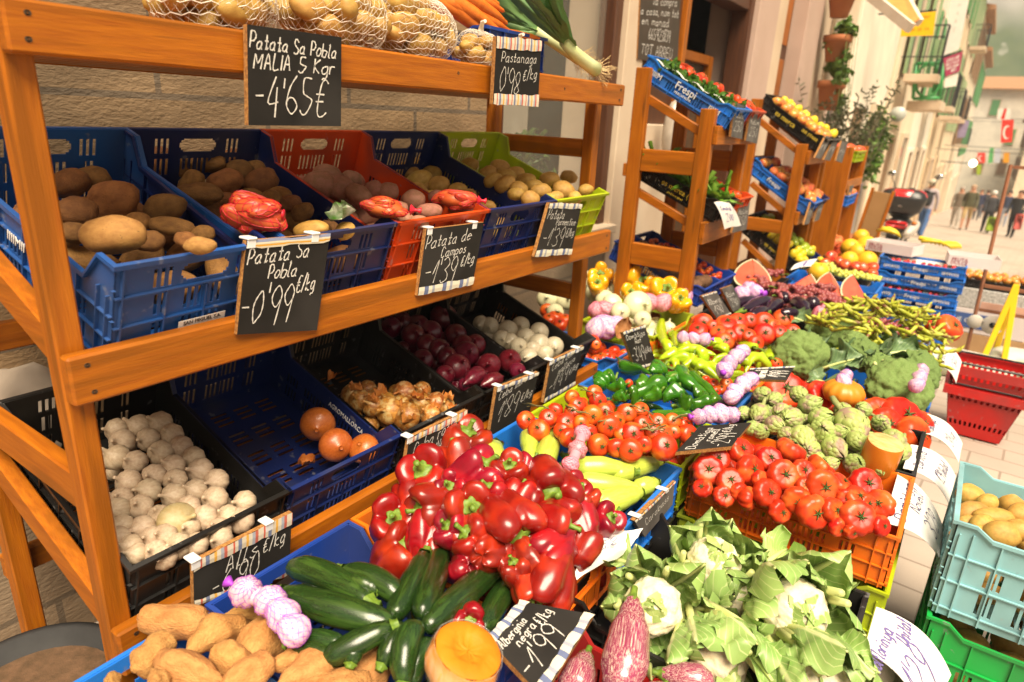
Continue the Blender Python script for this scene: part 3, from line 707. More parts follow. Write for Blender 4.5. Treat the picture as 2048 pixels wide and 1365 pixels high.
def board(label, q, lines=(), trim=(), fab=0, clips=(), th=.013, lw=.006, seed=1, face=None, name='price_board', group=None, strips=.11, ink=None, cat='price board'):
 TL, TR, BR, BL = map(Vector, q); surf, n = quad_surf(TL, TR, BR, BL)
 mb = MB(); bk = -n * th
 mb.add([TL, TR, BR, BL], [(3, 2, 1, 0)], None, 0)
 v = [TL, TR, BR, BL, TL + bk, TR + bk, BR + bk, BL + bk]
 mb.add(v, [(0, 1, 5, 4), (1, 2, 6, 5), (2, 3, 7, 6), (3, 0, 4, 7), (4, 5, 6, 7)], None, 1)
 o = mb.build(name, [face or BOARD, CORK]); tag(o, label, cat, group or 'chalk price boards on the stall')
 asp = (TR - TL).length / max(1e-6, (BL - TL).length)
 if lines:
  w = MB(); ribbons(w, handwriting(lines, asp, seed), surf, lw); w.build('chalk_writing', ink or CHALK, o)
 rnd = random.Random(seed)
 for t in trim:
  s = MB(); a, b = {'top': (0, strips), 'bottom': (1 - strips, 1), 'topthin': (0, strips * .5), 'botthin': (1 - strips * .6, 1)}.get(t, (0, 1))
  vert = t in ('left', 'right')
  rg = []
  for j, vv in enumerate((a, (a + b) / 2, b)):
   ring = []
   for i in range(13):
    u = i / 12; uu, v2 = (u, vv)
    if vert: uu, v2 = ((vv * strips) if t == 'left' else 1 - strips + vv * strips, u)
    p, _ = surf(uu, v2); jit = rnd.uniform(-.0025, .0025) if j != 1 else 0
    ring.append(p + n * (.0022 + (.001 if j == 1 else 0)) + (BL - TL).normalized() * (jit if not vert else 0))
   rg.append(ring)
  s.rings(rg if not vert else rg[::-1], closed=False, uv=True)
  f = s.build('fabric_trim', FAB[fab], o)
 for u in clips:
  c = MB(); p, _ = surf(u, 0); up = (TL - BL).normalized(); rt = (TR - TL).normalized()
  M = Matrix(((rt.x, -n.x, up.x, p.x), (rt.y, -n.y, up.y, p.y), (rt.z, -n.z, up.z, p.z), (0, 0, 0, 1)))
  c.cbox(-.012, .012, -.006, .028, .001, .007, .002, M); c.box(-.010, .010, -.0035, -.0015, -.016, .002, M)
  c.build('price_clip', CLIP, o)
 return o
def text_mesh(txt, size, thick=.0006):
 cu = bpy.data.curves.new('print', 'FONT'); cu.body = txt; cu.size = size; cu.align_x = 'CENTER'; cu.align_y = 'CENTER'; cu.extrude = thick
 cu.resolution_u = 2
 ob = bpy.data.objects.new('print', cu); COL.objects.link(ob)
 dg = bpy.context.evaluated_depsgraph_get(); me = bpy.data.meshes.new_from_object(ob.evaluated_get(dg))
 bpy.data.objects.remove(ob); bpy.data.curves.remove(cu); return me
def print_on(parent, txt, size, M, m, sx=1.):
 me = text_mesh(txt, size); me.materials.clear(); me.materials.append(m)
 o = bpy.data.objects.new('printed_text', me); COL.objects.link(o); o.parent = parent; o.matrix_local = M @ S3(sx, 1, 1); return o
def crate_geo(L, W, H, Hs, kind='deep'):
 """open perforated crate: end walls at x = +-L/2 (height H, with a hand hole), side walls at y = +-W/2 (height Hs, corners rising to H)"""
 mb = MB(); th = .003; c1, c2 = .045, .085
 def slots(u0, u1, v0, v1, pitch=.0155, w=.0085):
  n = max(1, int((u1 - u0) / pitch)); o = (u1 - u0 - n * pitch) / 2
  return [(u0 + o + i * pitch + .003, u0 + o + i * pitch + .003 + w, v0, v1) for i in range(n)]
 def rhole(u0, u1, v0, v1):
  h = (v1 - v0); a = h * .3; b = h * .12
  return [(u0 + a, u1 - a, v0, v1), (u0 + b, u1 - b, v0 + b, v1 - b), (u0, u1, v0 + a, v1 - a)]
 def zones(ul, vl, hand):
  hs = []; g = [.06, ul * .33, ul * .67, ul - .06] if ul < .5 else [.07, ul * .26, ul * .5, ul * .74, ul - .07]
  rows = [(.14, .38), (.46, .66)] if vl > .14 else [(.22, .62)]
  if hand and vl <= .2: rows = [(.12, .48)]
  for a, b in zip(g, g[1:]):
   for r0, r1 in rows: hs += slots(a + .012, b - .012, r0 * vl, r1 * vl)
  if hand:
   hs += rhole(ul / 2 - .055, ul / 2 + .055, (.74 if vl > .2 else .58) * vl, (.90 if vl > .2 else .82) * vl)
   if vl > .2: hs += slots(.07, .12, .72 * vl, .9 * vl) + slots(ul - .12, ul - .07, .72 * vl, .9 * vl)
  return hs
 for s in (-1, 1):
  plate(mb, (s * L / 2, -s * W / 2, .0), (0, s, 0), (0, 0, 1), (s, 0, 0), W, H, zones(W, H, True), -th)
  plate(mb, (s * L / 2, s * W / 2, .0), (-s, 0, 0), (0, 0, 1), (0, s, 0), L, Hs, zones(L, Hs, False), -th)
  for e in (-1, 1):                                    # raised corners of the side wall
   x0, x1, x2 = e * L / 2, e * (L / 2 - c1), e * (L / 2 - c2); y0, y1 = s * W / 2, s * (W / 2 - th)
   mb.hexa([(x0, y0, Hs), (x2, y0, Hs), (x2, y1, Hs), (x0, y1, Hs), (x0, y0, H), (x1, y0, H), (x1, y1, H), (x0, y1, H)])
   o = .009 * s
   mb.hexa([(x0, y0, H - .006), (x1, y0, H - .006), (x1, y0 + o, H - .006), (x0, y0 + o, H - .006), (x0, y0, H + .002), (x1, y0, H + .002), (x1, y0 + o, H + .002), (x0, y0 + o, H + .002)])
   mb.hexa([(x1, y0, H - .006), (x2, y0, Hs - .006), (x2, y0 + o, Hs - .006), (x1, y0 + o, H - .006), (x1, y0, H + .002), (x2, y0, Hs + .002), (x2, y0 + o, Hs + .002), (x1, y0 + o, H + .002)])
  mb.box(min(s * L / 2, s * (L / 2 + .010)), max(s * L / 2, s * (L / 2 + .010)), -W / 2 - .009, W / 2 + .009, H - .008, H + .002)
  mb.box(-L / 2 + c2, L / 2 - c2, min(s * W / 2, s * (W / 2 + .009)), max(s * W / 2, s * (W / 2 + .009)), Hs - .008, Hs + .002)
  for k in range(5):
   y = -W / 2 + .012 + (W - .024) * k / 4
   z1 = H - .008 if k in (0, 4) or H < .2 and k != 2 else H * (.68 if H > .2 else .52)
   x = s * (L / 2); mb.box(min(x, x + s * .008), max(x, x + s * .008), y - .0018, y + .0018, .002, z1)
  for z in ((.1, .42, .70) if H > .2 else (.1, .52)):
   x = s * (L / 2); mb.box(min(x, x + s * .0075), max(x, x + s * .0075), -W / 2, W / 2, z * H - .0016, z * H + .0016)
  for k in range(7 if L > .5 else 5):
   n = 6 if L > .5 else 4; x = -L / 2 + .014 + (L - .028) * k / n; y = s * W / 2
   mb.box(x - .0018, x + .0018, min(y, y + s * .0075), max(y, y + s * .0075), .002, Hs - .008)
   if k in (0, n):
    x += -.03 if k else .03; mb.box(x - .0018, x + .0018, min(y, y + s * .0075), max(y, y + s * .0075), .002, Hs)
  for z in ((.1, .42, .72) if Hs > .14 else (.15, .7)):
   y = s * W / 2; mb.box(-L / 2, L / 2, min(y, y + s * .007), max(y, y + s * .007), z * Hs - .0016, z * Hs + .0016)
  for e in (-1, 1):                                    # corner webs
   for z in (.25, .5, .78):
    x, y = s * L / 2, e * W / 2
    mb.add([(x, y, z * H), (x + s * .008, y, z * H), (x + s * .006, y + e * .006, z * H), (x, y + e * .008, z * H)], [(0, 1, 2, 3)])
 fl = []
 for a in range(4):
  for b in range(5):
   x0 = -L / 2 + .05 + b * (L - .1) / 5; y0 = .04 + a * (W - .08) / 4
   fl += [(x0 + L / 2 + .01 + k * .022, x0 + L / 2 + .020 + k * .022, y0 + .012, y0 + (W - .08) / 4 - .012) for k in range(int((L - .1) / 5 / .022) - 1)]
 plate(mb, (-L / 2 + .003, -W / 2 + .003, .004), (1, 0, 0), (0, 1, 0), (0, 0, 1), L - .006, W - .006, [(a, b, c, d) for a, b, c, d in fl if b < L - .03], th)
 return mb
_cr = {}
def crate(name, m, label, M, L=.6, W=.4, H=.24, Hs=.175, group='plastic crates of the stall', cat='crate'):
 key = (L, W, H, Hs)
 if key not in _cr: _cr[key] = crate_geo(*key).mesh('crate', m)
 if (key, m.name) not in _cr:
  me = _cr[key].copy(); me.materials.clear(); me.materials.append(m); _cr[key, m.name] = me
 o = bpy.data.objects.new(name, _cr[key, m.name]); COL.objects.link(o); o.matrix_world = M
 return tag(o, label, cat, group)
ORD = ['first', 'second', 'third', 'fourth', 'fifth', 'sixth', 'seventh', 'eighth', 'ninth', 'tenth', 'eleventh', 'twelfth', 'thirteenth', 'fourteenth']
AUTO = []                                             # (objects, noun, where, per_row)
def pile_labels(objs, noun, where, per_row=6):
 """tell the members of a heap apart by row (counted from the front of the heap) and place in the row"""
 if not objs: return
 q = sorted(objs, key=lambda o: -proj(o.matrix_world.translation)[1])
 nr = max(1, round(len(q) / per_row)); k = 0
 for r in range(nr):
  n = (len(q) - k + (nr - r - 1)) // (nr - r)
  row = sorted(q[k:k + n], key=lambda o: proj(o.matrix_world.translation)[0]); k += n
  for i, o in enumerate(row):
   if 'label' in o and o['label']: continue
   pos = 'only one' if n == 1 else ('leftmost' if i == 0 else ('rightmost' if i == n - 1 else (ORD[i] + ' from left')))
   rw = '' if nr == 1 else (' in front row' if r == 0 else (' in back row' if r == nr - 1 else ' in %s row' % ORD[r]))
   o['label'] = '%s %s%s %s' % (noun, pos, rw, where)
def rounds(protos, items, plane, group, noun, where, per_row=6, seed=0, stem=None, lift=0., sq=1., flat=False):
 """items (px, py, diameter px[, (stem sx, sy)][, aspect][, label]) placed on plane(px, py)"""
 rnd = random.Random(seed); out = []
 for k, it in enumerate(items):
  px, py, d = it[:3]; st = None; asp = None; lab = None
  for e in it[3:]:
   if isinstance(e, tuple): st = e
   elif isinstance(e, str): lab = e
   else: asp = e
  p = plane(px, py); D = d * pxm(p)
  p = p + Vector((0, 0, lift * D))
  if st is None and stem is not None:
   st = stem if isinstance(stem, tuple) else None
   st = (rnd.uniform(-.6, .6), rnd.uniform(-.8, .1)) if st is None else (st[0] + rnd.uniform(-.3, .3), st[1] + rnd.uniform(-.25, .25))
  if st is not None:
   cd = camdir(*st[:2])
   if len(st) > 2: cd = (cd - f_ * cd.dot(f_) * 2).normalized()
   Rm = upframe(cd, rnd.uniform(0, 6.28)); s = S3(D)
  else:
   a = rnd.uniform(-.5, .5) if asp is None else rnd.uniform(-.15, .15)
   if flat: a = 0
   xd = r_ * math.cos(a) + d_ * math.sin(a) + f_ * rnd.uniform(-.25, .25)
   Rm = frame(xd, -f_ + Vector((0, 0, .8))) @ RX(rnd.uniform(-.6, .6)); s = S3(D, D * ((asp or 1) if asp else 1), D * ((asp or 1) if asp else 1))
  pr = protos[rnd.randrange(len(protos))]
  o = put(pr, T(p) @ Rm @ s, lab, group); out.append(o)
 pile_labels(out, noun, where, per_row)
 return out
def longs(protos, items, plane, group, noun, where, per_row=6, seed=0, spin=None):
 """items (x0, y0, x1, y1, width px[, dz0, dz1][, label]) from tip to stem end"""
 rnd = random.Random(seed); out = []
 for it in items:
  x0, y0, x1, y1, wpx = it[:5]; rest = list(it[5:]); lab = None
  if rest and isinstance(rest[-1], str): lab = rest.pop()
  dz0, dz1 = (rest + [0, 0])[:2] if rest else (0, 0)
  a = plane(x0, y0); b = plane(x1, y1)
  a = ray(x0, y0) * ((a.z + dz0) / ray(x0, y0).z) if dz0 else a
  b = ray(x1, y1) * ((b.z + dz1) / ray(x1, y1).z) if dz1 else b
  c = (a + b) / 2; D = wpx * pxm(c); L = (b - a).length
  pr = protos[rnd.randrange(len(protos))]
  o = put(pr, T(c) @ frame(b - a, Vector((0, 0, 1)) - f_ * .5) @ RX(rnd.uniform(-1, 1) if spin is None else spin) @ S3(L, D, D), lab, group); out.append(o)
 pile_labels(out, noun, where, per_row)
 return out
def fill(protos, M, nx, ny, x0, x1, y0, y1, z, D, label, group, seed=0, tilt=1., long=0., sc=.15):
 """hidden layer of the same produce inside a crate, in the crate's own coordinates"""
 rnd = random.Random(seed); out = []
 for i in range(nx):
  for j in range(ny):
   x = x0 + (x1 - x0) * (i + .5 + rnd.uniform(-.25, .25)) / nx; y = y0 + (y1 - y0) * (j + .5 + rnd.uniform(-.25, .25)) / ny
   zz = z(x, y) if callable(z) else z
   s = D * rnd.uniform(1 - sc, 1 + sc)
   Rm = RZ(rnd.uniform(0, 6.28)) @ RX(rnd.uniform(-tilt, tilt)) @ RY(rnd.uniform(-tilt, tilt))
   o = put(protos[rnd.randrange(len(protos))], M @ T(x, y, zz) @ Rm @ (S3(long, s, s) if long else S3(s)), label, group); out.append(o)
 return out
# ============================================================ NEAR DISPLAY RACK
GROUND = -EYE
rack = thing('display_rack', 'big orange varnished pine display rack in the foreground with three front rails', 'display rack', (-1.55, 1.5, GROUND))
def piece(name, m, parent, *b, c=.004):
 mb = MB(); mb.cbox(*b, c=c); return mb.build(name, m, parent)
def beam(name, m, parent, a, b, w, h, c=.003):
 """bar from a to b, w wide (horizontal), h high"""
 a, b = Vector(a), Vector(b); L = (b - a).length; mb = MB(); mb.cbox(-L / 2, L / 2, -w / 2, w / 2, -h / 2, h / 2, c, T((a + b) / 2) @ frame(b - a)); return mb.build(name, m, parent)
piece('post', wood_z, rack, -1.346, -1.2965, .451, .499, GROUND, .13)
piece('post', wood_z, rack, -1.425, -1.373, 2.552, 2.604, GROUND, .13)
piece('post', wood_z, rack, -1.90, -1.848, .451, .499, GROUND, .13)
piece('post', wood_z, rack, -1.94, -1.885, 2.552, 2.604, GROUND, .13)
def rail(z0, z1, y0=.452):
 o = piece('rail', wood_y, rack, -1.2955, -1.261, y0, 2.578, z0, z1, c=.005)
 s = MB()
 for y in (y0 + .03, y0 + .032, .98, 1.52, 2.1, 2.535, 2.54):
  for z in ((z0 + .022, z1 - .02) if y < .6 or y > 2.5 else ((z0 + z1) / 2 + .01 * math.sin(y * 9),)):
   s.lathe([(0, -.001), (.0045, -.001), (.0045, .0006), (.002, .0006), (.002, -.0006), (0, -.0006)], 8, T(-1.2608, y + .006 * math.sin(z * 80), z) @ RY(math.pi / 2))
 s.build('screw', screw_m, o)
rail(.052, .132); rail(-.546, -.450); rail(-1.180, -1.065)
for (xa, za, xb, zb) in ((-1.86, -.235, -1.35, -.445), (-1.86, -.875, -1.35, -1.06)):
 for y in (.475, 2.578):
  beam('side_brace', wood_x, rack, (xa, y, za), (xb - (.06 if y > 1 else 0), y, zb), .034, .07)
piece('side_brace', wood_x, rack, -1.846, -1.3475, .456, .492, -.80, -.715)
piece('side_brace', wood_x, rack, -1.883, -1.4265, 2.56, 2.595, -.16, -.085)
piece('side_brace', wood_x, rack, -1.883, -1.4265, 2.56, 2.595, -.79, -.715)
for y0, y1 in ((1.0, 1.0),):
 for z in (.06, -.62, -1.25): piece('back_rail', wood_y, rack, -1.935, -1.9025, .452, 2.55, z, z + .07)
for z0 in (-.4225, -1.0625):                         # boards the crates stand on
 for k in range(4):
  lx = -.24 + k * .155; M = T(-1.634, 1.5, z0) @ RY(R_(20)) @ T(lx, 0, -.010)
  mb = MB(); mb.cbox(-.045, .045, -1.0, 1.07, -.009, .009, .002, M); mb.build('shelf_board', wood_y, rack)
for k in range(6):
 x = -1.36 - k * .095; piece('shelf_board', wood_y, rack, x - .04, x + .04, .456, 2.56, .062, .080)
TH = R_(20)
def rack_crate(y, zc, m, label, **k): return crate('crate', m, label, T(-1.634, y, zc) @ RY(TH), group='crates on the near rack', **k), T(-1.634, y, zc) @ RY(TH)
ZM, ZB = -.4125, -1.0525
mids = [(.706, P_BLUE, 'scuffed mid blue crate of big brown potatoes, nearest on the middle shelf'),
  (1.085, P_NAVY, 'dark blue crate of large brown potatoes under the chalk board of 0 99'),
  (1.493, P_REDOR, 'orange crate of pink potatoes on the middle shelf'),
  (1.902, P_NAVY, 'dark blue crate on the middle shelf between the orange and the lime crate'),
  (2.318, P_LIME, 'lime green crate of yellow potatoes at the far end of the middle shelf')]
CM = []
for y, m, l in mids:
 W = .375 if y < 1 else .4
 o, M = rack_crate(y, ZM, m, l, W=W)
 if y < 1: M = T(-1.615, .71, ZM) @ RZ(R_(4)) @ RY(TH); o.matrix_world = M
 CM.append((o, M))
bots = [(.697, P_BLACK, 'black crate full of garlic bulbs at the near end of the bottom shelf'),
  (1.098, P_NAVY, 'almost empty navy crate holding a few orange onions'),
  (1.508, P_BLACK, 'black crate of papery brown onions on the bottom shelf'),
  (1.912, P_BLACK, 'black crate of red onions on the bottom shelf'),
  (2.322, P_BLACK, 'black crate of white onions at the far end of the bottom shelf')]
CB = []
for y, m, l in bots: CB.append(rack_crate(y, ZB, m, l, W=.385 if y < 1 else .4))
side = lambda W, e=-1: T(0, e * (W / 2 + .0085), 0) @ RX(math.pi / 2)        # text plane of the near (-Y) side
print_on(CB[0][0], 'es mercat', .055, T(.06, -.1925 - .0085, .095) @ RX(math.pi / 2), PRINT_Y)
print_on(CB[0][0], 'producte agrari', .018, T(.06, -.1925 - .0085, .055) @ RX(math.pi / 2), PRINT_Y)
print_on(CB[1][0], 'AGROMALLORCA', .026, T(.06, -.192, .125) @ RX(math.pi / 2) @ RY(math.pi) @ T(0, 0, -.010) if False else T(.08, .1965, .135) @ RX(math.pi / 2), PRINT, .8)
print_on(CM[0][0], 'IIIIMII', .03, T(-.02, -.1875 - .009, .12) @ RX(math.pi / 2), PRINT)
lb = MB(); lb.box(.3085, .3095, -.055, .055, .02, .085); o = lb.build('paper_label', P_WHITE, CM[0][0], local=True)
print_on(o, 'SAN MIGUEL S.A.', .012, T(.3100, 0, .078) @ RZ(math.pi / 2) @ RX(math.pi / 2), plain('black print', (.03, .03, .03)))
ink = bpy.data.materials['black print']
for k in range(5): print_on(o, 'Patata  50 kg  Origen  Lote 042'[: 30 - 3 * k], .007, T(.3100, 0, .066 - k * .008) @ RZ(math.pi / 2) @ RX(math.pi / 2), ink)
mp_ = lambda z0, sx: (lambda px, py: onp(px, py, z0, sx, -1.28))
g = 'potatoes in the nearest blue crate'
rounds(POT, [(140, 372, 80), (185, 364, 78), (226, 408, 112), (154, 427, 80), (330, 420, 96, .8), (342, 458, 104, .55), (273, 449, 60), (147, 470, 62), (407, 470, 46), (373, 484, 50), (262, 480, 60), (300, 486, 60),
 ], mp_(-.315, -.20), g, 'brown potato', 'of the nearest blue crate', 5, 3, lift=.05)
rounds(POTT, [(224, 470, 132, .78, 'big light tan potato bulging over the rim of the nearest blue crate'), (400, 492, 66, .7, 'tan potato at the rim of the nearest blue crate')], mp_(-.262, -.1), g, '', '', 5, 3)
fill(POT, CM[0][1], 4, 3, -.2, .27, -.15, .15, .10, .10, 'brown potato packed low in the nearest blue crate', g, 1, long=.12)
g = 'potatoes in the second crate'
rounds(POT, [(395, 332, 128, .45), (383, 366, 60), (400, 388, 92, .7), (450, 365, 74), (478, 348, 70), (506, 342, 60), (523, 364, 70), (461, 320, 60), (318, 325, 70), (350, 335, 66), (581, 407, 50), (605, 424, 50), (560, 395, 56), (540, 400, 50), (640, 470, 56), (660, 455, 40)],
 mp_(-.33, -.22), g, 'brown potato', 'of the second crate', 5, 4)
rounds(POTY, [(622, 460, 76, .7, 'light beige potato beside the first red net bag'), (690, 462, 44, 'small pinkish potato by the rim of the second crate')], mp_(-.30, -.2), 'light potatoes in the second crate', '', '', 5, 4)
fill(POT, CM[1][1], 4, 3, -.2, .26, -.15, .15, .09, .10, 'brown potato packed low in the second blue crate', g, 2, long=.12)
g = 'pink potatoes in the orange crate'
rounds(POTP, [(638, 376, 66), (679, 381, 62), (655, 358, 60), (716, 395, 56), (745, 385, 46), (774, 390, 50), (827, 406, 50), (700, 368, 50), (858, 428, 55, .72, 'oval pink potato at the rim of the orange crate'), (922, 418, 58, .92, 'big round pink potato standing out of the orange crate'), (812, 444, 40), (838, 450, 40), (795, 425, 46), (875, 400, 40)],
 mp_(-.315, -.20), g, 'dull pink potato', 'of the orange crate', 5, 5, lift=.1)
fill(POTP, CM[2][1], 5, 4, -.22, .27, -.15, .15, .10, .085, 'pink potato packed low in the orange crate', g, 3)
g = 'yellow potatoes in the far dark blue crate'
rounds(POTY, [(815, 343, 50), (846, 333, 54), (839, 361, 56), (901, 354, 52), (877, 371, 46), (976, 412, 34), (862, 350, 44), (915, 380, 40), (935, 395, 40)], mp_(-.345, -.17), g, 'yellowish potato', 'of the blue crate before the lime one', 5, 6)
fill(POTY, CM[3][1], 4, 4, -.2, .26, -.15, .15, .085, .085, 'yellow potato packed low in the far dark blue crate', g, 4)
g = 'yellow potatoes in the lime crate'
rounds(POTY, [(938, 335, 40), (1000, 339, 42), (974, 351, 40), (1031, 351, 38), (1012, 357, 44), (1010, 373, 46), (1051, 366, 42), (1068, 376, 38), (1080, 388, 46), (1037, 382, 38), (1099, 363, 42), (1127, 385, 48), (1060, 402, 40), (1032, 392, 36), (1137, 358, 36), (1150, 398, 30), (1100, 402, 34), (985, 365, 40), (1110, 400, 36),
 (1171, 384, 32, 'pale small potato at the right corner of the lime crate')], mp_(-.305, -.18), g, 'yellow potato', 'of the lime crate', 6, 7, lift=.1)
fill(POTY, CM[4][1], 5, 4, -.22, .27, -.15, .15, .095, .08, 'yellow potato packed low in the lime crate', g, 5)
zp = lambda X, Y: (X * .3418, 780 + Y * .3418)
gl = [(680, 235), (805, 215), (930, 200), (1000, 265), (715, 305), (865, 290), (1055, 340), (680, 395), (790, 425), (940, 370), (1130, 400), (1010, 450), (1170, 475), (900, 505), (750, 540), (1025, 530), (1265, 535), (865, 595), (1140, 590), (1015, 620),
 (710, 640), (820, 685), (1255, 640), (1430, 660), (690, 705), (930, 740), (1100, 690), (1195, 750), (715, 800), (835, 810), (1330, 740), (1280, 820), (1410, 765), (1290, 870), (760, 920), (880, 865), (910, 950), (1040, 915), (1150, 905), (960, 980), (790, 960), (690, 870), (960, 860), (1100, 800)]
g = 'garlic bulbs in the black crate'
rounds(GARLIC, [(*zp(x, y), 47 + 6 * ((i * 7) % 5) / 4) for i, (x, y) in enumerate(gl)], mp_(-.962, -.26), g, 'white garlic bulb', 'of the garlic crate', 7, 8, stem=(-.1, -.35))
put(ON_P, T(mp_(-.965, -.24)(*zp(1040, 778))) @ upframe(camdir(.75, -.35)) @ S3(80 * pxm(onx(355, 1045, -1.4)) * 1.0), 'big pale onion lying on top of the garlic bulbs', 'pale onion in the garlic crate')
fill(GARLIC, CB[0][1], 6, 4, -.22, .28, -.15, .15, .085, .055, 'garlic bulb packed low in the garlic crate', g, 6)
g = 'orange onions in the navy crate'
for k, (x, y, d, l) in enumerate(((636, 848, 70, 'orange onion standing at the back of the nearly empty navy crate'), (671, 890, 68, 'orange onion leaning against the front of the nearly empty navy crate'), (728, 898, 62, 'orange onion half hidden at the right of the navy crate'))):
 p = onp(x, y, -1.02, -.30, -1.33); put(ON_O[k % 2], T(p) @ upframe(camdir((.1, .5, -.2)[k], (.3, .1, -.5)[k])) @ S3(d * pxm(p)), l, g)
skin_m = mat('onion skin scrap', (.60, .24, .05), (.42, .12, .02), .5, ns=20.)
def scrap(px, py, z, s, label, m=skin_m, group='loose onion skins', seed=0):
 mb = MB(); mb.rings(leaf_rings(seed, s, s * .7, .4, .2, .6, 8, 7), closed=False);
 v = [Vector(p) for p in mb.v]; n = len(v); mb.v = v + [p + Vector((0, 0, .0006)) for p in v]; mb.f += [tuple(i + n for i in f[::-1]) for f in mb.f]; mb.m *= 2
 p = onp(px, py, z, -.36, -1.33); o = mb.build('onion_skin', m); o.location = p; o.rotation_euler = (.3, .2, seed); tag(o, label, 'onion skin', group)
scrap(612, 930, -1.09, .05, 'scrap of orange onion skin lying on the floor of the navy crate', seed=1)
g = 'brown onions in the black crate'
rounds(ON_B, [(706, 790, 50), (750, 798, 48), (808, 785, 46), (844, 782, 38), (771, 806, 46), (779, 822, 56), (813, 833, 58), (871, 806, 46), (718, 800, 46), (890, 812, 40), (840, 806, 44), (800, 812, 44), (860, 830, 44), (735, 780, 40), (745, 812, 44)], mp_(-1.0, -.22), g, 'papery brown onion', 'of the brown onion crate', 5, 9, stem=(-.2, -.4))
fill(ON_B, CB[2][1], 4, 4, -.0, .28, -.15, .15, .075, .07, 'papery brown onion packed low in its black crate', g, 7)
scrap(660, 760, -.98, .04, 'curl of dry onion skin in the dark of the brown onion crate', seed=2); scrap(900, 800, -.95, .03, 'dry skin flake by the front rim of the brown onion crate', seed=3)
for k, (x, y, s_) in enumerate(((712, 782, .045), (765, 792, .05), (800, 815, .045), (835, 800, .05), (868, 822, .045), (885, 806, .05), (745, 806, .04), (820, 845, .05), (855, 788, .04), (905, 822, .04))):
 scrap(x, y, -.985 - .0 * k, s_, 'papery onion skin flake lying over the brown onions', seed=10 + k, group='papery flakes over the brown onions')
g = 'red onions in the black crate'
rounds(ON_R, [(887, 635, 56), (802, 648, 50), (835, 655, 52), (879, 700, 50), (911, 670, 46), (925, 692, 46), (933, 708, 52), (914, 734, 56), (978, 730, 48), (1020, 722, 48), (955, 750, 36), (855, 690, 46), (826, 672, 50), (950, 690, 44), (860, 665, 50), (780, 655, 46), (895, 715, 44), (930, 770, 30), (1035, 742, 34), (890, 750, 40), (845, 720, 44)], mp_(-1.0, -.26), g, 'dark red onion', 'of the red onion crate', 6, 10, stem=(.3, -.3))
longs([Proto('shallot', 'shallot', spind_me, []) for spind_me in [ (lambda mb: (mb.rings(spindle(lerp_prof([(0, 0), (.1, .2), (.4, .5), (.7, .42), (.9, .12), (1, .05)]), 14, 16, .1, .1)), mb.mesh('shallot', m_onion_r, True))[1])(MB()) ]],
 [(925, 768, 975, 742, 34), (962, 772, 1008, 752, 34)], mp_(-.965, -.2), 'long red shallots', 'long red shallot', 'at the front rim of the red onion crate', 4, 2)
fill(ON_R, CB[3][1], 5, 4, -.2, .28, -.15, .15, .085, .075, 'dark red onion packed low in its black crate', g, 8)
g = 'white onions in the black crate'
rounds(ON_W, [(979, 653, 38), (1015, 661, 42), (1041, 652, 38), (1051, 676, 40), (1078, 665, 40), (1003, 678, 36), (1037, 693, 36), (1078, 690, 46), (1108, 693, 40), (1057, 715, 38), (1090, 708, 36), (962, 648, 34), (1020, 683, 36), (1065, 700, 36)], mp_(-1.0, -.22), g, 'white onion', 'of the white onion crate', 6, 11, stem=(.0, .1))
fill(ON_W, CB[4][1], 5, 4, -.1, .28, -.15, .15, .075, .07, 'white onion packed low in its black crate', g, 9)
def lumps(seed, n, e, long_=1.9, net=None):
 rnd = random.Random(seed); mb = MB()
 for k in range(n):
  p = Vector((rnd.gauss(0, 1), rnd.gauss(0, 1), rnd.gauss(0, 1))).normalized(); p = Vector((p.x * e[0] * .55, p.y * e[1] * .55, p.z * e[2] * .55))
  Rm = RZ(rnd.uniform(-1.6, 1.6)) @ RY(rnd.uniform(-.9, .9)); s = rnd.uniform(.12, .19)
  fb = lambda d: Vector((d.x * s * long_ * (1 - .15 * d.x), d.y * s, d.z * s)); mb.rings(ball(fb, 18, 12), T(p) @ Rm)
  for h in range(14 if net else 0):
   net.tube([T(p) @ Rm @ (fb(Vector((-math.cos(a), math.sin(a) * math.cos(h * .9 + (a if h % 2 else -a)), math.sin(a) * math.sin(h * .9 + (a if h % 2 else -a))))) * 1.02) for a in [.3 + 2.55 * t / 9 for t in range(10)]], .0055, 3, cap=False)
 mb.rings(ball(lambda d: Vector((d.x * e[0] * .8, d.y * e[1] * .8, d.z * e[2] * .8)), 18, 12))
 return mb
def net_bag(px, py, wpx, hpx, z, label, seed, end):
 p = onp(px, py, z, -.2, -1.28); W = wpx * pxm(p); H = hpx * pxm(p)
 M = T(p) @ frame(r_ + d_ * .1, Vector((0, 0, 1))) @ S3(W, W * .75, H)
 nt_ = MB(); mb = lumps(seed, 13, (.40, .38, .34), 1.7, nt_); o = bpy.data.objects.new('shallot_net', mb.mesh('shallot_net', m_net_red, True)); COL.objects.link(o); o.matrix_world = M
 tag(o, label, 'net bag', 'red net bags of shallots')
 c = bpy.data.objects.new('netting', nt_.mesh('netting', m_net_redk)); COL.objects.link(c); c.parent = o
 k = MB(); k.rings([[(end * (.42 + x), r * math.cos(a), r * math.sin(a) * 1.2 + .05) for a in [2 * math.pi * q / 10 for q in range(10)]] for x, r in ((0, .14), (.06, .05), (.10, .035), (.16, .09), (.17, 0))])
 c = bpy.data.objects.new('knot', k.mesh('knot', m_net_redk, True)); COL.objects.link(c); c.parent = o
net_bag(513, 430, 172, 108, -.255, 'red net bag of shallots, largest and nearest on the blue rims', 3, .55)
net_bag(768, 418, 128, 66, -.265, 'red net bag of shallots lying between the second and the orange crate', 5, 1)
net_bag(912, 400, 104, 62, -.27, 'red net bag of shallots behind the big pink potato', 8, 1)
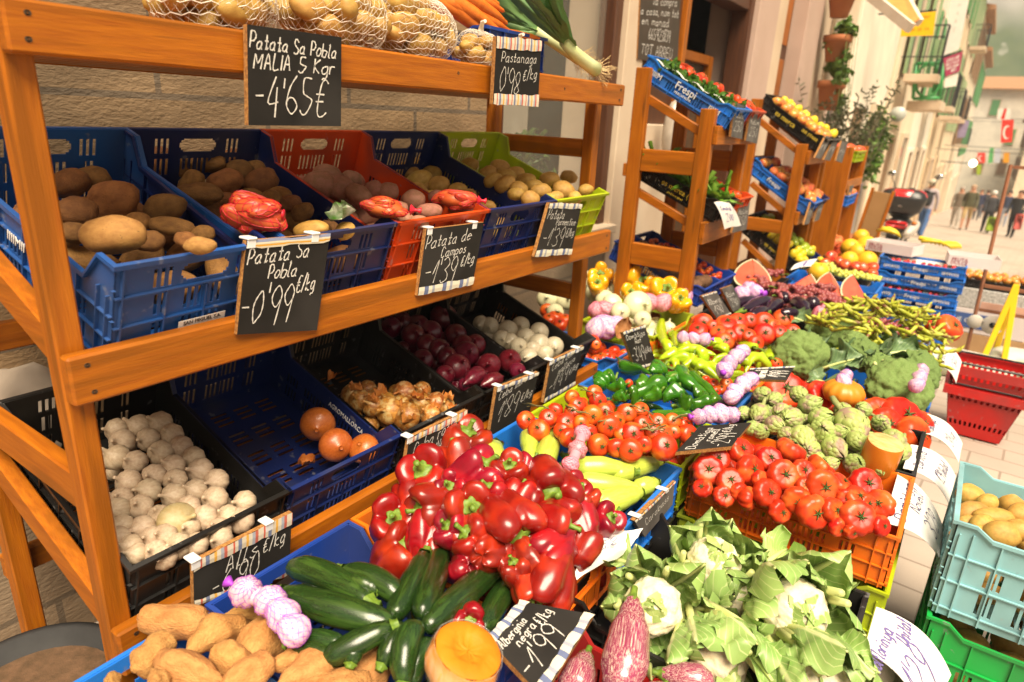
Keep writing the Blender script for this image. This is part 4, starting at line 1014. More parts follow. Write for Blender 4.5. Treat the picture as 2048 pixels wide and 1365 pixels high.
pk = MB(); pk.rings(leaf_rings(3, .075, .05, .5, .25, .5, 8, 7), closed=False); o = pk.build('paper_wrap', mat('green printed wrap', (.08, .22, .02), (.5, .5, .42), .4, ns=30.)); o.location = onp(690, 436, -.27, -.2, -1.28); o.rotation_euler = (.9, -.3, .6)
tag(o, 'crumpled green and white paper wrap beside the second red net bag', 'wrapper')
def onxq(x, *ps): return [onx(a, b, x) for a, b in ps]
board("tall blackboard '4 65' hanging over the top rail", onxq(-1.243, (494, 49), (683, 75), (682, 253), (497, 251)), [("Patata Sa Pobla", .02, .22, .15, .02, .93), ("MALIA 5 Kgr", .05, .42, .16, .0, .88), ("-4'65€", .05, .88, .38, 0, .80)], lw=.0055, seed=2)
board("blackboard 'Pastanaga 0 98' with striped cloth at top and bottom", onxq(-1.225, (993, 73), (1083, 81), (1076, 213), (986, 209)), [("Pastanaga", .12, .36, .15, -.02, .80), ("0'98", .10, .80, .34, .05, .46), ("€/kg", .60, .62, .16, -.15, .34)], ('top', 'bottom'), 0, lw=.0040, seed=3, strips=.17)
board("blackboard 'Patata Sa Pobla 0 99' clipped on the nearest blue crate", onxq(-1.25, (493, 482), (660, 468), (634, 661), (474, 670)), [("Patata Sa", .03, .25, .17, -.05, .74), ("Pobla", .28, .42, .15, -.05, .36), ("-0'99", .0, .88, .37, -.03, .64), ("€/kg", .64, .58, .16, -.1, .25)], ('topthin',), 2, (.05, .80), lw=.0055, seed=4, strips=.16)
board("blackboard 'Patata de Campos 1 39' clipped on the orange crate", onxq(-1.25, (853, 459), (968, 445), (945, 570), (835, 592)), [("Patata de", .02, .30, .19, -.08, .80), ("Campos", .30, .46, .15, -.05, .45), ("-1'39", .06, .85, .36, -.02, .58), ("€/kg", .68, .66, .16, -.2, .26)], ('bottom',), 1, (.05, .82), lw=.005, seed=5, strips=.13)
board("blackboard 'Patata Parmentine 1 39' hung between the blue and the lime crate", onxq(-1.245, (1099, 406), (1164, 408), (1142, 509), (1069, 514)), [("Patata", .05, .30, .18, -.03, .5), ("Parmentine", .34, .42, .14, .0, .60), ("-1'39", .08, .80, .34, .02, .60), ("€/kg", .70, .66, .15, -.2, .25)], ('topthin', 'botthin'), 1, lw=.0038, seed=6, strips=.2)
board("blackboard 'Alls' with striped cloth edge below the garlic", [onp(386, 1126, -.95, 0) if False else onx(386, 1126, -1.215), onx(584, 1025, -1.215), onx(578, 1150, -1.215), onx(388, 1212, -1.215)], [("Alls", .30, .52, .30, -.28, .34), ("€/kg", .68, .46, .22, -.25, .26), ("-6'90", .16, .96, .44, -.32, .5)], ('top', 'botthin'), 0, (.02, .74), lw=.0048, seed=7, strips=.20)
board("blackboard 'Ceba rossa' with striped cloth, half behind the red peppers", onxq(-1.225, (819, 876), (934, 820), (920, 945), (800, 988)), [("Ceba rossa", .1, .38, .20, -.30, .75), ("L'ENVASOL", .3, .52, .14, -.32, .5), ("0'90", .1, .85, .34, -.3, .5)], ('topthin',), 0, (.0, .75), lw=.0045, seed=8, strips=.22)
board("blackboard 'Ceba morada 1 89' below the red onions", onxq(-1.225, (994, 776), (1077, 744), (1056, 840), (978, 876)), [("Ceba morada", .08, .28, .16, -.3, .82), ("1'89", .12, .74, .36, -.2, .50), ("€/kg", .65, .52, .17, -.3, .3)], ('topthin',), 1, (.05, .8), lw=.004, seed=9, strips=.16)
board("blackboard 'Ceba blanca 1 49' below the white onions", onxq(-1.225, (1102, 722), (1167, 692), (1149, 770), (1087, 806)), [("Ceba blanca", .08, .28, .17, -.3, .85), ("mallorca", .30, .44, .14, -.3, .5), ("-1'49", .08, .84, .34, -.3, .58), ("€/kg", .68, .62, .15, -.4, .28)], ('topthin', 'botthin'), 1, (.0, .8), lw=.0035, seed=10, strips=.16)
def sack(c, e, protos, D, label, seed, n=26, thr=.0009, dens=(48, 18), grp='white net bags of potatoes'):
 rnd = random.Random(seed); sp = []
 lab_p = 'potato inside the ' + label
 for k in range(n):
  for _ in range(30):
   d = Vector((rnd.uniform(-1, 1), rnd.uniform(-1, 1), rnd.uniform(-1, 1)))
   if d.length > 1: continue
   p = Vector((d.x * e[0], d.y * e[1], d.z * e[2])) * .72
   if all((p - q).length > D * .52 for q in sp): break
  sp.append(p); s = D * rnd.uniform(.9, 1.15)
  put(protos[k % len(protos)], T(Vector(c) + p) @ RZ(rnd.uniform(0, 6)) @ RX(rnd.uniform(-1, 1)) @ S3(s, s * .95, s * .9), 'potato inside ' + label.split(' lying')[0].split(' at ')[0], grp + ', the potatoes')
 nu, nv = dens; mb = MB()
 def hull(th, ph):
  d = Vector((math.sin(th) * math.cos(ph), math.sin(th) * math.sin(ph), math.cos(th)))
  r = max((q.dot(d) * .92 + D * .47) for q in sp); return Vector(c) + d * max(r, D * .5)
 P = [[hull(math.pi * (.03 + .94 * i / nv), 2 * math.pi * j / nu + .12 * math.sin(i)) for j in range(nu)] for i in range(nv + 1)]
 for i in range(1, nv): mb.tube([(P[i][j % nu] * .75 + P[i + (j % 2)][j % nu] * .25) for j in range(nu + 1)], thr * 1.2, 4, cap=False)
 for j in range(nu):
  for sg in (1, -1):
   mb.tube([P[i][(j + ((i // 1) % 2 if sg > 0 else 1 - (i % 2))) % nu] for i in range(nv + 1)], thr * .45, 3, cap=False)
 o = mb.build('net_bag', m_netw); tag(o, label, 'net bag', grp)
 t = MB(); a = P[0][0]; t.tube([a - Vector((0, 0, .012)), a + Vector((.0, .0, .008)), a + Vector((.012, -.01, .022)), a + Vector((.03, -.02, .024))], lambda t: .009 - .004 * t, 8); t.build('tied_end', m_netw, o)
zt = .132
sack((-1.42, .90, zt + .07), (.15, .17, .085), POTY, .088, 'white net bag of pale potatoes at the near end of the top shelf', 1)
sack((-1.40, 1.19, zt + .075), (.15, .17, .09), POTY, .088, 'white net bag of pale potatoes above the tall blackboard', 2)
sack((-1.385, 1.46, zt + .078), (.14, .16, .095), POTY, .088, 'white net bag of pale potatoes right of the tall blackboard', 3)
sack((-1.315, 1.685, zt + .038), (.06, .105, .045), POTY, .06, 'small white net bag of yellow potatoes lying next to the big ones', 4, 16, .0005, (34, 14))
sack((-1.305, 1.87, zt + .036), (.055, .085, .042), POTY, .058, 'small white net bag of yellow potatoes lying beside the carrots', 5, 14, .0005, (34, 14))
crate('crate', P_ROYAL, 'blue crate of carrots at the far end of the top shelf', T(-1.63, 1.97, zt + .005) @ RY(0), L=.5, W=.34, H=.12, Hs=.10)
def carrot(seed):
 mb = MB(); mb.rings(spindle(lerp_prof([(0, 0), (.04, .12), (.3, .28), (.8, .47), (.96, .48), (.99, .3), (1, .1)]), 14, 24, .15, .08, seed)); return Proto('carrot', 'carrot', mb.mesh('carrot', m_carrot, True), [])
CAR = [carrot(i) for i in range(3)]
longs(CAR, [(1020, 118, 850, -30, 34), (1030, 95, 900, -5, 36), (1024, 62, 880, 0, 34), (1018, 48, 910, -20, 34), (1010, 22, 880, -40, 34), (985, 68, 830, -20, 36), (960, 55, 820, -25, 36), (1082, 76, 1000, 68, 20), (940, 30, 800, -40, 36), (1000, 8, 900, -40, 30), (970, 60, 850, -20, 34)],
 lambda px, py: onx(px, py, -1.40 + .12 * (1020 - px) / -200), 'carrots on the top shelf', 'orange carrot', 'of the carrots on the top shelf', 5, 3)
def leek(seed):
 mb = MB(); mb.tube([(0, 0, 0), (.08, .0, .01), (.2, 0, .03), (.3, 0, .06)], lambda t: .034 - .008 * t, 14)
 lv = MB(); rnd = random.Random(seed)
 for k in range(7):
  L = rnd.uniform(.42, .6); M = T(.24 + .01 * k, 0, .05) @ RX((k - 3) * .42) @ RY(-.25 - .07 * k) @ RZ((k - 3) * .11)
  lv.rings(leaf_rings(seed + k, L, .055, .55, -.12 if k % 2 else .1, .05, 12, 7), M, closed=False, uv=True)
 rt = MB()
 for k in range(110):
  a = rnd.uniform(0, 6.28); r = rnd.uniform(.004, .028); p = Vector((.0, r * math.cos(a), r * math.sin(a))); d = Vector((-1, .9 * math.cos(a), .9 * math.sin(a))).normalized() * rnd.uniform(.02, .09)
  q = p + d + Vector((0, rnd.uniform(-.02, .02), rnd.uniform(-.02, .01))); rt.tube([p, (p + q) / 2 + Vector((0, rnd.uniform(-.01, .01), rnd.uniform(-.01, .01))), q, q + Vector((rnd.uniform(-.02, .01), rnd.uniform(-.015, .015), -.012))], .0007, 3, cap=False)
 return Proto('leek', 'leek', mb.mesh('leek', m_leekw, True), [('leaves', lv.mesh('leaves', m_leek, True)), ('roots', rt.mesh('roots', mat('pale roots', (.70, .52, .26), (.55, .38, .16), .7)))])
lk = leek(2)
p = onx(1192, 140, -1.28); q = onx(1092, 98, -1.32)
put(lk, T(p) @ frame(q - p, (0, 0, 1)) @ S3(.70, .78, .78), 'leek with a tuft of pale roots over the rail end', 'leeks on the top shelf')
p = onx(1160, 118, -1.36); q = onx(1062, 52, -1.42)
put(lk, T(p) @ frame(q - p, (0, .3, 1)) @ RX(1.2) @ S3(.70, .74, .74), 'leek lying behind the other with blue green leaves', 'leeks on the top shelf')
# ============================================================ LOW CRATES IN FRONT OF THE RACK
def heap(x0, x1, y0, y1, z0, h, p=1.0):
 xc, yc, a, b = (x0 + x1) / 2, (y0 + y1) / 2, (x1 - x0) / 2, (y1 - y0) / 2
 def zs(x, y):
  u = min(1, abs((x - xc) / a)); v = min(1, abs((y - yc) / b)); return z0 + h * ((1 - u ** 2.5) * (1 - v ** 2.5)) ** p
 def f(px, py):
  v = ray(px, py); k = (z0 + h + .01) / v.z; k1 = (z0 - .02) / v.z
  n = 120
  for i in range(n + 1):
   q = v * (k + (k1 - k) * i / n)
   if q.z <= zs(q.x, q.y): return q
  return v * (z0 / v.z)
 f.zs = zs
 return f
def flat_crate(m, label, x0, x1, y0, y1, zt, H=.17, Hs=.125, along='x', group='shallow crates in front of the rack', name='crate'):
 L, W = (x1 - x0 - .02, y1 - y0 - .02) if along == 'x' else (y1 - y0 - .02, x1 - x0 - .02)
 M = T((x0 + x1) / 2, (y0 + y1) / 2, zt - H) @ (RZ(math.pi / 2) if along == 'y' else Matrix())
 return crate(name, m, label, M, L=round(L, 3), W=round(W, 3), H=H, Hs=Hs, group=group), M
ZA = -1.03
XA0, XA1 = -1.165, -.572
A = {}
for nm, m, y0, y1, lab in (('sweet', P_SKY, .19, .585, 'bright blue crate of sweet potatoes at the bottom edge of the picture'),
   ('courg', P_ROYAL, .59, .995, 'dark blue crate of dark green courgettes'),
   ('pep', P_ORANGE, 1.0, 1.42, 'orange crate heaped with red bell peppers'),
   ('zuc', P_SKY, 1.425, 1.835, 'bright blue crate of pale green courgettes'),
   ('vine', P_LIME, 1.84, 2.21, 'lime crate of vine tomatoes behind the pale courgettes'),
   ('gpep', P_SKY, 2.215, 2.62, 'blue crate of dark green long peppers'),
   ('lpep', P_ORANGE, 2.625, 3.04, 'orange crate of light green peppers'),
   ('rtom', P_ORANGE, 3.05, 3.56, 'crate of smooth red tomatoes behind the light green peppers')):
 A[nm] = flat_crate(m, lab, XA0, XA1, y0, y1, ZA)
B_ = {}
for nm, m, x0, x1, y0, y1, z, lab in (('aub', P_RED, -.600, -.02, .70, 1.155, -1.13, 'red crate of striped aubergines at the bottom edge'),
   ('caul', P_BLACK, -.612, .0, 1.175, 1.665, -1.10, 'black crate of cauliflowers with yellow print'),
   ('beef', P_ORANGE, -.562, .036, 1.86, 2.275, -1.034, 'orange crate of ribbed beef tomatoes on lime crates'),
   ('art', P_BLACK, -.560, .036, 2.285, 2.69, -1.034, 'black crate of artichokes'),
   ('big', P_ORANGE, -.560, .036, 2.70, 3.03, -1.08, 'orange crate of big tomatoes behind the artichokes'),
   ('broc', P_SKY, -.560, .030, 3.04, 3.48, -1.06, 'bright blue crate of broccoli'),
   ('bean', P_LIME, -.560, .030, 3.50, 4.02, -1.04, 'lime crate heaped with bean pods')):
 B_[nm] = flat_crate(m, lab, x0, x1, y0, y1, z, Hs=.156 if nm == 'beef' else .125)
print_on(B_['caul'][0], 'es merca', .06, T(.02, -.2355 - .0085, .085) @ RX(math.pi / 2), PRINT_Y)
for k, (x0, x1, y0, y1, zt, n, m, lab) in enumerate((
  (-.575, .045, 1.85, 2.28, -1.204, 2, P_LIME, 'lime crate under the orange crate of beef tomatoes'), (-.57, .04, 2.29, 2.69, -1.204, 2, P_BLACK, 'black crate under the artichokes'),
  (-.57, .04, 2.70, 3.03, -1.25, 2, P_BLACK, 'black crate under the big tomatoes'), (-.57, .035, 3.04, 3.48, -1.23, 2, P_ROYAL, 'dark blue crate under the broccoli'), (-.57, .035, 3.50, 4.02, -1.21, 2, P_ROYAL, 'dark blue crate under the beans'),
  (-.612, .0, 1.19, 1.65, -1.27, 2, P_BLACK, 'black crate under the cauliflowers'), (-.60, -.02, .70, 1.15, -1.30, 2, P_BLACK, 'black crate under the striped aubergines'),
  *[(XA0, XA1, A0, A1, -1.20, 2, P_BLACK, 'black crate under the %s' % n_) for A0, A1, n_ in ((.19, .585, 'sweet potatoes'), (.59, .995, 'dark courgettes'), (1.0, 1.42, 'red peppers'), (1.425, 1.835, 'pale courgettes'), (1.84, 2.21, 'vine tomatoes'), (2.215, 2.62, 'long green peppers'), (2.625, 3.04, 'light green peppers'), (3.05, 3.56, 'smooth red tomatoes'))])):
 h = (zt + EYE) / n
 for j in range(n):
  flat_crate(m, lab + (', upper of two' if j == n - 1 else ', on the paving'), x0, x1, y0, y1, zt - j * 0 - (n - 1 - j) * h - .003, H=round(h - .004, 3), Hs=round(h * .86, 3), group='crates carrying the shallow crates')
FA = lambda nm, protos, nx, ny, z, D, lab, g, seed=0, long=0., w=.17: fill(protos, A[nm][1] if nm in A else B_[nm][1], nx, ny, -.27, .27, -w, w, z, D, lab, g, seed, long=long)
hp = heap(-1.16, -.57, .12, .66, -1.04, .09)
g = 'sweet potatoes in the bright blue crate'
longs(SWEET, [(272, 1232, 425, 1254, 70), (365, 1305, 505, 1236, 76), (446, 1232, 565, 1224, 34), (488, 1322, 558, 1248, 86), (260, 1338, 352, 1278, 66), (305, 1308, 440, 1366, 76), (440, 1378, 552, 1322, 66), (538, 1335, 645, 1306, 60), (550, 1372, 690, 1325, 92), (690, 1352, 782, 1338, 90), (205, 1372, 245, 1350, 40), (290, 1375, 345, 1345, 46), (600, 1320, 668, 1300, 50), (420, 1300, 500, 1330, 60), (630, 1390, 740, 1375, 80)],
 hp, g, 'yellow tan sweet potato', 'of the sweet potato heap', 5, 1)
FA('sweet', SWEET, 4, 3, .09, .085, 'sweet potato packed low in the bright blue crate', g, 1, .16)
hp = heap(-1.16, -.57, .52, 1.08, -1.035, .10)
g = 'dark green courgettes in the dark blue crate'
longs(CRG, [(582, 1126, 742, 1198, 58), (808, 1192, 686, 1134, 52), (786, 1252, 556, 1186, 66, 0, .01), (645, 1322, 785, 1252, 54, 0, .015), (788, 1236, 852, 1108, 54), (845, 1228, 884, 1082, 58, .02, .02), (852, 1252, 1006, 1126, 56, .02, .02), (962, 1262, 1026, 1152, 50), (826, 1240, 800, 1368, 60, .02, .01), (808, 1246, 762, 1330, 46), (860, 1278, 815, 1370, 54), (690, 1290, 600, 1272, 40), (672, 1312, 575, 1292, 36), (700, 1160, 760, 1180, 40), (900, 1250, 950, 1180, 46), (720, 1262, 700, 1330, 46)],
 hp, g, 'glossy dark green courgette', 'of the dark courgettes', 5, 2)
FA('courg', CRG, 3, 4, .09, .05, 'dark courgette packed low in the dark blue crate', g, 2, .22)
rounds(PEP, [(936, 1238, 66, (.2, -.2), 'single red pepper rolled in among the dark courgettes')], hp, 'red pepper among courgettes', '', '')
hp = heap(-1.15, -.53, .96, 1.50, -1.03, .17, .8)
q = lambda X, Y, D, *a: (700 + X * .3418, 780 + Y * .3418, (max(D, 150) if len(a) else D) * .3418 * (1.27 if len(a) else 1.1), *a)
g = 'red bell peppers in the orange crate'
rounds(PEP, [q(660, 325, 215, (.3, -.85)), q(620, 425, 175, (-.3, -.9, -1)), q(445, 515, 232, (-.1, -.55)), q(730, 510, 235, (.6, -.75)), q(930, 500, 180, (0, -.8)), q(1055, 485, 150, (.3, -.9, -1)), q(1160, 580, 262, (.15, .05)), q(490, 680, 205, (-.8, .1)), q(582, 585, 105, (0, -.5)), q(690, 695, 225, (.2, -.35)), q(255, 780, 215, (.2, -.5)), q(440, 840, 175, (.2, -.8, -1)), q(840, 620, 165, (-.4, -.8)), q(980, 632, 145, (.3, -.8, -1)), q(930, 785, 275, (.45, .4)), q(1180, 770, 215, (.9, .1)), q(1340, 660, 155, (.2, -.9)), q(1345, 785, 175, (-.3, -.8, -1)), q(1480, 770, 155, (.55, -.5)), q(290, 960, 235, (.55, -.65)), q(735, 875, 205, (-.6, -.6)), q(825, 940, 195, (.3, .1, -1)), q(620, 830, 175, (-.6, -.6)), q(680, 1042, 175, (-.3, .5, -1)), q(1190, 940, 215, (-.8, .3)), q(1350, 930, 170, (.5, -.8, -1)), q(1170, 1110, 240, (-.4, .75)), q(1060, 975, 160, (-.3, -.6, -1)), q(1035, 1160, 140, (.4, .6)), q(345, 640, 95, (-.1, -.6, -1)), q(970, 1060, 125, (-.2, -.9)), q(460, 962, 120, (0, -.9, -1)), q(1300, 600, 100, (.3, -.7))], hp, g, 'glossy red bell pepper', 'of the red pepper heap', 6, 3)
FA('pep', PEP, 5, 3, lambda x, y: .05 + .05 * (1 - (x / .3) ** 2), .10, 'red bell pepper packed low in the orange crate', g, 3)
hp = heap(-1.16, -.57, 1.40, 1.86, -1.055, .055)
g = 'pale green courgettes in the bright blue crate'
longs(CRGL, [(1056, 866, 1060, 918, 38), (1086, 932, 1110, 862, 44), (985, 935, 988, 888, 54), (1004, 922, 1046, 912, 34), (1036, 922, 1088, 922, 34), (1143, 934, 1268, 940, 44, 0, .01), (1228, 948, 1322, 925, 44), (1148, 962, 1282, 978, 42), (1122, 962, 1200, 998, 46), (1188, 1014, 1284, 984, 50), (1272, 978, 1316, 964, 36), (1178, 990, 1236, 1020, 40), (1060, 935, 1130, 950, 34), (1100, 965, 1160, 985, 36)],
 hp, g, 'pale green courgette', 'of the pale courgettes', 5, 4)
FA('zuc', CRGL, 3, 4, .07, .05, 'pale courgette packed low in its bright blue crate', g, 4, .2)
hp = heap(-1.15, -.53, 1.62, 2.27, -1.02, .13, .8)
g = 'vine tomatoes in the lime crate'
vt = [(1300, 45, 85), (1430, 20, 90), (1450, 65, 100), (1030, 180, 104), (1105, 235, 122), (1200, 125, 90), (1160, 165, 104), (1300, 130, 90), (1420, 150, 120), (1265, 195, 112), (1280, 280, 110), (1515, 215, 132), (1620, 140, 112), (1700, 120, 92), (1710, 200, 94), (1800, 190, 102), (1885, 185, 92), (1650, 260, 132), (1830, 260, 112),
 (1455, 325, 128), (1560, 340, 104), (1640, 355, 132), (1720, 320, 94), (1835, 335, 152), (1975, 260, 112), (1350, 195, 92), (1400, 250, 92), (1890, 250, 84), (1490, 130, 100), (1330, 90, 96), (1240, 240, 96), (1560, 180, 96), (1770, 250, 96), (1590, 260, 90), (1960, 205, 90)]
rounds(TOM, [q(x, y, d) for x, y, d in vt], hp, g, 'orange red vine tomato', 'of the vine tomatoes', 6, 5, stem=(.1, -.25))
vs_ = MB()
rnd = random.Random(5)
vine_m = mat('tomato vine', (.12, .11, .03), (.20, .16, .05), .7, ns=40.)
for k, (a, b, c) in enumerate((((1010, 135), (1090, 150), (1160, 165)), ((1330, 30), (1380, 60), (1440, 90)), ((1260, 150), (1330, 190), (1400, 200)), ((1490, 170), (1500, 220), (1480, 260)), ((1630, 150), (1690, 170), (1770, 205)), ((1690, 290), (1760, 300), (1840, 265)), ((1720, 250), (1750, 290), (1830, 300)), ((1880, 230), (1960, 200), (2040, 195)))):
 P = [hp(700 + x * .3418, 780 + y * .3418) + Vector((0, 0, .034)) for x, y in (a, b, c)]
 m_ = MB(); m_.tube([P[0], (P[0] + P[1]) / 2 + Vector((0, 0, .006)), P[1], (P[1] + P[2]) / 2 + Vector((0, 0, .005)), P[2]], lambda t: .0034 - .0012 * t, 6)
 for s in range(3):
  p0 = P[0].lerp(P[2], .2 + .3 * s) + Vector((0, 0, .004)); m_.tube([p0, p0 + Vector((rnd.uniform(-.02, .02), rnd.uniform(-.02, .02), -.004)), p0 + Vector((rnd.uniform(-.035, .035), rnd.uniform(-.035, .035), -.014))], .0018, 5)
 tag(m_.build('tomato_vine', vine_m, None, True), 'dry green vine stalk across tomatoes, %s of the vine tomato heap' % ('at the left end', 'at the far back', 'near the left back', 'in the middle', 'right of the middle', 'near the front', 'at the front right', 'at the right end')[k], 'vine stalk', 'vine stalks on the tomatoes')
FA('vine', TOM, 6, 4, lambda x, y: .10 + .05 * (1 - (x / .3) ** 2), .062, 'vine tomato packed low in the lime crate', g, 5)
hp = heap(-1.16, -.55, 2.12, 2.66, -1.03, .09)
z7 = lambda X, Y: (1180 + X * .293, 420 + Y * .293)
def z7l(*it): return [(*z7(a, b), *z7(c, d), w, *r) for a, b, c, d, w, *r in it]
g = 'dark green long peppers in the blue crate'
longs(GPEP, [(*z7(400, 1130), *z7(215, 1045), 30), (*z7(225, 1290), *z7(515, 1165), 36), (*z7(790, 1265), *z7(560, 1085), 42), (*z7(910, 1335), *z7(680, 1105), 26), (*z7(500, 1300), *z7(605, 1215), 40), (*z7(730, 1345), *z7(590, 1320), 46), (*z7(20, 1210), *z7(110, 1150), 42), (*z7(110, 1215), *z7(245, 1195), 30), (*z7(310, 1210), *z7(400, 1160), 34), (*z7(520, 1190), *z7(580, 1130), 32), (*z7(150, 1290), *z7(240, 1255), 30),
   (*z7(400, 1110), *z7(500, 1070), 40), (*z7(420, 1380), *z7(690, 1400), 22), (*z7(250, 1240), *z7(330, 1280), 30), (*z7(650, 1330), *z7(820, 1310), 32), (*z7(360, 1290), *z7(480, 1240), 30), (*z7(700, 1210), *z7(780, 1290), 30), (*z7(60, 1160), *z7(170, 1130), 32), (*z7(780, 1330), *z7(880, 1300), 30)],
 hp, g, 'shiny dark green pepper', 'of the dark green peppers', 5, 6)
FA('gpep', GPEP, 4, 5, .10, .04, 'dark green pepper packed low in its blue crate', g, 6, .13)
longs(GPEP, [(1305, 822, 1388, 836, 22, 'striped dull green pepper lying behind the vine tomatoes')], hp, 'pepper by the tomatoes', '', '')
hp = heap(-1.16, -.55, 2.58, 3.12, -1.03, .11)
g = 'light green peppers in the orange crate'
rl = random.Random(4)
lp = [(470, 1020, 600, 955, 22), (530, 990, 482, 765, 24), (600, 950, 560, 840, 22), (860, 985, 610, 940, 24), (890, 1150, 700, 1030, 26), (500, 1065, 690, 990, 24), (625, 1090, 710, 1000, 24), (815, 1055, 945, 1000, 22), (1000, 880, 1110, 950, 28), (1050, 1060, 1205, 1040, 32), (840, 930, 950, 960, 24), (600, 900, 700, 950, 24), (700, 950, 800, 1010, 22), (750, 1040, 900, 1090, 22), (980, 1010, 1090, 1050, 26), (560, 1000, 700, 940, 22), (780, 920, 900, 900, 22), (1100, 990, 1180, 1060, 26), (900, 1120, 1000, 1040, 24), (480, 900, 560, 960, 22), (1180, 930, 1240, 1010, 26), (660, 880, 780, 930, 22), (520, 1040, 610, 1080, 20), (700, 1110, 800, 1060, 22)]
longs(LPEP, [(*z7(a, b), *z7(c, d), w) for a, b, c, d, w in lp], hp, g, 'light green long pepper', 'of the light green peppers', 6, 7)
FA('lpep', LPEP, 5, 5, .11, .035, 'light green pepper packed low in the orange crate', g, 7, .14)
hp = heap(-1.16, -.50, 2.96, 3.62, -1.02, .12, .8)
g = 'smooth red tomatoes behind the light green peppers'
rounds(TOMR, [(*z7(x, y), d * .293) for x, y, d in ((770, 780, 148), (735, 830, 136), (930, 790, 156), (1010, 770, 140), (1090, 760, 120), (1185, 770, 150), (1315, 750, 146), (880, 850, 130), (920, 900, 130), (1020, 840, 130), (1190, 850, 156), (1290, 840, 116), (1380, 835, 116), (1130, 910, 116), (1080, 860, 106), (1250, 800, 110), (840, 800, 100), (960, 860, 110), (1340, 880, 100))], hp, g, 'smooth red tomato', 'of the smooth red tomatoes', 6, 8, stem=(0, -.4))
FA('rtom', TOMR, 6, 5, .12, .08, 'smooth red tomato packed low in its crate', g, 8)
rounds(TOM, [(*z7(x, y), d * .293) for x, y, d in ((840, 1190, 84), (930, 1185, 90), (790, 1165, 70), (890, 1225, 80), (265, 1185, 60), (540, 1110, 70), (1270, 1055, 90), (860, 1240, 70))], heap(-1.1, -.5, 2.2, 3.0, -1.02, .05), 'small tomatoes between the pepper crates', 'small red tomato', 'between the pepper crates', 4, 3)
hp = heap(-.58, .05, 1.80, 2.30, -1.045, .10, .7)
z4 = lambda X, Y: (1180 + X * .3418, 700 + Y * .3418)
g = 'ribbed beef tomatoes in the orange crate'
bt = [(690, 705, 178, -.1, -.35), (745, 640, 148, 0, -.4), (880, 590, 148, .2, -.5), (820, 770, 158, -.1, -.5), (935, 700, 168, .35, -.2), (1050, 640, 152, 0, -.5), (1175, 585, 172, .5, -.85), (1130, 735, 184, .0, -.3), (1245, 710, 138, .1, -.4), (1345, 680, 148, .7, -.7), (1035, 840, 172, .2, -.35), (925, 870, 138, .8, .1), (1360, 800, 196, -.05, -.1), (1465, 790, 148, .5, -.7), (1210, 880, 164, -.2, .1),
 (1610, 785, 182, .0, -.35), (1690, 905, 172, -.5, -.4), (1310, 950, 198, .05, -.05), (1420, 940, 152, .3, -.3), (1560, 870, 152, .2, -.6), (1565, 985, 206, -.05, -.35), (660, 810, 116, -.4, -.5), (785, 855, 130, 0, -.3), (1110, 945, 138, .2, -.1), (1450, 1040, 116, .3, .3), (1700, 1030, 122, .3, -.2), (1530, 1060, 100, .2, .3), (1000, 760, 110, .4, -.3), (1260, 800, 110, 0, -.5), (1500, 870, 110, -.3, -.2), (870, 830, 110, .3, .2), (1620, 900, 110, .1, -.3)]
rounds(BEEF, [(*z4(x, y), d * .3418 * 1.04, (sx, sy)) for x, y, d, sx, sy in bt], hp, g, 'ribbed beef tomato', 'of the beef tomatoes', 6, 9)
FA('beef', BEEF, 6, 4, lambda x, y: .09 + .04 * (1 - (x / .3) ** 2), .085, 'ribbed beef tomato packed low in the orange crate', g, 9)
p = onz(1764, 905, -.985)
c = MB(); r = 34 * pxm(p); c.lathe([(0, -.07), (r * .9, -.07), (r, -.06), (r * 1.0, .03), (r * .97, .04), (0, .042)], 28, T(p) @ RX(.12) @ RY(.1)); o = c.build('cut_pumpkin', m_pump, None, True, 40)
tag(o, 'thick round cut piece of pumpkin wrapped in film beside the artichokes', 'pumpkin piece')
m_cut = mat('pale cut face under film', (.72, .50, .22), (.60, .34, .10), .25, ns=30., stretch=(1, 3, 1), bump=.4, bs=50., coat=.4)
c = MB(); c.lathe([(r * .96, .0405), (r * .8, .044), (0, .044)], 28, T(p) @ RX(.12) @ RY(.1)); c.build('cut_face', m_cut, o, True)
hp = heap(-.60, .04, 2.24, 2.74, -1.05, .10, .8)
al = [(1010, 270, 120), (990, 370, 120), (1080, 290, 100), (1285, 320, 125), (1220, 260, 110), (1180, 400, 140), (1080, 440, 120), (1350, 400, 140), (1360, 480, 160), (1530, 440, 205), (1430, 575, 150), (1240, 520, 170), (1290, 585, 130), (1640, 570, 140), (1545, 670, 130), (1700, 430, 110), (1770, 540, 160), (1820, 590, 120), (1400, 670, 100), (1270, 620, 90), (900, 370, 90), (950, 460, 100), (1650, 620, 130), (1560, 530, 120), (1480, 360, 110), (1120, 360, 110), (1600, 350, 100), (1680, 680, 110), (1150, 500, 110), (1460, 480, 100), (1000, 480, 100), (1330, 640, 100)]
g = 'artichokes in the black crate'
rr = random.Random(9);
rounds(ART, [(*z4(x, y), d * .3418 * 1.22, (rr.uniform(-.8, .9), rr.uniform(-.5, .75))) for x, y, d in al], hp, g, 'green artichoke', 'of the artichokes', 6, 10)
FA('art', ART, 5, 4, .12, .08, 'artichoke packed low in the black crate', g, 10)
hp = heap(-.57, .06, 2.66, 3.06, -1.09, .05)
rounds(BEEF, [(1800, 838, 92, (.2, -.5)), (1826, 872, 80, (.5, -.2)), (1755, 828, 70, (.0, -.5)), (1770, 850, 70, (.1, -.3)), (1566, 782, 84, (0, -.4)), (1600, 760, 76, (.1, -.5)), (1535, 768, 70, (-.2, -.4)), (1838, 850, 60, (.3, -.3)), (1500, 775, 60, (0, -.5)), (1640, 790, 60, (.2, -.4))], hp, 'big tomatoes behind the artichokes', 'big pale red tomato', 'behind the artichokes', 5, 11)
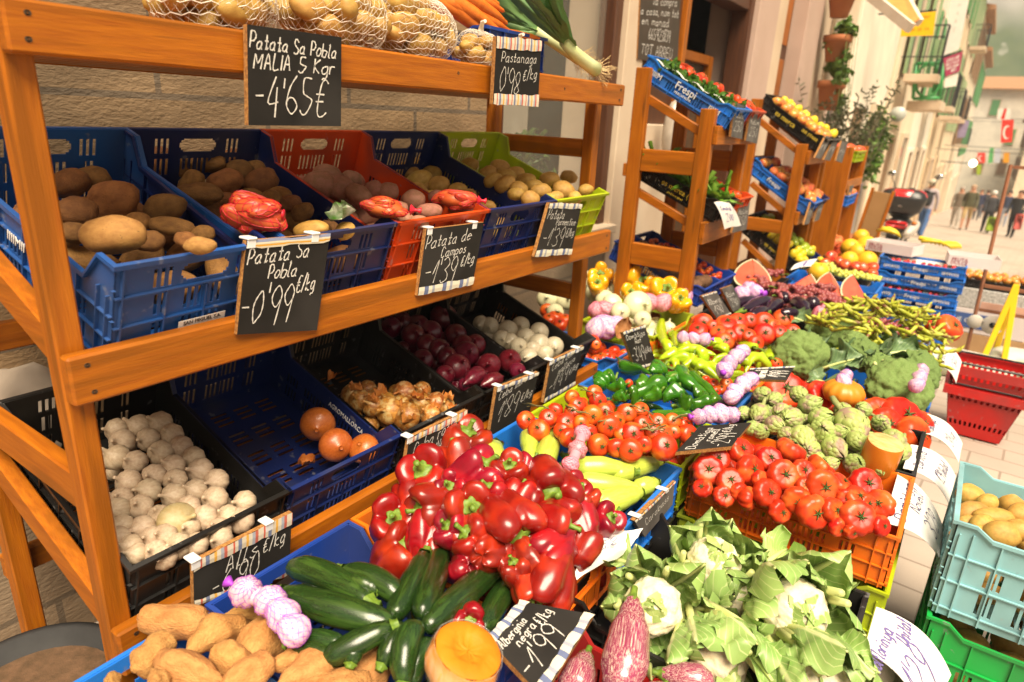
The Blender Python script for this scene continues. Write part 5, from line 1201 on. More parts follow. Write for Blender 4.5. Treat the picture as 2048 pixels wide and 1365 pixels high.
FA('big', BEEF, 5, 3, .10, .085, 'big tomato packed low behind the artichokes', 'big tomatoes behind the artichokes', 12)
p = onz(1687, 785, -1.0); D = 78 * pxm(p)
mb = MB(); mb.rings(ball(lambda d: Vector((d.x, d.y, d.z * .68 - .12 * max(0, d.z) ** 8)) * .5 * (1 + .035 * math.cos(12 * math.atan2(d.y, d.x)) * (1 - d.z ** 2)), 60, 16), T(p) @ S3(D)); o = mb.build('pumpkin', m_pump, None, True); tag(o, 'small whole orange pumpkin between the artichokes and the broccoli', 'pumpkin')
hp = heap(-.58, .05, 2.98, 3.55, -1.05, .12, .7)
bd = [(1602, 712, 98, (-.25, -.35)), (1664, 668, 98, (.2, -.55)), (1795, 780, 112, (-.1, -.2)), (1838, 744, 84, (.6, -.3)), (1725, 712, 66, (0, -.5)), (1712, 690, 56, (.2, -.6)), (1760, 735, 54, (0, -.3))]
rounds(BROC, [(a, b, d * 1.28, s) for a, b, d, s in bd], hp, 'heads of broccoli in the blue crate', 'broccoli head', 'of the broccoli', 4, 12)
def veg_leaf(seed, m, L=.2, W=.11, rib=.006, ruff=.45, cup=.35, curl=.1, name='leaf'):
 mb = MB(); mb.rings(leaf_rings(seed, L, W, cup, curl, ruff, 20, 15), closed=False, uv=True)
 pts = [(t * L, 0, curl * t * t * L - .002) for t in [k / 8 for k in range(9)]]
 mb.tube([(-.05, 0, -.004)] + pts, lambda t: rib * (1.15 - t * .9), 7, None, 1)
 return mb
for k, (x0, y0, x1, y1, L, w_) in enumerate(((1745, 735, 1690, 668, .17, .13), (1690, 742, 1745, 690, .2, .11), (1560, 720, 1520, 690, .13, .10), (1790, 700, 1740, 668, .16, .12), (1770, 730, 1850, 690, .18, .12), (1640, 775, 1600, 790, .10, .10), (1775, 720, 1830, 730, .16, .12), (1755, 755, 1795, 800, .10, .07), (1655, 745, 1715, 745, .15, .13), (1610, 655, 1560, 650, .14, .1), (1630, 700, 1610, 640, .12, .1))):
 a, b = hp(x0, y0), hp(x1, y1); M = T(a + Vector((0, 0, .03))) @ frame((b - a) + Vector((0, 0, .05)), Vector((0, 0, 1)) - f_)
 o = bpy.data.objects.new('broccoli_leaf', veg_leaf(k + 40, m_bleaf, L, w_, .006, .55, .3, -.2).mesh('broccoli_leaf', [m_bleaf, m_crib], True)); COL.objects.link(o); o.matrix_world = M
 tag(o, 'blue green broccoli leaf, %s' % ('centre of the crate pointing back', 'long one with pale rib across the centre', 'curled one at the left edge', 'far back one behind the centre', 'right back one under the beans', 'small one beside the pumpkin', 'one above the right hand heads', 'small folded one on the front head', 'ruffled one left of the pale stalks', 'one behind the left back head', 'upright one by the left back head')[k], 'leaf', 'broccoli leaves')
rnd = random.Random(21)
def pod(seed):
 pr = lambda t: (.30 + .10 * abs(math.sin(t * 17 + seed))) * min(1, t * 9, (1 - t) * 9) + .01
 mb = MB(); mb.rings(spindle(pr, 10, 26, 0, .1, seed))
 b = random.Random(seed).uniform(.15, .55); mb.v = [(x, y, z * 1.0) for x, y, z in mb.v]
 out = []
 for x, y, z in mb.v:
  a = x * b * 4; R = 1 / (b * 4); sx = (R) * math.sin(a); sy = R * (1 - math.cos(a)); out.append((sx, y * .15 + sy + .03 * math.sin(x * 9 + seed), z * .125))
 mb.v = out; me = mb.mesh('bean_pod', m_bean, True); return Proto('bean_pod', 'bean pod', me, [])
PODS = [pod(i) for i in range(7)]
hz = heap(-.60, .06, 3.42, 4.10, -1.03, .20, .8)
pods = []
for k in range(120):
 x = rnd.uniform(-.56, .04); y = rnd.uniform(3.42, 4.02); z = hz.zs(x, y) + rnd.uniform(-.05, .015)
 pods.append(put(PODS[k % 7], T(x, y, z) @ RZ(rnd.uniform(0, 6.28)) @ RY(rnd.uniform(-.35, .35)) @ RX(rnd.uniform(0, 6.28)) @ S3(rnd.uniform(.15, .22)), None, 'bean pods heaped in the lime crate'))
pile_labels(pods, 'yellow green bean pod', 'of the bean heap', 12)
rounds(BEEF, [(1898, 656, 56, (.4, -.4), 'orange green tomato at the right end of the bean heap'), (1872, 650, 44, (0, -.5), 'orange tomato half under the bean pods')], lambda px, py: onz(px, py, -.985), 'tomatoes by the beans', '', '')
def cauliflower(seed):
 rnd = random.Random(seed)
 mb = MB(); mb.rings(floret_surface(seed * 3.3, .82, .16, .09), T(0, 0, .02) @ S3(.168)); kids = []
 for k in range(13):
  ring = 0 if k < 5 else 1
  a = k * (6.283 / (5 if ring == 0 else 8)) + rnd.uniform(-.2, .2) + ring * .5
  L = rnd.uniform(.15, .17) if ring == 0 else rnd.uniform(.15, .20); W = rnd.uniform(.125, .165)
  M = RZ(a) @ T(.058 + .016 * ring, 0, -.08) @ RY(-(1.38 if ring == 0 else rnd.uniform(.75, 1.05)))
  lf = veg_leaf(seed * 20 + k, m_cleaf, L, W, .0105, .30, .26, (.46 if ring == 0 else rnd.uniform(.0, .35)))
  lf.v = [tuple(M @ Vector(p)) for p in lf.v]; kids.append(('leaf', lf.mesh('leaf', [m_cleaf_i if ring == 0 else m_cleaf, m_crib], True)))
 st = MB(); st.tube([(0, 0, -.12), (0, 0, -.02)], .035, 12)
 for k in range(4):                                    # trimmed leaf ribs with a square cut end
  a = rnd.uniform(0, 6.28); st.tube([(.06 * math.cos(a), .06 * math.sin(a), -.09), (.095 * math.cos(a), .095 * math.sin(a), -.02), (.105 * math.cos(a + .1), .105 * math.sin(a + .1), .06 + .03 * rnd.random())], lambda t: .014 - .005 * t, 8)
 kids.append(('stalk', st.mesh('stalk', m_crib, True)))
 return Proto('cauliflower', 'cauliflower', mb.mesh('cauliflower', m_curd, True), kids)
CAUL = [cauliflower(i + 1) for i in range(3)]
for k, (px, py, z, s, st, lab) in enumerate(((1312, 1168, -1.02, .98, (-.1, -.35), 'cauliflower with a bare white curd behind the big striped aubergine'), (1592, 1172, -1.0, 1.12, (-.05, -.15), 'cauliflower with the largest open white curd, right of the crate'),
  (1432, 1090, -1.045, 1.0, (0, -.7), 'cauliflower at the back of the black crate, curd almost hidden'), (1440, 1262, -1.06, 1.0, (.15, .45), 'cauliflower at the front, seen from its wrapped leaf side'), (1632, 1305, -1.06, 1.05, (.3, .35), 'leafy cauliflower at the front right corner by the paper sign'), (1490, 1160, -1.09, .8, (.3, -.4), 'cauliflower deep in the middle of the black crate'))):
 p = onz(px, py, z); put(CAUL[k % 3], T(p - Vector((0, 0, .065))) @ upframe(camdir(*st), k * 1.3) @ S3(s * .86), lab, 'cauliflowers in the black crate')
def loose_leaf(px, py, px2, py2, z, L, W, lab, seed):
 a = onz(px, py, z); b = onz(px2, py2, z); o = bpy.data.objects.new('cauliflower_leaf', veg_leaf(seed, m_cleaf, L, W, .008, .4, .3, -.2).mesh('cauliflower_leaf', [m_cleaf, m_crib], True)); COL.objects.link(o)
 o.matrix_world = T(a) @ frame((b - a).normalized() + Vector((0, 0, .05)), Vector((0, 0, 1)) - f_ * .4); tag(o, lab, 'leaf', 'loose cauliflower leaves')
loose_leaf(1440, 1100, 1320, 1060, -1.09, .12, .12, 'broad cauliflower leaf rising at the far left corner', 61)
loose_leaf(1540, 1120, 1600, 1075, -1.10, .11, .12, 'broad cauliflower leaf at the far side below the tomato crate', 62)
loose_leaf(1650, 1180, 1715, 1120, -1.10, .11, .10, 'cauliflower leaf at the far right corner', 63)
loose_leaf(1260, 1130, 1190, 1100, -1.03, .13, .12, 'cauliflower leaf spilling over the left corner', 64)
loose_leaf(1650, 1300, 1740, 1330, -1.07, .11, .09, 'yellowing cauliflower leaf spilling over under the paper sign', 65)
loose_leaf(1500, 1300, 1560, 1375, -1.08, .11, .10, 'cauliflower leaf hanging over the front rim', 66)
g = 'striped aubergines in the red crate'
fp = lambda z: (lambda px, py: onz(px, py, z))
longs(AUBS, [(1240, 1385, 1268, 1196, 92, 0, .03, 'largest striped aubergine leaning up on the black crate')], fp(-.985), g, '', '', 4, 1, .4)
longs(AUBS, [(1140, 1400, 1176, 1305, 72, 0, .02, 'striped aubergine beside the blackboard'), (1430, 1368, 1320, 1345, 62, 'striped aubergine lying below the front rim of the black crate'), (1290, 1420, 1330, 1370, 60, 'striped aubergine cut off by the bottom edge')], fp(-1.05), g, '', '', 4, 2, .2)
FA('aub', AUBS, 3, 4, .05, .06, 'striped aubergine packed low in the red crate', g, 12, .16)
p = onz(928, 1318, -.915); r = 76 * pxm(p)
up = camdir(.36, -.86); M = T(p) @ upframe(up)
c = MB(); prof = [(0, -1.0), (.35, -.97), (.68, -.80), (.90, -.5), (1.0, -.15), (.97, .15), (.90, .36)]
c.rings([[(r * a * (1 + .03 * math.cos(8 * t)) * math.cos(t), r * a * (1 + .03 * math.cos(8 * t)) * math.sin(t), r * z) for t in [2 * math.pi * k / 48 for k in range(48)]] for a, z in prof], M)
o = c.build('cut_pumpkin', m_pump, None, True); tag(o, 'half pumpkin in cling film with its orange cut face up, by the courgettes', 'pumpkin')
c = MB(); rnd = random.Random(3)
c.rings([[(r * a * math.cos(t), r * a * math.sin(t), r * (z + (.10 * rnd.random() if a < .6 else .015 * rnd.random()))) for t in [2 * math.pi * k / 32 for k in range(32)]] for a, z in [(.90, .355), (.84, .40), (.55, .41), (.45, .35), (.3, .27), (.12, .25), (0, .25)]], M); c.build('cut_face', m_pflesh, o, True)
film = bpy.data.materials.new('cling film'); film.use_nodes = True; N, L_, b = nodes(film); b.inputs['Transmission Weight'].default_value = 0; b.inputs['Roughness'].default_value = .12; b.inputs['Base Color'].default_value = (.9, .88, .85, 1); b.inputs['Alpha'].default_value = .16; b.inputs['Coat Weight'].default_value = 1.
_bn = N.new('ShaderNodeBump'); _n = N.new('ShaderNodeTexNoise'); _n.inputs['Scale'].default_value = 22; _n.inputs['Detail'].default_value = 3; _tc = N.new('ShaderNodeTexCoord'); _mp = N.new('ShaderNodeMapping'); _mp.inputs['Scale'].default_value = (3, 3, .7); L_.new(_tc.outputs['Object'], _mp.inputs[0]); L_.new(_mp.outputs[0], _n.inputs[0]); _bn.inputs['Distance'].default_value = .01; L_.new(_n.outputs[0], _bn.inputs['Height']); L_.new(_bn.outputs[0], b.inputs['Normal'])
c = MB(); c.rings([[(r * a * 1.03 * (1 + .012 * math.sin(t * 13 + z * 9)) * math.cos(t), r * a * 1.03 * (1 + .012 * math.sin(t * 13 + z * 9)) * math.sin(t), r * z * 1.02) for t in [2 * math.pi * k / 60 for k in range(60)]] for a, z in prof + [(.93, .37)]], M); c.build('cling_film', film, o, True)
def P3(*l): return [onz(a, b, z) for a, b, z in l]
board("blackboard 'Albergínia negra 1 99' lying flat by the cut pumpkin", P3((972, 1275, -.945), (1040, 1202, -.945), (1188, 1230, -.965), (1085, 1395, -.965)), [("Alberginia", .06, .28, .13, 0, .60), ("negra", .24, .42, .13, 0, .40), ("-1'99", .02, .80, .30, 0, .70), ("€/kg", .66, .50, .16, -.1, .28)], ('top', 'bottom'), 1, lw=.0042, seed=20, strips=.13)
board("blackboard 'Domàtiga ramell 2 99' lying on the vine tomatoes", P3((1352, 904, -.92), (1400, 852, -.92), (1503, 845, -.925), (1463, 893, -.935)), [("Domàtiga", .04, .30, .17, 0, .85), ("ramell", .30, .48, .15, 0, .5), ("-2'99", .04, .86, .32, 0, .55), ("€/kg", .62, .72, .16, -.1, .33)], (), 0, lw=.0038, seed=21)
board("blackboard 'Domàtiga Raf 3 49' standing behind the green peppers", [onx(1245, 665, -1.10), onx(1290, 650, -1.10), onx(1312, 728, -1.06), onx(1272, 740, -1.06)], [("Domàtiga", .05, .22, .12, 0, .85), ("Raf", .35, .36, .11, 0, .3), ("-3'49", .02, .78, .34, 0, .62), ("€/kg", .66, .68, .13, -.2, .3)], ('topthin', 'botthin'), 1, lw=.0045, seed=22)
board("small blackboard tilted behind the light green peppers", P3((1492, 758, -.93), (1500, 738, -.91), (1590, 733, -.91), (1574, 761, -.94)), [("Pebre verd", .1, .42, .28, 0, .7), ("1'99", .2, .9, .4, 0, .5)], ('right',), 1, lw=.0045, seed=23, strips=.1)
board("small blackboard peeping out between garlic nets and artichokes", P3((1400, 822, -.97), (1440, 800, -.95), (1505, 772, -.93), (1470, 815, -.97)), [("Carxofa", .1, .5, .3, 0, .8)], (), 1, lw=.004, seed=24)
board("blackboard standing left behind the red tomatoes", [onx(1403, 592, -1.02), onx(1432, 583, -1.02), onx(1462, 628, -.99), onx(1436, 640, -.99)], [("Alberg", .1, .4, .2, 0, .8), ("1'90", .15, .8, .3, 0, .6)], ('topthin', 'botthin'), 1, lw=.006, seed=25, face=BOARD_W)
board("blackboard standing right behind the red tomatoes", [onx(1443, 578, -1.02), onx(1465, 570, -1.02), onx(1487, 615, -.99), onx(1466, 624, -.99)], [("Raim", .1, .4, .2, 0, .7), ("2'90", .15, .8, .3, 0, .6)], (), 1, lw=.006, seed=26, face=BOARD_W)
board("worn blackboard edge clipped on the pale courgette crate", [onx(1268, 1042, -.565), onx(1350, 962, -.565), onx(1345, 1010, -.56), onx(1290, 1075, -.56)], [("Carabassó", .15, .6, .25, -.1, .75)], ('topthin',), 0, (.1, .75), lw=.004, seed=27, face=BOARD_W, strips=.2)
def paper(label, A_, B2, C, D, lines, lw, seed, ink=None, bulge=.03, slit=False):
 A_, B2, C, D = map(Vector, (A_, B2, C, D))
 def surf(u, v):
  p = (A_ * (1 - u) + B2 * u) * (1 - v) + (D * (1 - u) + C * u) * v
  p = p + Vector((.35, 0, 1)).normalized() * bulge * math.sin(math.pi * v) ** .9 + Vector((0, 0, .004 * math.sin(u * 5 + seed)))
  return p
 def sn(u, v):
  e = .02; du = surf(min(1, u + e), v) - surf(max(0, u - e), v); dv = surf(u, min(1, v + e)) - surf(u, max(0, v - e)); n = dv.cross(du)
  n = n.normalized(); return surf(u, v), (n if n.z > 0 else -n)
 mb = MB(); n = 14
 top = [[surf(i / 8, j / n) for i in range(9)] for j in range(n + 1)]
 mb.rings(top, closed=False); mb.rings([[p - Vector((.0002, 0, .0012)) for p in r] for r in top], closed=False)
 o = mb.build('price_sign', P_WHITE, None, True); tag(o, label, 'paper sign', 'white paper price signs curling off the crates')
 w = MB(); ribbons(w, handwriting(lines, (B2 - A_).length / (D - A_).length, seed), sn, lw * 1.9, .0015); w.build('handwriting', ink or PEN, o)
 return o
paper("white paper sign 'Domàtiga Novell' curling off the beef tomato crate", onz(1768, 1045, -1.03), onz(1797, 943, -1.03), onz(1890, 1062, -1.19), onz(1884, 1126, -1.17), [("Domàtiga", .1, .25, .16, 0, .8), ("Novell", .38, .43, .15, 0, .5), ("3'29", .25, .80, .26, 0, .5)], .0035, 31, PEN)
paper("white paper sign 'Carxofa' curling off the artichoke crate", onz(1806, 938, -1.03), onz(1822, 888, -1.03), onz(1912, 951, -1.16), onz(1898, 1012, -1.16), [("Carxofa", .15, .28, .16, 0, .7), ("1'29 Unitat", .2, .75, .22, 0, .7)], .0035, 32, PEN)
paper("white paper sign curling off the crate of big tomatoes", onz(1834, 866, -1.06), onz(1842, 826, -1.06), onz(1925, 888, -1.16), onz(1917, 928, -1.16), [("Tomatiga", .15, .28, .16, 0, .7), ("2'49 kg", .2, .75, .22, 0, .6)], .0035, 33, PEN)
paper("white paper sign with a fold at the broccoli crate", onz(1862, 733, -1.05), onz(1868, 690, -1.05), onz(1923, 726, -1.15), onz(1912, 768, -1.15), [("Brocol", .2, .35, .16, 0, .6), ("1'80", .3, .8, .22, 0, .5)], .0045, 34, PEN)
paper("large white paper sign '1 29 Unitat' beside the cauliflowers", onz(1728, 1300, -1.09), onz(1752, 1216, -1.09), onz(1902, 1352, -1.22), onz(1850, 1460, -1.22), [("Colflorinya", -.3, .22, .16, 0, .95), ("1'29", .05, .82, .42, 0, .62), ("Unitat", .55, .42, .17, -.15, .42)], .0045, 35, PEN_P, .035)
pp = [onz(1138, 1168, -1.0), onz(1200, 1062, -.97), onz(1288, 1045, -.95), onz(1245, 1120, -1.03)]
mb = MB(); rg = []
for j in range(9):
 v = j / 8; rg.append([(pp[0] * (1 - u) + pp[3] * u) * (1 - v) + (pp[1] * (1 - u) + pp[2] * u) * v + Vector((0, 0, .018 * noise.noise(Vector((u * 3, v * 4, 2))) + .018 * math.sin(3 * v + u * 2))) for u in [k / 8 for k in range(9)]])
mb.rings(rg, closed=False); mb.rings([[p - Vector((0, 0, .001)) for p in r] for r in rg], closed=False)
o = mb.build('price_sign', P_WHITE, None, True); tag(o, 'crumpled white paper sign stuck between red peppers and cauliflowers', 'paper sign', 'white paper price signs curling off the crates')
w = MB(); ribbons(w, handwriting([("Pebre", .1, .28, .2, 0, .7), ("2'50", .1, .6, .24, 0, .6)], 1.2, 5), lambda u, v: ((pp[0] * (1 - u) + pp[3] * u) * (1 - v * .8) + (pp[1] * (1 - u) + pp[2] * u) * v * .8 + Vector((0, 0, .024 + .018 * math.sin(2.4 * v + u * 2))), Vector((0, 0, 1))), .0035); w.build('handwriting', PEN, o)
def garlic_net(pts, dpx, z, label, m=m_net_purple, mk=m_net_violet, knot='end', dz=0.):
 P = [onz(x, y, z + dz * i) for i, (x, y) in enumerate(pts)]; r = dpx * pxm(P[0]) / 2
 mb = MB(); nets = []; n = len(P)
 for i, p in enumerate(P):
  q = (P[min(i + 1, n - 1)] - P[max(i - 1, 0)]).normalized(); rd = random.Random(i * 7 + int(pts[0][0]))
  s_ = r * (1.12 - .22 * abs(i - (n - 1) / 2) / max(1, n - 1)) * rd.uniform(.9, 1.1); Mi = T(p) @ upframe(Vector((rd.uniform(-.7, .7), rd.uniform(-.9, .3), rd.uniform(.2, 1))))
  fb = lambda d: Vector((d.x * .98, d.y, d.z * (1.0 if d.z < .4 else 1 + (d.z - .4) * .5))) * s_ * (1 + .16 * (abs(math.sin(3.5 * math.atan2(d.y, d.x))) ** .8 - .6) * (1 - d.z ** 2) + .05 * nzv(d, 1.5, i))
  mb.rings(ball(fb, 36, 16), Mi); net = MB(); nets.append(net)
  for h in range(24):
   cv = []
   for t in range(11):
    th = math.pi * (.08 + .84 * t / 10); ph = h // 2 * math.pi / 6 + (1.1 if h % 2 else -1.1) * th
    cv.append(Mi @ (fb(Vector((math.sin(th) * math.cos(ph), math.sin(th) * math.sin(ph), -math.cos(th)))) * 1.015))
   net.tube(cv, r * .014, 3, cap=False)
 mb.tube([P[0].lerp(P[-1], t / 8) if n == 2 else P[min(n - 1, int(t / 8 * (n - 1)))].lerp(P[min(n - 1, int(t / 8 * (n - 1)) + 1)], (t / 8 * (n - 1)) % 1) for t in range(9)], r * .62, 12)
 o = mb.build('garlic_net', m, None, True); tag(o, label, 'garlic net', 'nets of garlic bulbs'); [w_.build('netting', mk, o) for w_ in nets]
 e = P[-1] if knot == 'end' else P[0]; f = P[-2] if knot == 'end' else P[1]; d = (e - f).normalized()
 k = MB(); k.rings([[Vector((x, rr * math.cos(a), rr * math.sin(a))) for a in [2 * math.pi * q / 10 for q in range(10)]] for x, rr in ((r * .75, r * .5), (r * 1.0, r * .2), (r * 1.15, r * .13), (r * 1.25, r * .2), (r * 1.6, r * .42), (r * 1.62, 0))], T(e) @ frame(d + Vector((0, 0, .15)), (0, 0, 1))); k.build('knot', mk, o, True)
garlic_net([(590, 1262), (568, 1232), (540, 1203), (492, 1184)], 66, -.93, 'purple net of garlic hanging over the courgettes below the Alls board')
garlic_net([(1142, 930), (1155, 900), (1164, 868)], 36, -.90, 'pink net of garlic between the pale courgettes and vine tomatoes', m_net_pink, bpy.data.materials['red net knot'])
garlic_net([(1398, 834), (1420, 830), (1443, 829), (1464, 830)], 32, -.90, 'purple net of garlic above the Domàtiga ramell board', knot='start')
garlic_net([(1462, 795), (1472, 784), (1486, 770), (1498, 760)], 32, -.90, 'purple net of garlic below the small flat board')
garlic_net([(1450, 742), (1458, 728), (1472, 714), (1486, 703)], 32, -.90, 'purple net of garlic on the light green peppers', knot='start')
garlic_net([(1366, 676), (1388, 678), (1408, 680)], 24, -.90, 'purple net of garlic between the light green peppers and red tomatoes')
garlic_net([(1688, 765), (1692, 752)], 28, -.96, 'purple net of garlic behind the small pumpkin')
garlic_net([(1832, 772), (1838, 757), (1842, 742)], 28, -.93, 'purple net of garlic on the right hand broccoli')
# ============================================================ FURTHER RACKS AND CRATES ALONG THE SHOP FRONT
def fruit(name, cat, m, e=(1, 1, .94), dim=.18, seed=0):
 def f(d):
  z = d.z * .5 * e[2]
  if abs(d.z) > .6: z -= math.copysign((abs(d.z) - .6) * dim, d.z)
  q = 1 + .03 * nzv(d, 1.3, seed); return Vector((d.x * .5 * e[0] * q, d.y * .5 * e[1] * q, z))
 mb = MB(); mb.rings(ball(f, 16, 12)); st = MB(); st.tube([(0, 0, .5 * e[2] - dim * .4 - .03), (.02, 0, .5 * e[2] + .06)], .02, 5)
 return Proto(name, cat, mb.mesh(name, m, True), [('stem', st.mesh('stem', m_root))])
APR = [fruit('apple', 'apple', m_apple, seed=i) for i in range(2)]; APB = [fruit('apple', 'apple', m_apple_b, seed=i + 3) for i in range(2)]; APG = [fruit('apple', 'apple', m_apple_g, seed=6)]
LEM = [fruit('lemon', 'lemon', m_lemon, (.8, .8, 1.15), -.08, 7)]; MEL = [fruit('melon', 'melon', m_melon, (1, 1, 1.05), .03, 8)]
PEA = [fruit('peach', 'peach', mat('peach skin', (.66, .22, .05), (.55, .07, .03), .6, ns=3., rnd=.12), seed=9)]
BEET = [Proto('celeriac', 'root vegetable', potato_mesh(44, mat('brown knobbly root skin', (.20, .10, .045), (.13, .06, .028), .85, ns=9., bump=.6, bs=22., rnd=.1), (1, .8, .75), .2))]
YON = [onion(77, mat('big pale onion skin', (.66, .66, .40), (.60, .56, .34), .4, ns=2., stretch=(6, 6, 1), rnd=.05, coat=.15), neck=.05)]
def slant_rack(label, y0, y1, xr, xf, ztr, ztf, shelves, bars, group='smaller fruit racks along the shop', pw=.08, rails=()):
 rk = thing('fruit_rack', label, 'fruit rack', ((xr + xf) / 2, (y0 + y1) / 2, GROUND), group)
 for y in (y0, y1 - .045):
  piece('post', wood_z, rk, xr - pw, xr, y, y + .045, GROUND - .1, ztr); piece('post', wood_z, rk, xf - pw, xf, y, y + .045, GROUND - .1, ztf)
  for zb, zt in bars: piece('crossbar', wood_x, rk, xr + .0015, xf - pw - .0015, y + .004, y + .041, zb, zt)
  for xa, za, xb, zb in shelves: beam('shelf_bearer', wood_x, rk, (xa - .05, y + (.062 if y == y0 else -.017), za - .02), (xb + .05, y + (.062 if y == y0 else -.017), zb - .02 - .1 * (za - zb) / (xb - xa)), .03, .045)
 for z0, z1 in rails: piece('front_rail', wood_y, rk, xf + .0015, xf + .028, y0 + .002, y1 - .002, z0, z1)
 for z in (-.3, -1.2): piece('back_rail', wood_y, rk, xr - pw - .022, xr - pw - .0015, y0 + .003, y1 - .003, z, z + .07)
 return rk
slant_rack('orange pine rack of three slanted shelves just beyond the big rack', 3.50, 4.16, -1.58, -1.195, .27, .075, ((-1.586, .155, -1.25, -.01), (-1.574, -.355, -1.25, -.49), (-1.595, -.86, -1.30, -.98)), ((-.265, -.145), (-.79, -.665)), rails=((-.10, -.005), (-.62, -.50)))
slant_rack('second slanted pine rack, with apples on top and lemons below', 5.40, 6.05, -1.50, -1.12, .20, -.105, ((-1.46, .065, -1.16, -.13), (-1.445, -.405, -1.17, -.59), (-1.44, -.86, -1.16, -1.06)), ((-.78, -.68),), rails=((-.25, -.15), (-.70, -.60)))
pk = thing('fruit_rack', 'last pine rack with tall solid board ends before the scooter', 'fruit rack', (-1.15, 6.9, GROUND), 'smaller fruit racks along the shop')
piece('end_board', wood_z, pk, -1.26, -1.10, 6.08, 6.115, GROUND - .12, -.24); piece('end_board', wood_z, pk, -1.255, -.985, 6.60, 6.64, GROUND - .14, -.13); piece('end_board', wood_z, pk, -1.25, -1.0, 7.55, 7.59, GROUND - .2, -.13)
piece('shelf', wood_y, pk, -1.24, -1.02, 6.6415, 7.5485, -.27, -.25); piece('shelf', wood_y, pk, -1.24, -1.02, 6.6415, 7.5485, -.66, -.64); piece('shelf', wood_y, pk, -1.24, -1.02, 6.6415, 7.5485, -1.12, -1.10); piece('front_rail', wood_y, pk, -1.022, -.995, 6.6415, 7.5485, -.50, -.42)
def slope_crate(m, label, y, W, A_, B2, L=.56, H=.12, Hs=.10):
 """crate lying on a slanted shelf whose line runs from A (back) to B (front) in the x-z plane"""
 a = math.atan2(A_[1] - B2[1], B2[0] - A_[0]); cx, cz = (A_[0] + B2[0]) / 2, (A_[1] + B2[1]) / 2
 M = T(cx, y, cz) @ RY(a); return crate('crate', m, label, M, L=L, W=W, H=H, Hs=Hs, group='crates on the smaller racks'), M
def sfill(protos, M, nx, ny, W, z, D, noun, where, g, seed, L=.52, st=.6):
 o = fill(protos, M, nx, ny, -L / 2, L / 2, -W / 2 + .02, W / 2 - .02, z, D, None, g, seed, tilt=st); pile_labels(o, noun, where, 6); return o
def leaves_heap(M, L, W, h, n, m, label, seed, ll=.09, lw_=.035):
 rnd = random.Random(seed); mb = MB()
 for k in range(n):
  x, y = rnd.uniform(-L / 2, L / 2), rnd.uniform(-W / 2, W / 2); z = h * rnd.uniform(.5, 1.1)
  mb.rings(leaf_rings(seed * 50 + k, ll * rnd.uniform(.7, 1.3), lw_ * rnd.uniform(.7, 1.3), .4, rnd.uniform(-.3, .4), .3, 6, 5), M @ T(x, y, z) @ RZ(rnd.uniform(0, 6.28)) @ RY(rnd.uniform(-.9, .2)), closed=False, uv=True)
 o = mb.build('leafy_greens', m, None, True); return tag(o, label, 'greens', kind='stuff')
W3 = .26
c1, M1 = slope_crate(P_SKY, 'bright blue crate with white print on the top shelf of the first small rack', 3.70, W3, (-1.60, .19), (-1.24, .012))
c2, M2 = slope_crate(P_REDOR, 'orange crate of tomatoes beside the blue one, top shelf', 3.98, W3, (-1.60, .19), (-1.24, .012))
for c in (c1,):
 print_on(c, 'Frespi', .055, T(.0, -W3 / 2 - .0095, .068) @ RX(math.pi / 2), PRINT); print_on(c, 'MERCAPALMA', .017, T(0, -W3 / 2 - .0095, .034) @ RX(math.pi / 2), PRINT)
 for x in (-.19, .19): print_on(c, 'IIIIM', .04, T(x, -W3 / 2 - .0095, .055) @ RX(math.pi / 2), PRINT)
mb = MB(); mb.rings([[(-.27 + .54 * k / 20, y, .115 + .008 * math.sin(k * 1.3)) for k in range(21)] for y in (-W3 / 2 + .004, -W3 / 2 + .03)], closed=False); o = mb.build('paper_liner', P_WHITE, c1, local=True)
leaves_heap(M1, .5, .2, .10, 420, m_greens, 'dark leafy greens heaped in the blue printed crate on the top shelf', 3, .05, .022)
sfill(TOMR, M2, 5, 3, W3, .10, .075, 'red tomato', 'of the top shelf tomatoes', 'tomatoes on the first small rack', 4)
c, M3 = slope_crate(P_BLACK, 'black crate with yellow print holding flat green beans', 3.70, W3, (-1.59, -.325), (-1.24, -.468))
print_on(c, 'es merca (*)', .042, T(.03, -W3 / 2 - .0095, .06) @ RX(math.pi / 2), PRINT_Y); print_on(c, 'producte agrari', .016, T(.03, -W3 / 2 - .0095, .026) @ RX(math.pi / 2), PRINT_Y)
c, M4 = slope_crate(P_REDOR, 'orange crate behind the flat green beans', 3.98, W3, (-1.59, -.325), (-1.24, -.468))
sfill(TOM, M4, 5, 3, W3, .09, .06, 'red tomato', 'behind the flat green beans', 'tomatoes behind the beans', 5)
leaves_heap(M3, .5, .2, .11, 130, m_greens2, 'flat green beans heaped in the black printed crate', 8, .13, .022)
for y, m, l in ((3.70, P_ROYAL, 'blue crate of brown roots at the foot of the first small rack'), (3.98, P_ROYAL, 'blue crate of cherry tomatoes at the foot of the first small rack')):
 c, M5 = slope_crate(m, l, y, W3, (-1.62, -.84), (-1.30, -.945), .6); print_on(c, 'Frespi', .06, T(.0, -W3 / 2 - .0095, .05) @ RX(math.pi / 2), PRINT)
 sfill(BEET if y < 3.8 else TOM, M5, 5 if y < 3.8 else 9, 3 if y < 3.8 else 4, W3, .09, .10 if y < 3.8 else .04, 'brown knobbly root' if y < 3.8 else 'cherry tomato', 'under the first small rack', 'roots and cherry tomatoes under the first small rack', int(y * 10))
def slate(label, x, pts, seed, lines=()): return board(label, onxq(x, *pts), lines or [("Maduixa", .1, .4, .16, 0, .8), ("2'50", .15, .8, .3, 0, .7)], (), 0, (), lw=.006, seed=seed, face=BOARD_W)
slate('left of two worn slates hanging from the top of the first small rack', -1.13, ((1470, 206), (1492, 212), (1484, 279), (1462, 274)), 41)
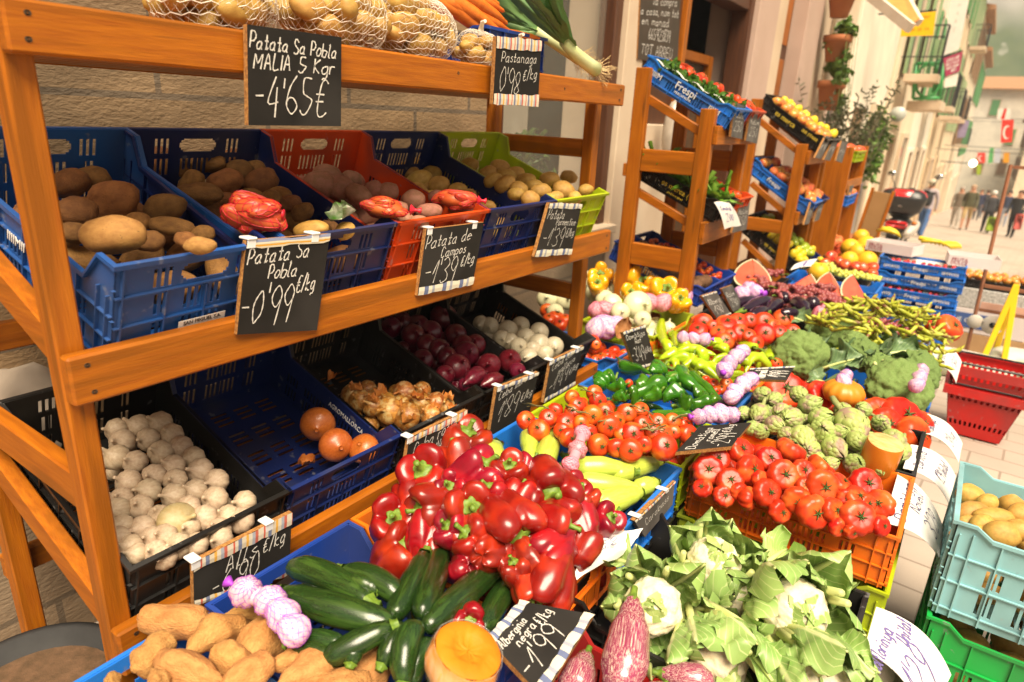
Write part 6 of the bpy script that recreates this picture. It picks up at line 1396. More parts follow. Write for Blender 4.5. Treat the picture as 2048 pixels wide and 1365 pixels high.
slate('right of two worn slates hanging from the top of the first small rack', -1.13, ((1502, 222), (1524, 228), (1514, 288), (1492, 282)), 42)
slate('worn slate beside the white paper on the first small rack', -1.13, ((1480, 405), (1500, 404), (1493, 460), (1464, 466)), 43)
paper('white paper sign hanging from the middle shelf of the first small rack', onx(1428, 405, -1.10), onx(1458, 404, -1.10), onx(1482, 450, -1.08), onx(1449, 459, -1.08), [("Tendral", .1, .4, .16, 0, .7), ("2'00", .2, .8, .25, 0, .5)], .004, 44, PEN_P, .012)
c, M1 = slope_crate(P_BLACK, 'black printed crate of apples on the top shelf of the second small rack', 5.60, .28, (-1.49, .095), (-1.13, -.125)); print_on(c, 'es merca', .05, T(-.05, -.1495, .06) @ RX(math.pi / 2), PRINT_Y); print_on(c, 'IRR STARR', .03, T(.17, -.1495, .07) @ RX(math.pi / 2), PRINT_Y)
sfill(APB + APG[:0] + LEM[:0], M1, 6, 3, .28, .11, .085, 'blushed apple', 'on top shelf, second small rack', 'apples on the second small rack', 6)
c, M1 = slope_crate(P_BLACK, 'black crate of yellow apples behind the printed one, top shelf', 5.88, .26, (-1.49, .095), (-1.13, -.125)); sfill(LEM, M1, 6, 3, .26, .11, .08, 'yellow fruit', 'behind the blushed apples', 'yellow fruit on the second small rack', 7)
c, M1 = slope_crate(P_SKY, 'bright blue crate of peaches on the middle shelf of the second small rack', 5.60, .28, (-1.48, -.38), (-1.14, -.585)); print_on(c, 'Frespi', .05, T(-.05, -.1495, .055) @ RX(math.pi / 2), PRINT)
sfill(PEA + APB, M1, 6, 3, .28, .11, .085, 'red and yellow peach', 'on middle shelf, second small rack', 'peaches on the second small rack', 8)
c, M1 = slope_crate(P_NAVY, 'dark crate behind the peaches', 5.88, .26, (-1.48, -.38), (-1.14, -.585)); sfill(PEA, M1, 6, 3, .26, .11, .08, 'peach', 'behind the front peaches', 'peaches on the second small rack', 9)
c, M1 = slope_crate(P_BLACK, 'black crate of lemons on the lowest shelf of the second small rack', 5.60, .28, (-1.48, -.835), (-1.12, -1.06), .6); print_on(c, 'es merca (*)', .04, T(.05, -.1495, .055) @ RX(math.pi / 2), PRINT_Y)
sfill(LEM, M1, 7, 3, .28, .11, .075, 'yellow lemon', 'on lowest shelf, second small rack', 'lemons on the second small rack', 10)
c, M1 = slope_crate(P_NAVY, 'dark crate of green apples beside the lemons', 5.88, .26, (-1.48, -.835), (-1.12, -1.06), .6); sfill(APG, M1, 7, 3, .26, .12, .075, 'green apple', 'beside the lemons', 'green apples beside the lemons', 11)
for k, (x, pts) in enumerate(((-1.02, ((1652, 272), (1664, 274), (1642, 318), (1630, 316))), (-1.02, ((1668, 276), (1680, 278), (1660, 322), (1648, 320))), (-1.02, ((1684, 282), (1696, 286), (1684, 326), (1672, 322))), (-1.03, ((1622, 405), (1632, 404), (1618, 448), (1608, 450))), (-1.03, ((1640, 402), (1650, 400), (1638, 440), (1628, 444))), (-.98, ((1700, 372), (1708, 370), (1698, 414), (1690, 416))))):
 slate('narrow worn slate, %s' % ('first of three at the top of the second small rack', 'second of three at the top of the second small rack', 'third of three at the top of the second small rack', 'left one by the peaches', 'right one by the peaches', 'on the last rack'), x, pts, 50 + k, [("1'9", .1, .6, .2, 0, .7)]) if False else board('narrow worn slate, %s' % ('first of three at the top of the second small rack', 'second of three at the top of the second small rack', 'third of three at the top of the second small rack', 'left one by the peaches', 'right one by the peaches', 'on the last rack')[k], onxq(x, *pts), [("1'9", .1, .6, .2, 0, .7)], lw=.006, seed=50 + k, face=BOARD_W)
for k, (z, pr, nn) in enumerate(((-.25, APR, 'red apple'), (-.64, APB, 'blushed apple'), (-1.10, PEA, 'peach'))):
 c, M1 = crate('crate', (P_LIME, P_SKY, P_REDOR)[k], ('lime', 'bright blue', 'red orange')[k] + ' crate on the ' + ('top', 'middle', 'lowest')[k] + ' shelf of the last rack', T(-1.11, 6.95, z + .003) @ RY(.12), L=.26, W=.5, H=.10, Hs=.08, group='crates on the smaller racks'), T(-1.11, 6.95, z) @ RY(.12)
 o = fill(pr, M1, 3, 6, -.11, .12, -.23, .23, .10, .085, None, nn + 's on the last rack', 60 + k); pile_labels(o, nn, 'on ' + ('top', 'middle', 'lowest')[k] + ' shelf, last rack', 6)
c, M = flat_crate(P_LIME, 'lime crate of big white onions and yellow peppers beyond the big rack', -1.62, -1.145, 2.93, 3.47, -1.0, .18, .14, along='y')
zon = heap(-1.65, -1.12, 2.85, 3.5, -1.0, .08)
rounds(YON, [(1095, 598, 44), (1130, 600, 44), (1195, 585, 48), (1240, 580, 50), (1225, 608, 42), (1275, 612, 60), (1170, 560, 40), (1240, 625, 40), (1285, 640, 36), (1110, 625, 36), (1210, 600, 40)], zon, 'big white onions in the lime crate', 'big white onion', 'in the lime crate', 6, 13, stem=(.1, -.3))
rounds(PEPO, [(1200, 555, 48), (1195, 572, 40), (1280, 570, 66), (1245, 565, 40), (1330, 588, 60), (1355, 605, 44), (1310, 578, 44), (1262, 590, 40)], lambda px, py: onz(px, py, -.93), 'yellow peppers in the lime crate', 'glossy yellow pepper', 'behind the white onions', 6, 14, stem=(.1, -.3))
fill(YON, M, 5, 4, -.22, .22, -.18, .18, .11, .085, 'white onion packed low in the lime crate', 'big white onions in the lime crate', 13)
flat_crate(P_BLACK, 'black crate under the lime crate of white onions', -1.62, -1.145, 2.93, 3.47, -1.185, .46, .40, along='y', group='crates carrying the shallow crates')
c, M = flat_crate(P_SKY, 'small bright blue crate of tomatoes between the big rack and the lime crate', -1.75, -1.20, 2.63, 2.92, -1.05, .17, .14)
flat_crate(P_BLACK, 'black crate under the small blue crate of tomatoes', -1.75, -1.20, 2.63, 2.92, -1.225, .42, .38, group='crates carrying the shallow crates')
rounds(TOM, [(1094, 622, 30), (1112, 636, 34), (1120, 650, 30), (1098, 640, 28), (1130, 640, 26), (1185, 684, 30), (1192, 690, 24)], lambda px, py: onz(px, py, -1.02), 'tomatoes in the small blue crate', 'red tomato', 'in the small blue crate', 4, 15)
fill(TOM, M, 7, 4, -.25, .25, -.12, .12, .12, .06, 'red tomato packed low in the small blue crate', 'tomatoes in the small blue crate', 15)
def gnet2(pts, d, z, label, m=m_net_purple, mk=m_net_violet, **k): garlic_net(pts, d, z, label, m, mk, **k)
gnet2([(1190, 660), (1212, 655), (1232, 652)], 40, -.98, 'purple net of garlic on the small blue crate')
gnet2([(1190, 622), (1212, 621), (1232, 621)], 30, -.95, 'red net of small onions between the white onions', m_net_pink, bpy.data.materials['red net knot'])
gnet2([(1300, 605), (1325, 607)], 34, -.93, 'pink net of garlic beside the yellow peppers', m_net_pink, bpy.data.materials['red net knot'])
gnet2([(1368, 592), (1380, 572)], 36, -.92, 'purple net of garlic at the right end of the lime crate')
gnet2([(1484, 590), (1498, 580), (1512, 585)], 32, -.95, 'purple net of garlic behind the dark aubergines')
gnet2([(1640, 630), (1652, 622)], 28, -.95, 'pink garlic beside the bean heap', m_net_pink, bpy.data.materials['red net knot'])
mb = MB(); mb.rings(leaf_rings(5, .12, .075, .3, .1, .2, 8, 7), closed=False); o = mb.build('paper_bag', mat('brown paper', (.42, .20, .07), (.34, .15, .05), .7, ns=20.)); o.matrix_world = T(onz(1245, 655, -.97)) @ frame(r_ * .5 - d_, -f_); tag(o, 'brown paper bag leaning on the lime crate', 'paper bag')
for x0, x1, y0, y1, zt, m, l in ((-1.165, -.572, 3.57, 4.02, -1.03, P_BLACK, 'black crate of dark aubergines'), (-1.20, -.66, 4.04, 4.42, -1.03, P_BLACK, 'black crate of red grapes'), (-.645, -.10, 4.04, 4.42, -1.03, P_BLACK, 'black crate of red grapes beside the beans'),
   (-1.42, -.98, 4.45, 4.95, -1.02, P_BLACK, 'black printed crate under the largest watermelon half'), (-.96, -.40, 4.47, 4.95, -1.04, P_SKY, 'bright blue crate carrying three watermelon wedges'), (-1.02, -.42, 4.97, 5.40, -1.03, P_SKY, 'blue crate of red apples and green grapes'), (-1.0, -.60, 5.95, 6.5, -1.04, P_BLACK, 'black crate of yellow melons')):
 c, M = flat_crate(m, l, x0, x1, y0, y1, zt)
 flat_crate(P_BLACK, 'black crate under the ' + l, x0, x1, y0, y1, zt - .175, round(-(GROUND - zt + .175) - .01, 3), .38, group='crates carrying the shallow crates')
 if 'red grapes' in l: fill(APR[:0] + [Proto('grape', 'grape', fruit('grape', 'grape', m_grape, (.9, .9, 1.1), .02).me)], M, 12, 8, -.26, .26, -.17, .17, .14, .036, 'red grape packed low in a black crate', 'single red grapes in the black crates', int(x0 * 100) + 200)
 if 'printed crate' in l: print_on(c, 'es merca', .05, T(-.02, -(y1 - y0) / 2 - .002, .08) @ RX(math.pi / 2), PRINT_Y)
 if 'three' in l: print_on(c, 'Frespi', .05, T(0, -(y1 - y0) / 2 - .0005, .07) @ RX(math.pi / 2), PRINT)
longs(AUBD, [(1545, 600, 1480, 622, 30), (1560, 604, 1532, 624, 28), (1588, 604, 1616, 628, 36), (1640, 612, 1600, 606, 34), (1560, 628, 1605, 626, 24), (1470, 610, 1520, 596, 26), (1575, 600, 1550, 588, 26), (1500, 632, 1540, 618, 26)], lambda px, py: onz(px, py, -.985), 'dark aubergines in the black crate', 'shiny black aubergine', 'among the dark aubergines', 5, 5)
def bunch(seed, m):
 rnd = random.Random(seed); mb = MB(); n = 60
 for k in range(n):
  t = rnd.random(); a = rnd.uniform(0, 6.28); r = .30 * (1 - t * .6) * rnd.uniform(.5, 1)
  mb.rings(ball(lambda d: d * .085, 9, 6), T(t - .5, r * math.cos(a), abs(r * math.sin(a)) * .7))
 st = MB(); st.tube([(-.5, 0, .05), (-.7, .02, .12), (-.8, .06, .1)], .018, 5)
 return Proto('grape_bunch', 'grapes', mb.mesh('grape_bunch', m, True), [('stem', st.mesh('stem', m_stem))])
GB = [bunch(i, m_grape) for i in range(3)]; GBG = [bunch(7, m_grape_g)]
rg_ = random.Random(8)
for grp, z, spots, B, nn, w_ in (('bunches of red grapes', -.985, [(1520, 560), (1545, 575), (1580, 580), (1500, 545), (1610, 585), (1560, 590), (1640, 590), (1665, 605), (1620, 605), (1690, 610), (1590, 600), (1535, 548), (1650, 578)], GB, 'bunch of red grapes', 'in front of the watermelons'),
   ('bunches of green grapes', -.97, [(1660, 540), (1700, 552), (1625, 535), (1730, 556)], GBG, 'bunch of green grapes', 'behind the watermelon wedges')):
 os_ = [put(B[k % len(B)], T(onz(x, y, z)) @ RZ(rg_.uniform(0, 6.28)) @ S3(.19), None, grp) for k, (x, y) in enumerate(spots)]; pile_labels(os_, nn, w_, 5)
rounds(APR, [(1662, 515, 26), (1735, 520, 28), (1690, 530, 24), (1712, 534, 24), (1745, 535, 24), (1680, 524, 22), (1725, 536, 22), (1650, 528, 22), (1700, 520, 22), (1745, 548, 22)], lambda px, py: onz(px, py, -.99), 'red apples behind the watermelons', 'red apple', 'behind the watermelon wedges', 5, 17)
rounds(MEL, [(1700, 496, 36), (1732, 494, 42), (1755, 500, 34), (1698, 520, 34), (1734, 522, 38), (1722, 474, 30), (1715, 505, 34)], lambda px, py: onz(px, py, -.97), 'yellow melons in the black crate', 'round yellow melon', 'of the melons', 4, 18, stem=(.2, -.4))
rounds(LEM + APG, [(1600, 505, 20), (1615, 508, 22), (1590, 520, 20), (1608, 520, 18), (1625, 500, 16), (1640, 520, 16)], lambda px, py: onz(px, py, -1.0), 'fruit in front of the second small rack', 'green or yellow fruit', 'by the second small rack', 6, 19)
def wedge(px, py, z, wpx, label, yaw, tilt=.5, ang=1.6):
 p = onz(px, py, z); R1 = wpx * pxm(p) / 2; mb = MB(); n = 14; m_ = 10
 M = T(p) @ RZ(yaw) @ RX(tilt)
 f = lambda r, a, t: Vector((r * math.sin(t) * math.cos(a), r * math.cos(t), -r * math.sin(t) * abs(math.sin(a)) if False else r * math.sin(t) * math.sin(a)))
 shell = [[f(R1, -math.pi / 2 - ang / 2 + ang * i / m_, .02 + (math.pi - .04) * j / n) for i in range(m_ + 1)] for j in range(n + 1)]
 mb.rings(shell, M, 0, False)
 for s in (0, m_):
  a = -math.pi / 2 - ang / 2 + (ang if s else 0)
  for r0, r1, mi in ((.93, 1.0, 2), (0, .93, 1)):
   rg = [[f(R1 * r0 * (1 if r0 else .001), a, .02 + (math.pi - .04) * j / n) for j in range(n + 1)], [f(R1 * r1, a, .02 + (math.pi - .04) * j / n) for j in range(n + 1)]]
   mb.rings(rg if s else rg[::-1], M, mi, False)
 o = mb.build('watermelon_wedge', [m_water, m_wflesh, m_wrind]); return tag(o, label, 'watermelon', 'cut watermelons')
wedge(1510, 545, -.93, 84, 'largest cut watermelon on the black printed crate', .5, .5, 2.2)
wedge(1604, 560, -.96, 80, 'cut watermelon wedge beside the paper, left on the blue crate', -.2, .2, 1.7)
wedge(1668, 572, -.97, 78, 'cut watermelon wedge in the middle of the blue crate', .6, .6, 1.7)
wedge(1722, 578, -.97, 74, 'cut watermelon wedge at the right of the blue crate', .9, .7, 1.6)
rounds(MEL, [(1637, 546, 40)], lambda px, py: onz(px, py, -.97), 'pale melon', 'pale melon', 'between the watermelon wedges', 4, 3)
paper('white paper sign lying over the watermelons', onz(1580, 540, -.93), onz(1592, 528, -.92), onz(1636, 518, -.92), onz(1622, 532, -.94), [("Sindria", .1, .6, .3, 0, .7)], .004, 61, PEN_P, .01)
rnd = random.Random(2)
x0, x1, yf = -.545, .05, 6.0
for k in range(6):
 zt = -.935 - k * .105; xs = .012 * math.sin(k * 2.1);
 c, M = flat_crate(P_SKY, 'bright blue printed crate, %s in its stack' % (('topmost', 'second from top', 'third from top, with strawberries showing', 'fourth from top', 'fifth from top', 'lowest')[k]), x0 + xs, x1 + xs, yf - .03 * k, yf + .38 - .03 * k, zt, .10, .078, group='stack of bright blue printed crates')
 print_on(c, 'Frespi', .042, T(0, -.1885, .04) @ RX(math.pi / 2), PRINT)
 for x in (-.20, .20): print_on(c, 'IIMWIIII', .034, T(x, -.1885, .034) @ RX(math.pi / 2), PRINT)
 if k in (0, 2):
  tr = MB(); tr.box(-.26, .26, -.172, .17, .03, .06); tr.build('punnet_tray', P_WHITE, c, local=True)
  st = [fruit('strawberry', 'strawberry', m_straw, (.8, .8, 1.1), .0, 3)]
  o = fill(st, M, 9, 2, -.24, .24, -.16, -.06, .072, .036, None, 'strawberries in the blue printed crates', 70 + k, tilt=1.4); pile_labels(o, 'red strawberry', 'in the %s blue printed crate' % ('topmost', 'second', 'third')[k], 12)
m_cart = mat('white printed carton', (.66, .60, .58), (.60, .54, .53), .6, ns=4.); m_cpr = plain('maroon print', (.32, .03, .06), .6)
def carton(label, x0, y0, z0, w_, d2, h, yaw):
 o = bpy.data.objects.new('fruit_carton', None); COL.objects.link(o); o.matrix_world = T(x0, y0, z0) @ RZ(yaw); tag(o, label, 'carton', 'white fruit cartons')
 mb = MB(); t = .004
 for b in ((-w_ / 2, w_ / 2, -d2 / 2, -d2 / 2 + t, 0, h), (-w_ / 2, w_ / 2, d2 / 2 - t, d2 / 2, 0, h), (-w_ / 2, -w_ / 2 + t, -d2 / 2 + t, d2 / 2 - t, 0, h), (w_ / 2 - t, w_ / 2, -d2 / 2 + t, d2 / 2 - t, 0, h), (-w_ / 2 + t, w_ / 2 - t, -d2 / 2 + t, d2 / 2 - t, 0, t)): mb.box(*b)
 mb.build('box', m_cart, o, local=True)
 print_on(o, 'FRUTA', .035, T(-w_ * .28, -d2 / 2 - .0015, h * .62) @ RX(math.pi / 2), m_cpr); print_on(o, 'DULCE', .035, T(-w_ * .28, -d2 / 2 - .0015, h * .3) @ RX(math.pi / 2), m_cpr)
 return o
carton('white fruit carton with bananas at the left of the blue stack', -.48, 6.3, -.93, .36, .26, .08, -.25)
carton('white fruit carton at the right top of the blue stack', .07, 6.25, -.945, .34, .26, .08, .10)
def bananas(px, py, z, s, label, yaw):
 p = onz(px, py, z); mb = MB()
 for k in range(5):
  a = -.5 + k * .25; mb.tube([(.02 * k, 0, .03), (.05, .05 * (k - 2) * .6, .05), (.11, .055 * (k - 2), .05), (.17, .05 * (k - 2), .03), (.20, .045 * (k - 2), .0)], lambda t: .006 + .014 * math.sin(math.pi * min(1, t * .9 + .1)) ** .5, 7)
 o = bpy.data.objects.new('banana_bunch', mb.mesh('banana_bunch', m_banana, True)); COL.objects.link(o); o.matrix_world = T(p) @ RZ(yaw) @ S3(s); tag(o, label, 'bananas', 'bunches of bananas')
bananas(1752, 468, -.87, .95, 'bunch of bananas above the white carton on the left', .2); bananas(1880, 492, -.94, .75, 'bunch of bananas on the right behind the blue stack', -.5); bananas(1840, 490, -.92, .9, 'bunch of browning bananas behind the blue stack', .9)
# ============================================================ STREET SIDE: baskets, potato crates, cartons, signs
def basket(z, label):
 o = thing('shopping_basket', label, 'shopping basket', (.285, 4.55, z), 'red shopping baskets')
 mb = MB(); w0, d0, w1, d1, h, t = .13, .10, .19, .145, .30, .004
 for sx, sy in ((0, -1), (0, 1), (-1, 0), (1, 0)):
  q = (lambda w_, d2, z_: [(-w_, sy * d2, z_), (w_, sy * d2, z_)]) if sy else (lambda w_, d2, z_: [(sx * w_, -d2, z_), (sx * w_, d2, z_)])
  a, b = map(Vector, q(w0, d0, 0)); c, d = map(Vector, q(w1, d1, h)); N = Vector((sx, sy, 0)); sgn = -1 if (sy < 0 or sx > 0) else 1
  for z0, z1, f in ((0, .06, 1), (.06, .09, .5), (.09, .22, 1), (.22, .25, .5), (.25, .30, 1)):
   n = 12 if f < 1 else 1
   for k in range(n):
    u0, u1 = (k / n, (k + f) / n) if f < 1 else (0, 1)
    P = lambda u, z_: (a.lerp(b, u)).lerp(c.lerp(d, u), z_ / h)
    mb.hexa([P(u0, z0), P(u1, z0), P(u1, z0) - N * t, P(u0, z0) - N * t, P(u0, z1), P(u1, z1), P(u1, z1) - N * t, P(u0, z1) - N * t])
 mb.box(-w0, w0, -d0, d0, -.002, .003)
 for a in ((-w1 - .014, w1 + .014, -d1 - .014, -d1, h - .05, h), (-w1 - .014, w1 + .014, d1, d1 + .014, h - .05, h), (-w1 - .014, -w1, -d1, d1, h - .05, h), (w1, w1 + .014, -d1, d1, h - .05, h)): mb.box(*a)
 mb.build('body', P_RED, o, local=True)
 for s in (-1, 1):
  k = MB(); k.tube([(-w1 + .02, s * .10, h + .004), (-w1 + .03, s * (d1 - .02), h + .012), (w1 - .03, s * (d1 - .02), h + .012), (w1 - .02, s * .10, h + .004)], .007, 8); k.build('handle', P_BLACK, o, local=True)
 return o
basket(GROUND + .005 - .02, 'lower red shopping basket of the nested pair'); basket(GROUND + .13 - .02, 'upper red shopping basket with black handles, nested in the other')
big = thing
cr, M = crate('crate', P_PALE, 'faded aqua crate of potatoes on the green crate by the street', T(.45, 2.165, -1.275), L=.6, W=.4, H=.297, Hs=.27, group='potato crates by the street'), T(.45, 2.165, -1.275)
hp = heap(.16, .74, 1.97, 2.36, -1.06, .06)
rounds(POTY, [(1942, 992, 60), (1945, 1028, 70, .85), (1990, 1035, 84, .6), (2030, 1000, 70), (2005, 1068, 70, .9), (1945, 1066, 84, .5), (2040, 1060, 60), (1975, 1005, 40), (1935, 1045, 40), (2045, 1030, 60), (1965, 1050, 50)], hp, 'potatoes in the faded aqua crate', 'yellow potato', 'of the faded aqua crate', 5, 20)
fill(POTY, M, 5, 4, -.26, .26, -.17, .17, .16, .09, 'yellow potato packed low in the faded aqua crate', 'potatoes in the faded aqua crate', 21)
fill(POTY, M, 5, 3, -.26, .26, -.17, .17, .07, .10, 'yellow potato packed low in the faded aqua crate', 'potatoes in the faded aqua crate', 22)
cr, M = crate('crate', P_GREEN, 'bright green crate of potatoes under the faded aqua one', T(.455, 2.15, GROUND + .005), L=.6, W=.4, H=.362, Hs=.33, group='potato crates by the street'), T(.455, 2.15, GROUND + .005)
fill(POTY, M, 5, 3, -.26, .26, -.17, .17, .24, .10, 'yellow potato inside the bright green crate', 'potatoes in the bright green crate', 23); fill(POTY, M, 5, 3, -.26, .26, -.17, .17, .12, .11, 'yellow potato inside the bright green crate', 'potatoes in the bright green crate', 24)
def slope(y): return GROUND - (.066 * (y - 4) if y > 4 else 0)
gx = slope(7.2)
mbx = lambda *b, **k: (lambda m_: (m_.cbox(*b, c=.004), m_)[1])(MB())
o = mbx(.0, .62, 7.0, 7.4, gx + .005, gx + .20).build('carton', mat('brown carton', (.42, .26, .12), (.34, .20, .09), .75, ns=5.)); tag(o, 'lowest brown carton of the pile behind the sign pole', 'carton', 'cartons behind the sign pole')
o = mbx(-.02, .60, 7.0, 7.42, gx + .205, gx + .42).build('carton', m_cart); tag(o, "white carton with a blue band reading 'THE GRAPE CO'", 'carton', 'cartons behind the sign pole')
b_ = MB(); b_.box(-.0, .42, 6.994, 6.998, gx + .25, gx + .38); b_.build('blue_band', plain('blue carton print', (.05, .10, .28), .6), o); print_on(o, 'THE GRAPE CO', .055, T(-.08, -.217, .11) @ RX(math.pi / 2), PRINT)
o = mbx(-.02, .60, 7.0, 7.42, gx + .425, gx + .60).build('carton', mat('grey patterned carton', (.60, .58, .55), (.25, .25, .23), .6, ns=60.)); tag(o, 'grey patterned carton on the white one with the blue band', 'carton', 'cartons behind the sign pole')
c, M = flat_crate(P_BLACK, 'black crate of apples on top of the cartons', .0, .58, 7.02, 7.4, gx + .72, .115, .07); o = fill(APB, M, 7, 4, -.24, .24, -.15, .15, .085, .07, None, 'apples on the cartons', 31); pile_labels(o, 'pale red apple', 'on top of the cartons', 7)
m_sack = mat('white sack', (.60, .56, .50), (.50, .46, .40), .7, ns=6., bump=.3, bs=20., c3=(.25, .36, .16), c3s=3.)
for k, (x, y, s, l) in enumerate(((.20, 6.05, (.32, .18, .10), 'white sack lying in front of the sign pole'), (.62, 6.35, (.30, .2, .12), 'white sack with green print lying right of the yellow sign'))):
 mb = MB(); mb.rings(ball(lambda d: Vector((math.copysign(abs(d.x) ** .6, d.x) * s[0], math.copysign(abs(d.y) ** .7, d.y) * s[1], math.copysign(abs(d.z) ** .7, d.z) * s[2])) * (1 + .08 * nzv(d, 2.2, k)), 24, 14), T(x, y, slope(y) + s[2] * .95)); tag(mb.build('sack', m_sack, None, True), l, 'sack', 'white sacks on the paving')
m_rust = mat('rust brown steel', (.20, .075, .035), (.28, .11, .05), .6, ns=8., bump=.1)
sp = thing('street_sign', 'rust brown leaning sign frame with a pale disc beside the street', 'street sign', (.205, 6.37, slope(6.37)))
a, b2 = Vector((.205, 6.37, slope(6.37))), ony(2022, 330, 6.6)
for dx, nm in ((0, 'pole'), (.55, 'pole')):
 m_ = MB(); m_.tube([a + Vector((dx, .0, 0)), b2 + Vector((dx * .9, 0, 0))], .014, 10); m_.build(nm, m_rust, sp)
for t in (.30, .42, .99):
 m_ = MB(); p0 = a.lerp(b2, t); m_.box(.016, .50, -.012, .012, -.012, .012, T(p0)); m_.build('crossbar', m_rust, sp)
p0 = a.lerp(b2, .31); m_ = MB(); m_.box(.02, .48, -.006, .006, .0, .05, T(p0)); m_.build('panel', mat('faded pink panel', (.55, .33, .25), (.5, .28, .2), .6), sp)
p0 = a.lerp(b2, .24); m_ = MB(); m_.lathe([(0, -.004), (.075, -.004), (.078, 0), (.075, .004), (0, .004)], 24, T(p0 + Vector((.13, -.03, 0))) @ RX(math.pi / 2)); dsc = m_.build('disc', mat('pale enamel disc', (.62, .58, .50), (.52, .48, .40), .5), sp, True)
m_ = MB(); m_.lathe([(0, -.008), (.022, -.008), (.024, 0), (0, .008)], 16, T(p0 + Vector((.13, -.036, 0))) @ RX(math.pi / 2)); m_.build('hub', P_BLACK, sp, True)
m_ = MB(); m_.lathe([(0, -.004), (.055, -.004), (.057, 0), (.055, .004), (0, .004)], 24, T(p0 + Vector((.01, -.03, .005))) @ RX(math.pi / 2)); m_.build('disc', bpy.data.materials['pale enamel disc'], sp, True)
ys = thing('folding_sign', 'yellow folding floor sign standing on the paving', 'floor sign', (.38, 6.2, slope(6.2)))
m_yel = plain('yellow plastic', (.78, .50, .006), .45)
apx = ony(2033, 570, 6.3)
for (px, py, y) in ((1962, 716, 6.15), (2014, 724, 6.15), (1990, 705, 6.5)):
 e = ony(px, py, y); e.z = slope(y); m_ = MB(); L = (apx - e).length; m_.cbox(-.0, L, -.02, .02, -.012, .012, .003, T(e) @ frame(apx - e, (0, -1, .2))); m_.build('leg', m_yel, ys)
# ============================================================ THE SHOP FRONT
WX = -2.1
def stonemat(name, c1, c2, sc=(1, 1, 1), mortar=(.16, .12, .08), bw=.75, bh=.30, ms=.010, rough=.85):
 """dressed stone blocks on a wall that runs along y (texture laid out in the y-z plane)"""
 m = mat(name, c1, c2, rough, ns=3.5, bump=1., bs=45., stretch=(1, 1, 2.2), c3=tuple(x * .58 for x in c1), c3s=1.8, spot=tuple(x * .45 for x in c1), spot_s=9., spot_t=.70)
 N, L, b = nodes(m); tc = N.new('ShaderNodeTexCoord'); sp = N.new('ShaderNodeSeparateXYZ'); cb = N.new('ShaderNodeCombineXYZ')
 L.new(tc.outputs['Object'], sp.inputs[0]); L.new(sp.outputs[1], cb.inputs[0]); L.new(sp.outputs[2], cb.inputs[1])
 br = N.new('ShaderNodeTexBrick'); L.new(cb.outputs[0], br.inputs[0]); br.inputs['Scale'].default_value = 1; br.inputs['Brick Width'].default_value = bw; br.inputs['Row Height'].default_value = bh; br.inputs['Mortar Size'].default_value = ms
 base = b.inputs['Base Color'].links[0].from_socket
 br.inputs['Color1'].default_value = (.9, .9, .9, 1); br.inputs['Color2'].default_value = (1.08, 1.05, 1.0, 1); br.inputs['Mortar'].default_value = (*[min(1, a / max(1e-3, c)) for a, c in zip(mortar, c1)], 1)
 x = N.new('ShaderNodeMix'); x.data_type = 'RGBA'; x.blend_type = 'MULTIPLY'; x.inputs[0].default_value = 1; L.new(base, x.inputs[6]); L.new(br.outputs[0], x.inputs[7]); L.new(x.outputs[2], b.inputs['Base Color'])
 return m
m_stone = stonemat('tooled beige limestone', (.31, .21, .115), (.21, .14, .075), bh=.34)
m_plinth = stonemat('greyer plinth stone', (.27, .20, .13), (.21, .15, .095), bw=1.2, bh=.5)
m_cream = mat('cream render', (.62, .50, .36), (.56, .43, .30), .85, ns=2., bump=.2, bs=60., c3=(.50, .38, .26), c3s=.8)
m_mauve = mat('mauve beige render', (.50, .36, .29), (.45, .32, .25), .85, ns=2., bump=.2, bs=60.)
m_glass = bpy.data.materials.new('shop glass'); m_glass.use_nodes = True; _N, _L, _b = nodes(m_glass); _b.inputs['Base Color'].default_value = (.6, .55, .45, 1); _b.inputs['Roughness'].default_value = .03; _b.inputs['Alpha'].default_value = .10; _b.inputs['Specular IOR Level'].default_value = .5
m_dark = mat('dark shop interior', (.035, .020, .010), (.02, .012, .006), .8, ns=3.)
m_dkglass = plain('dark window glass', (.03, .035, .04), .06)
def wbox(*b, c=.006): m_ = MB(); m_.cbox(*b, c=c); return m_
SH = thing('shop_building', 'beige stone shop with brown wooden window and door behind the racks', 'shop', (WX - .3, 4, GROUND))
D_ = .45; TOPZ = 6.5
G0 = GROUND - .02
wbox(WX - D_, WX, -6, 2.90, -.95, TOPZ).build('wall', m_stone, SH); wbox(WX - D_, WX + .03, -6, 2.90, G0, -.9505).build('plinth', m_plinth, SH)
wbox(WX - D_, WX, 2.9005, 4.24, G0, -.76).build('wall', m_plinth, SH); wbox(WX - .1, WX + .05, 2.88, 4.27, -.7595, -.70).build('window_sill', m_cream, SH)
wbox(WX - D_, WX, 2.9005, 6.9, 2.2, TOPZ).build('wall', m_stone, SH)
wn = thing('w', '', '', (0, 0, 0)); bpy.data.objects.remove(wn)
fr = MB()
for b in ((WX - .16, WX - .06, 2.9015, 3.0, -.699, 2.199), (WX - .16, WX - .04, 4.14, 4.2385, -.699, 2.199), (WX - .16, WX - .06, 3.0005, 4.1395, -.699, -.58), (WX - .16, WX - .06, 3.0005, 4.1395, 2.05, 2.199)): fr.cbox(*b, c=.006)
f_o = fr.build('window', wood_dark, SH); pn = MB(); pn.box(WX - .115, WX - .108, 3.0, 4.14, -.58, 2.05); pn.build('pane', m_glass, f_o)
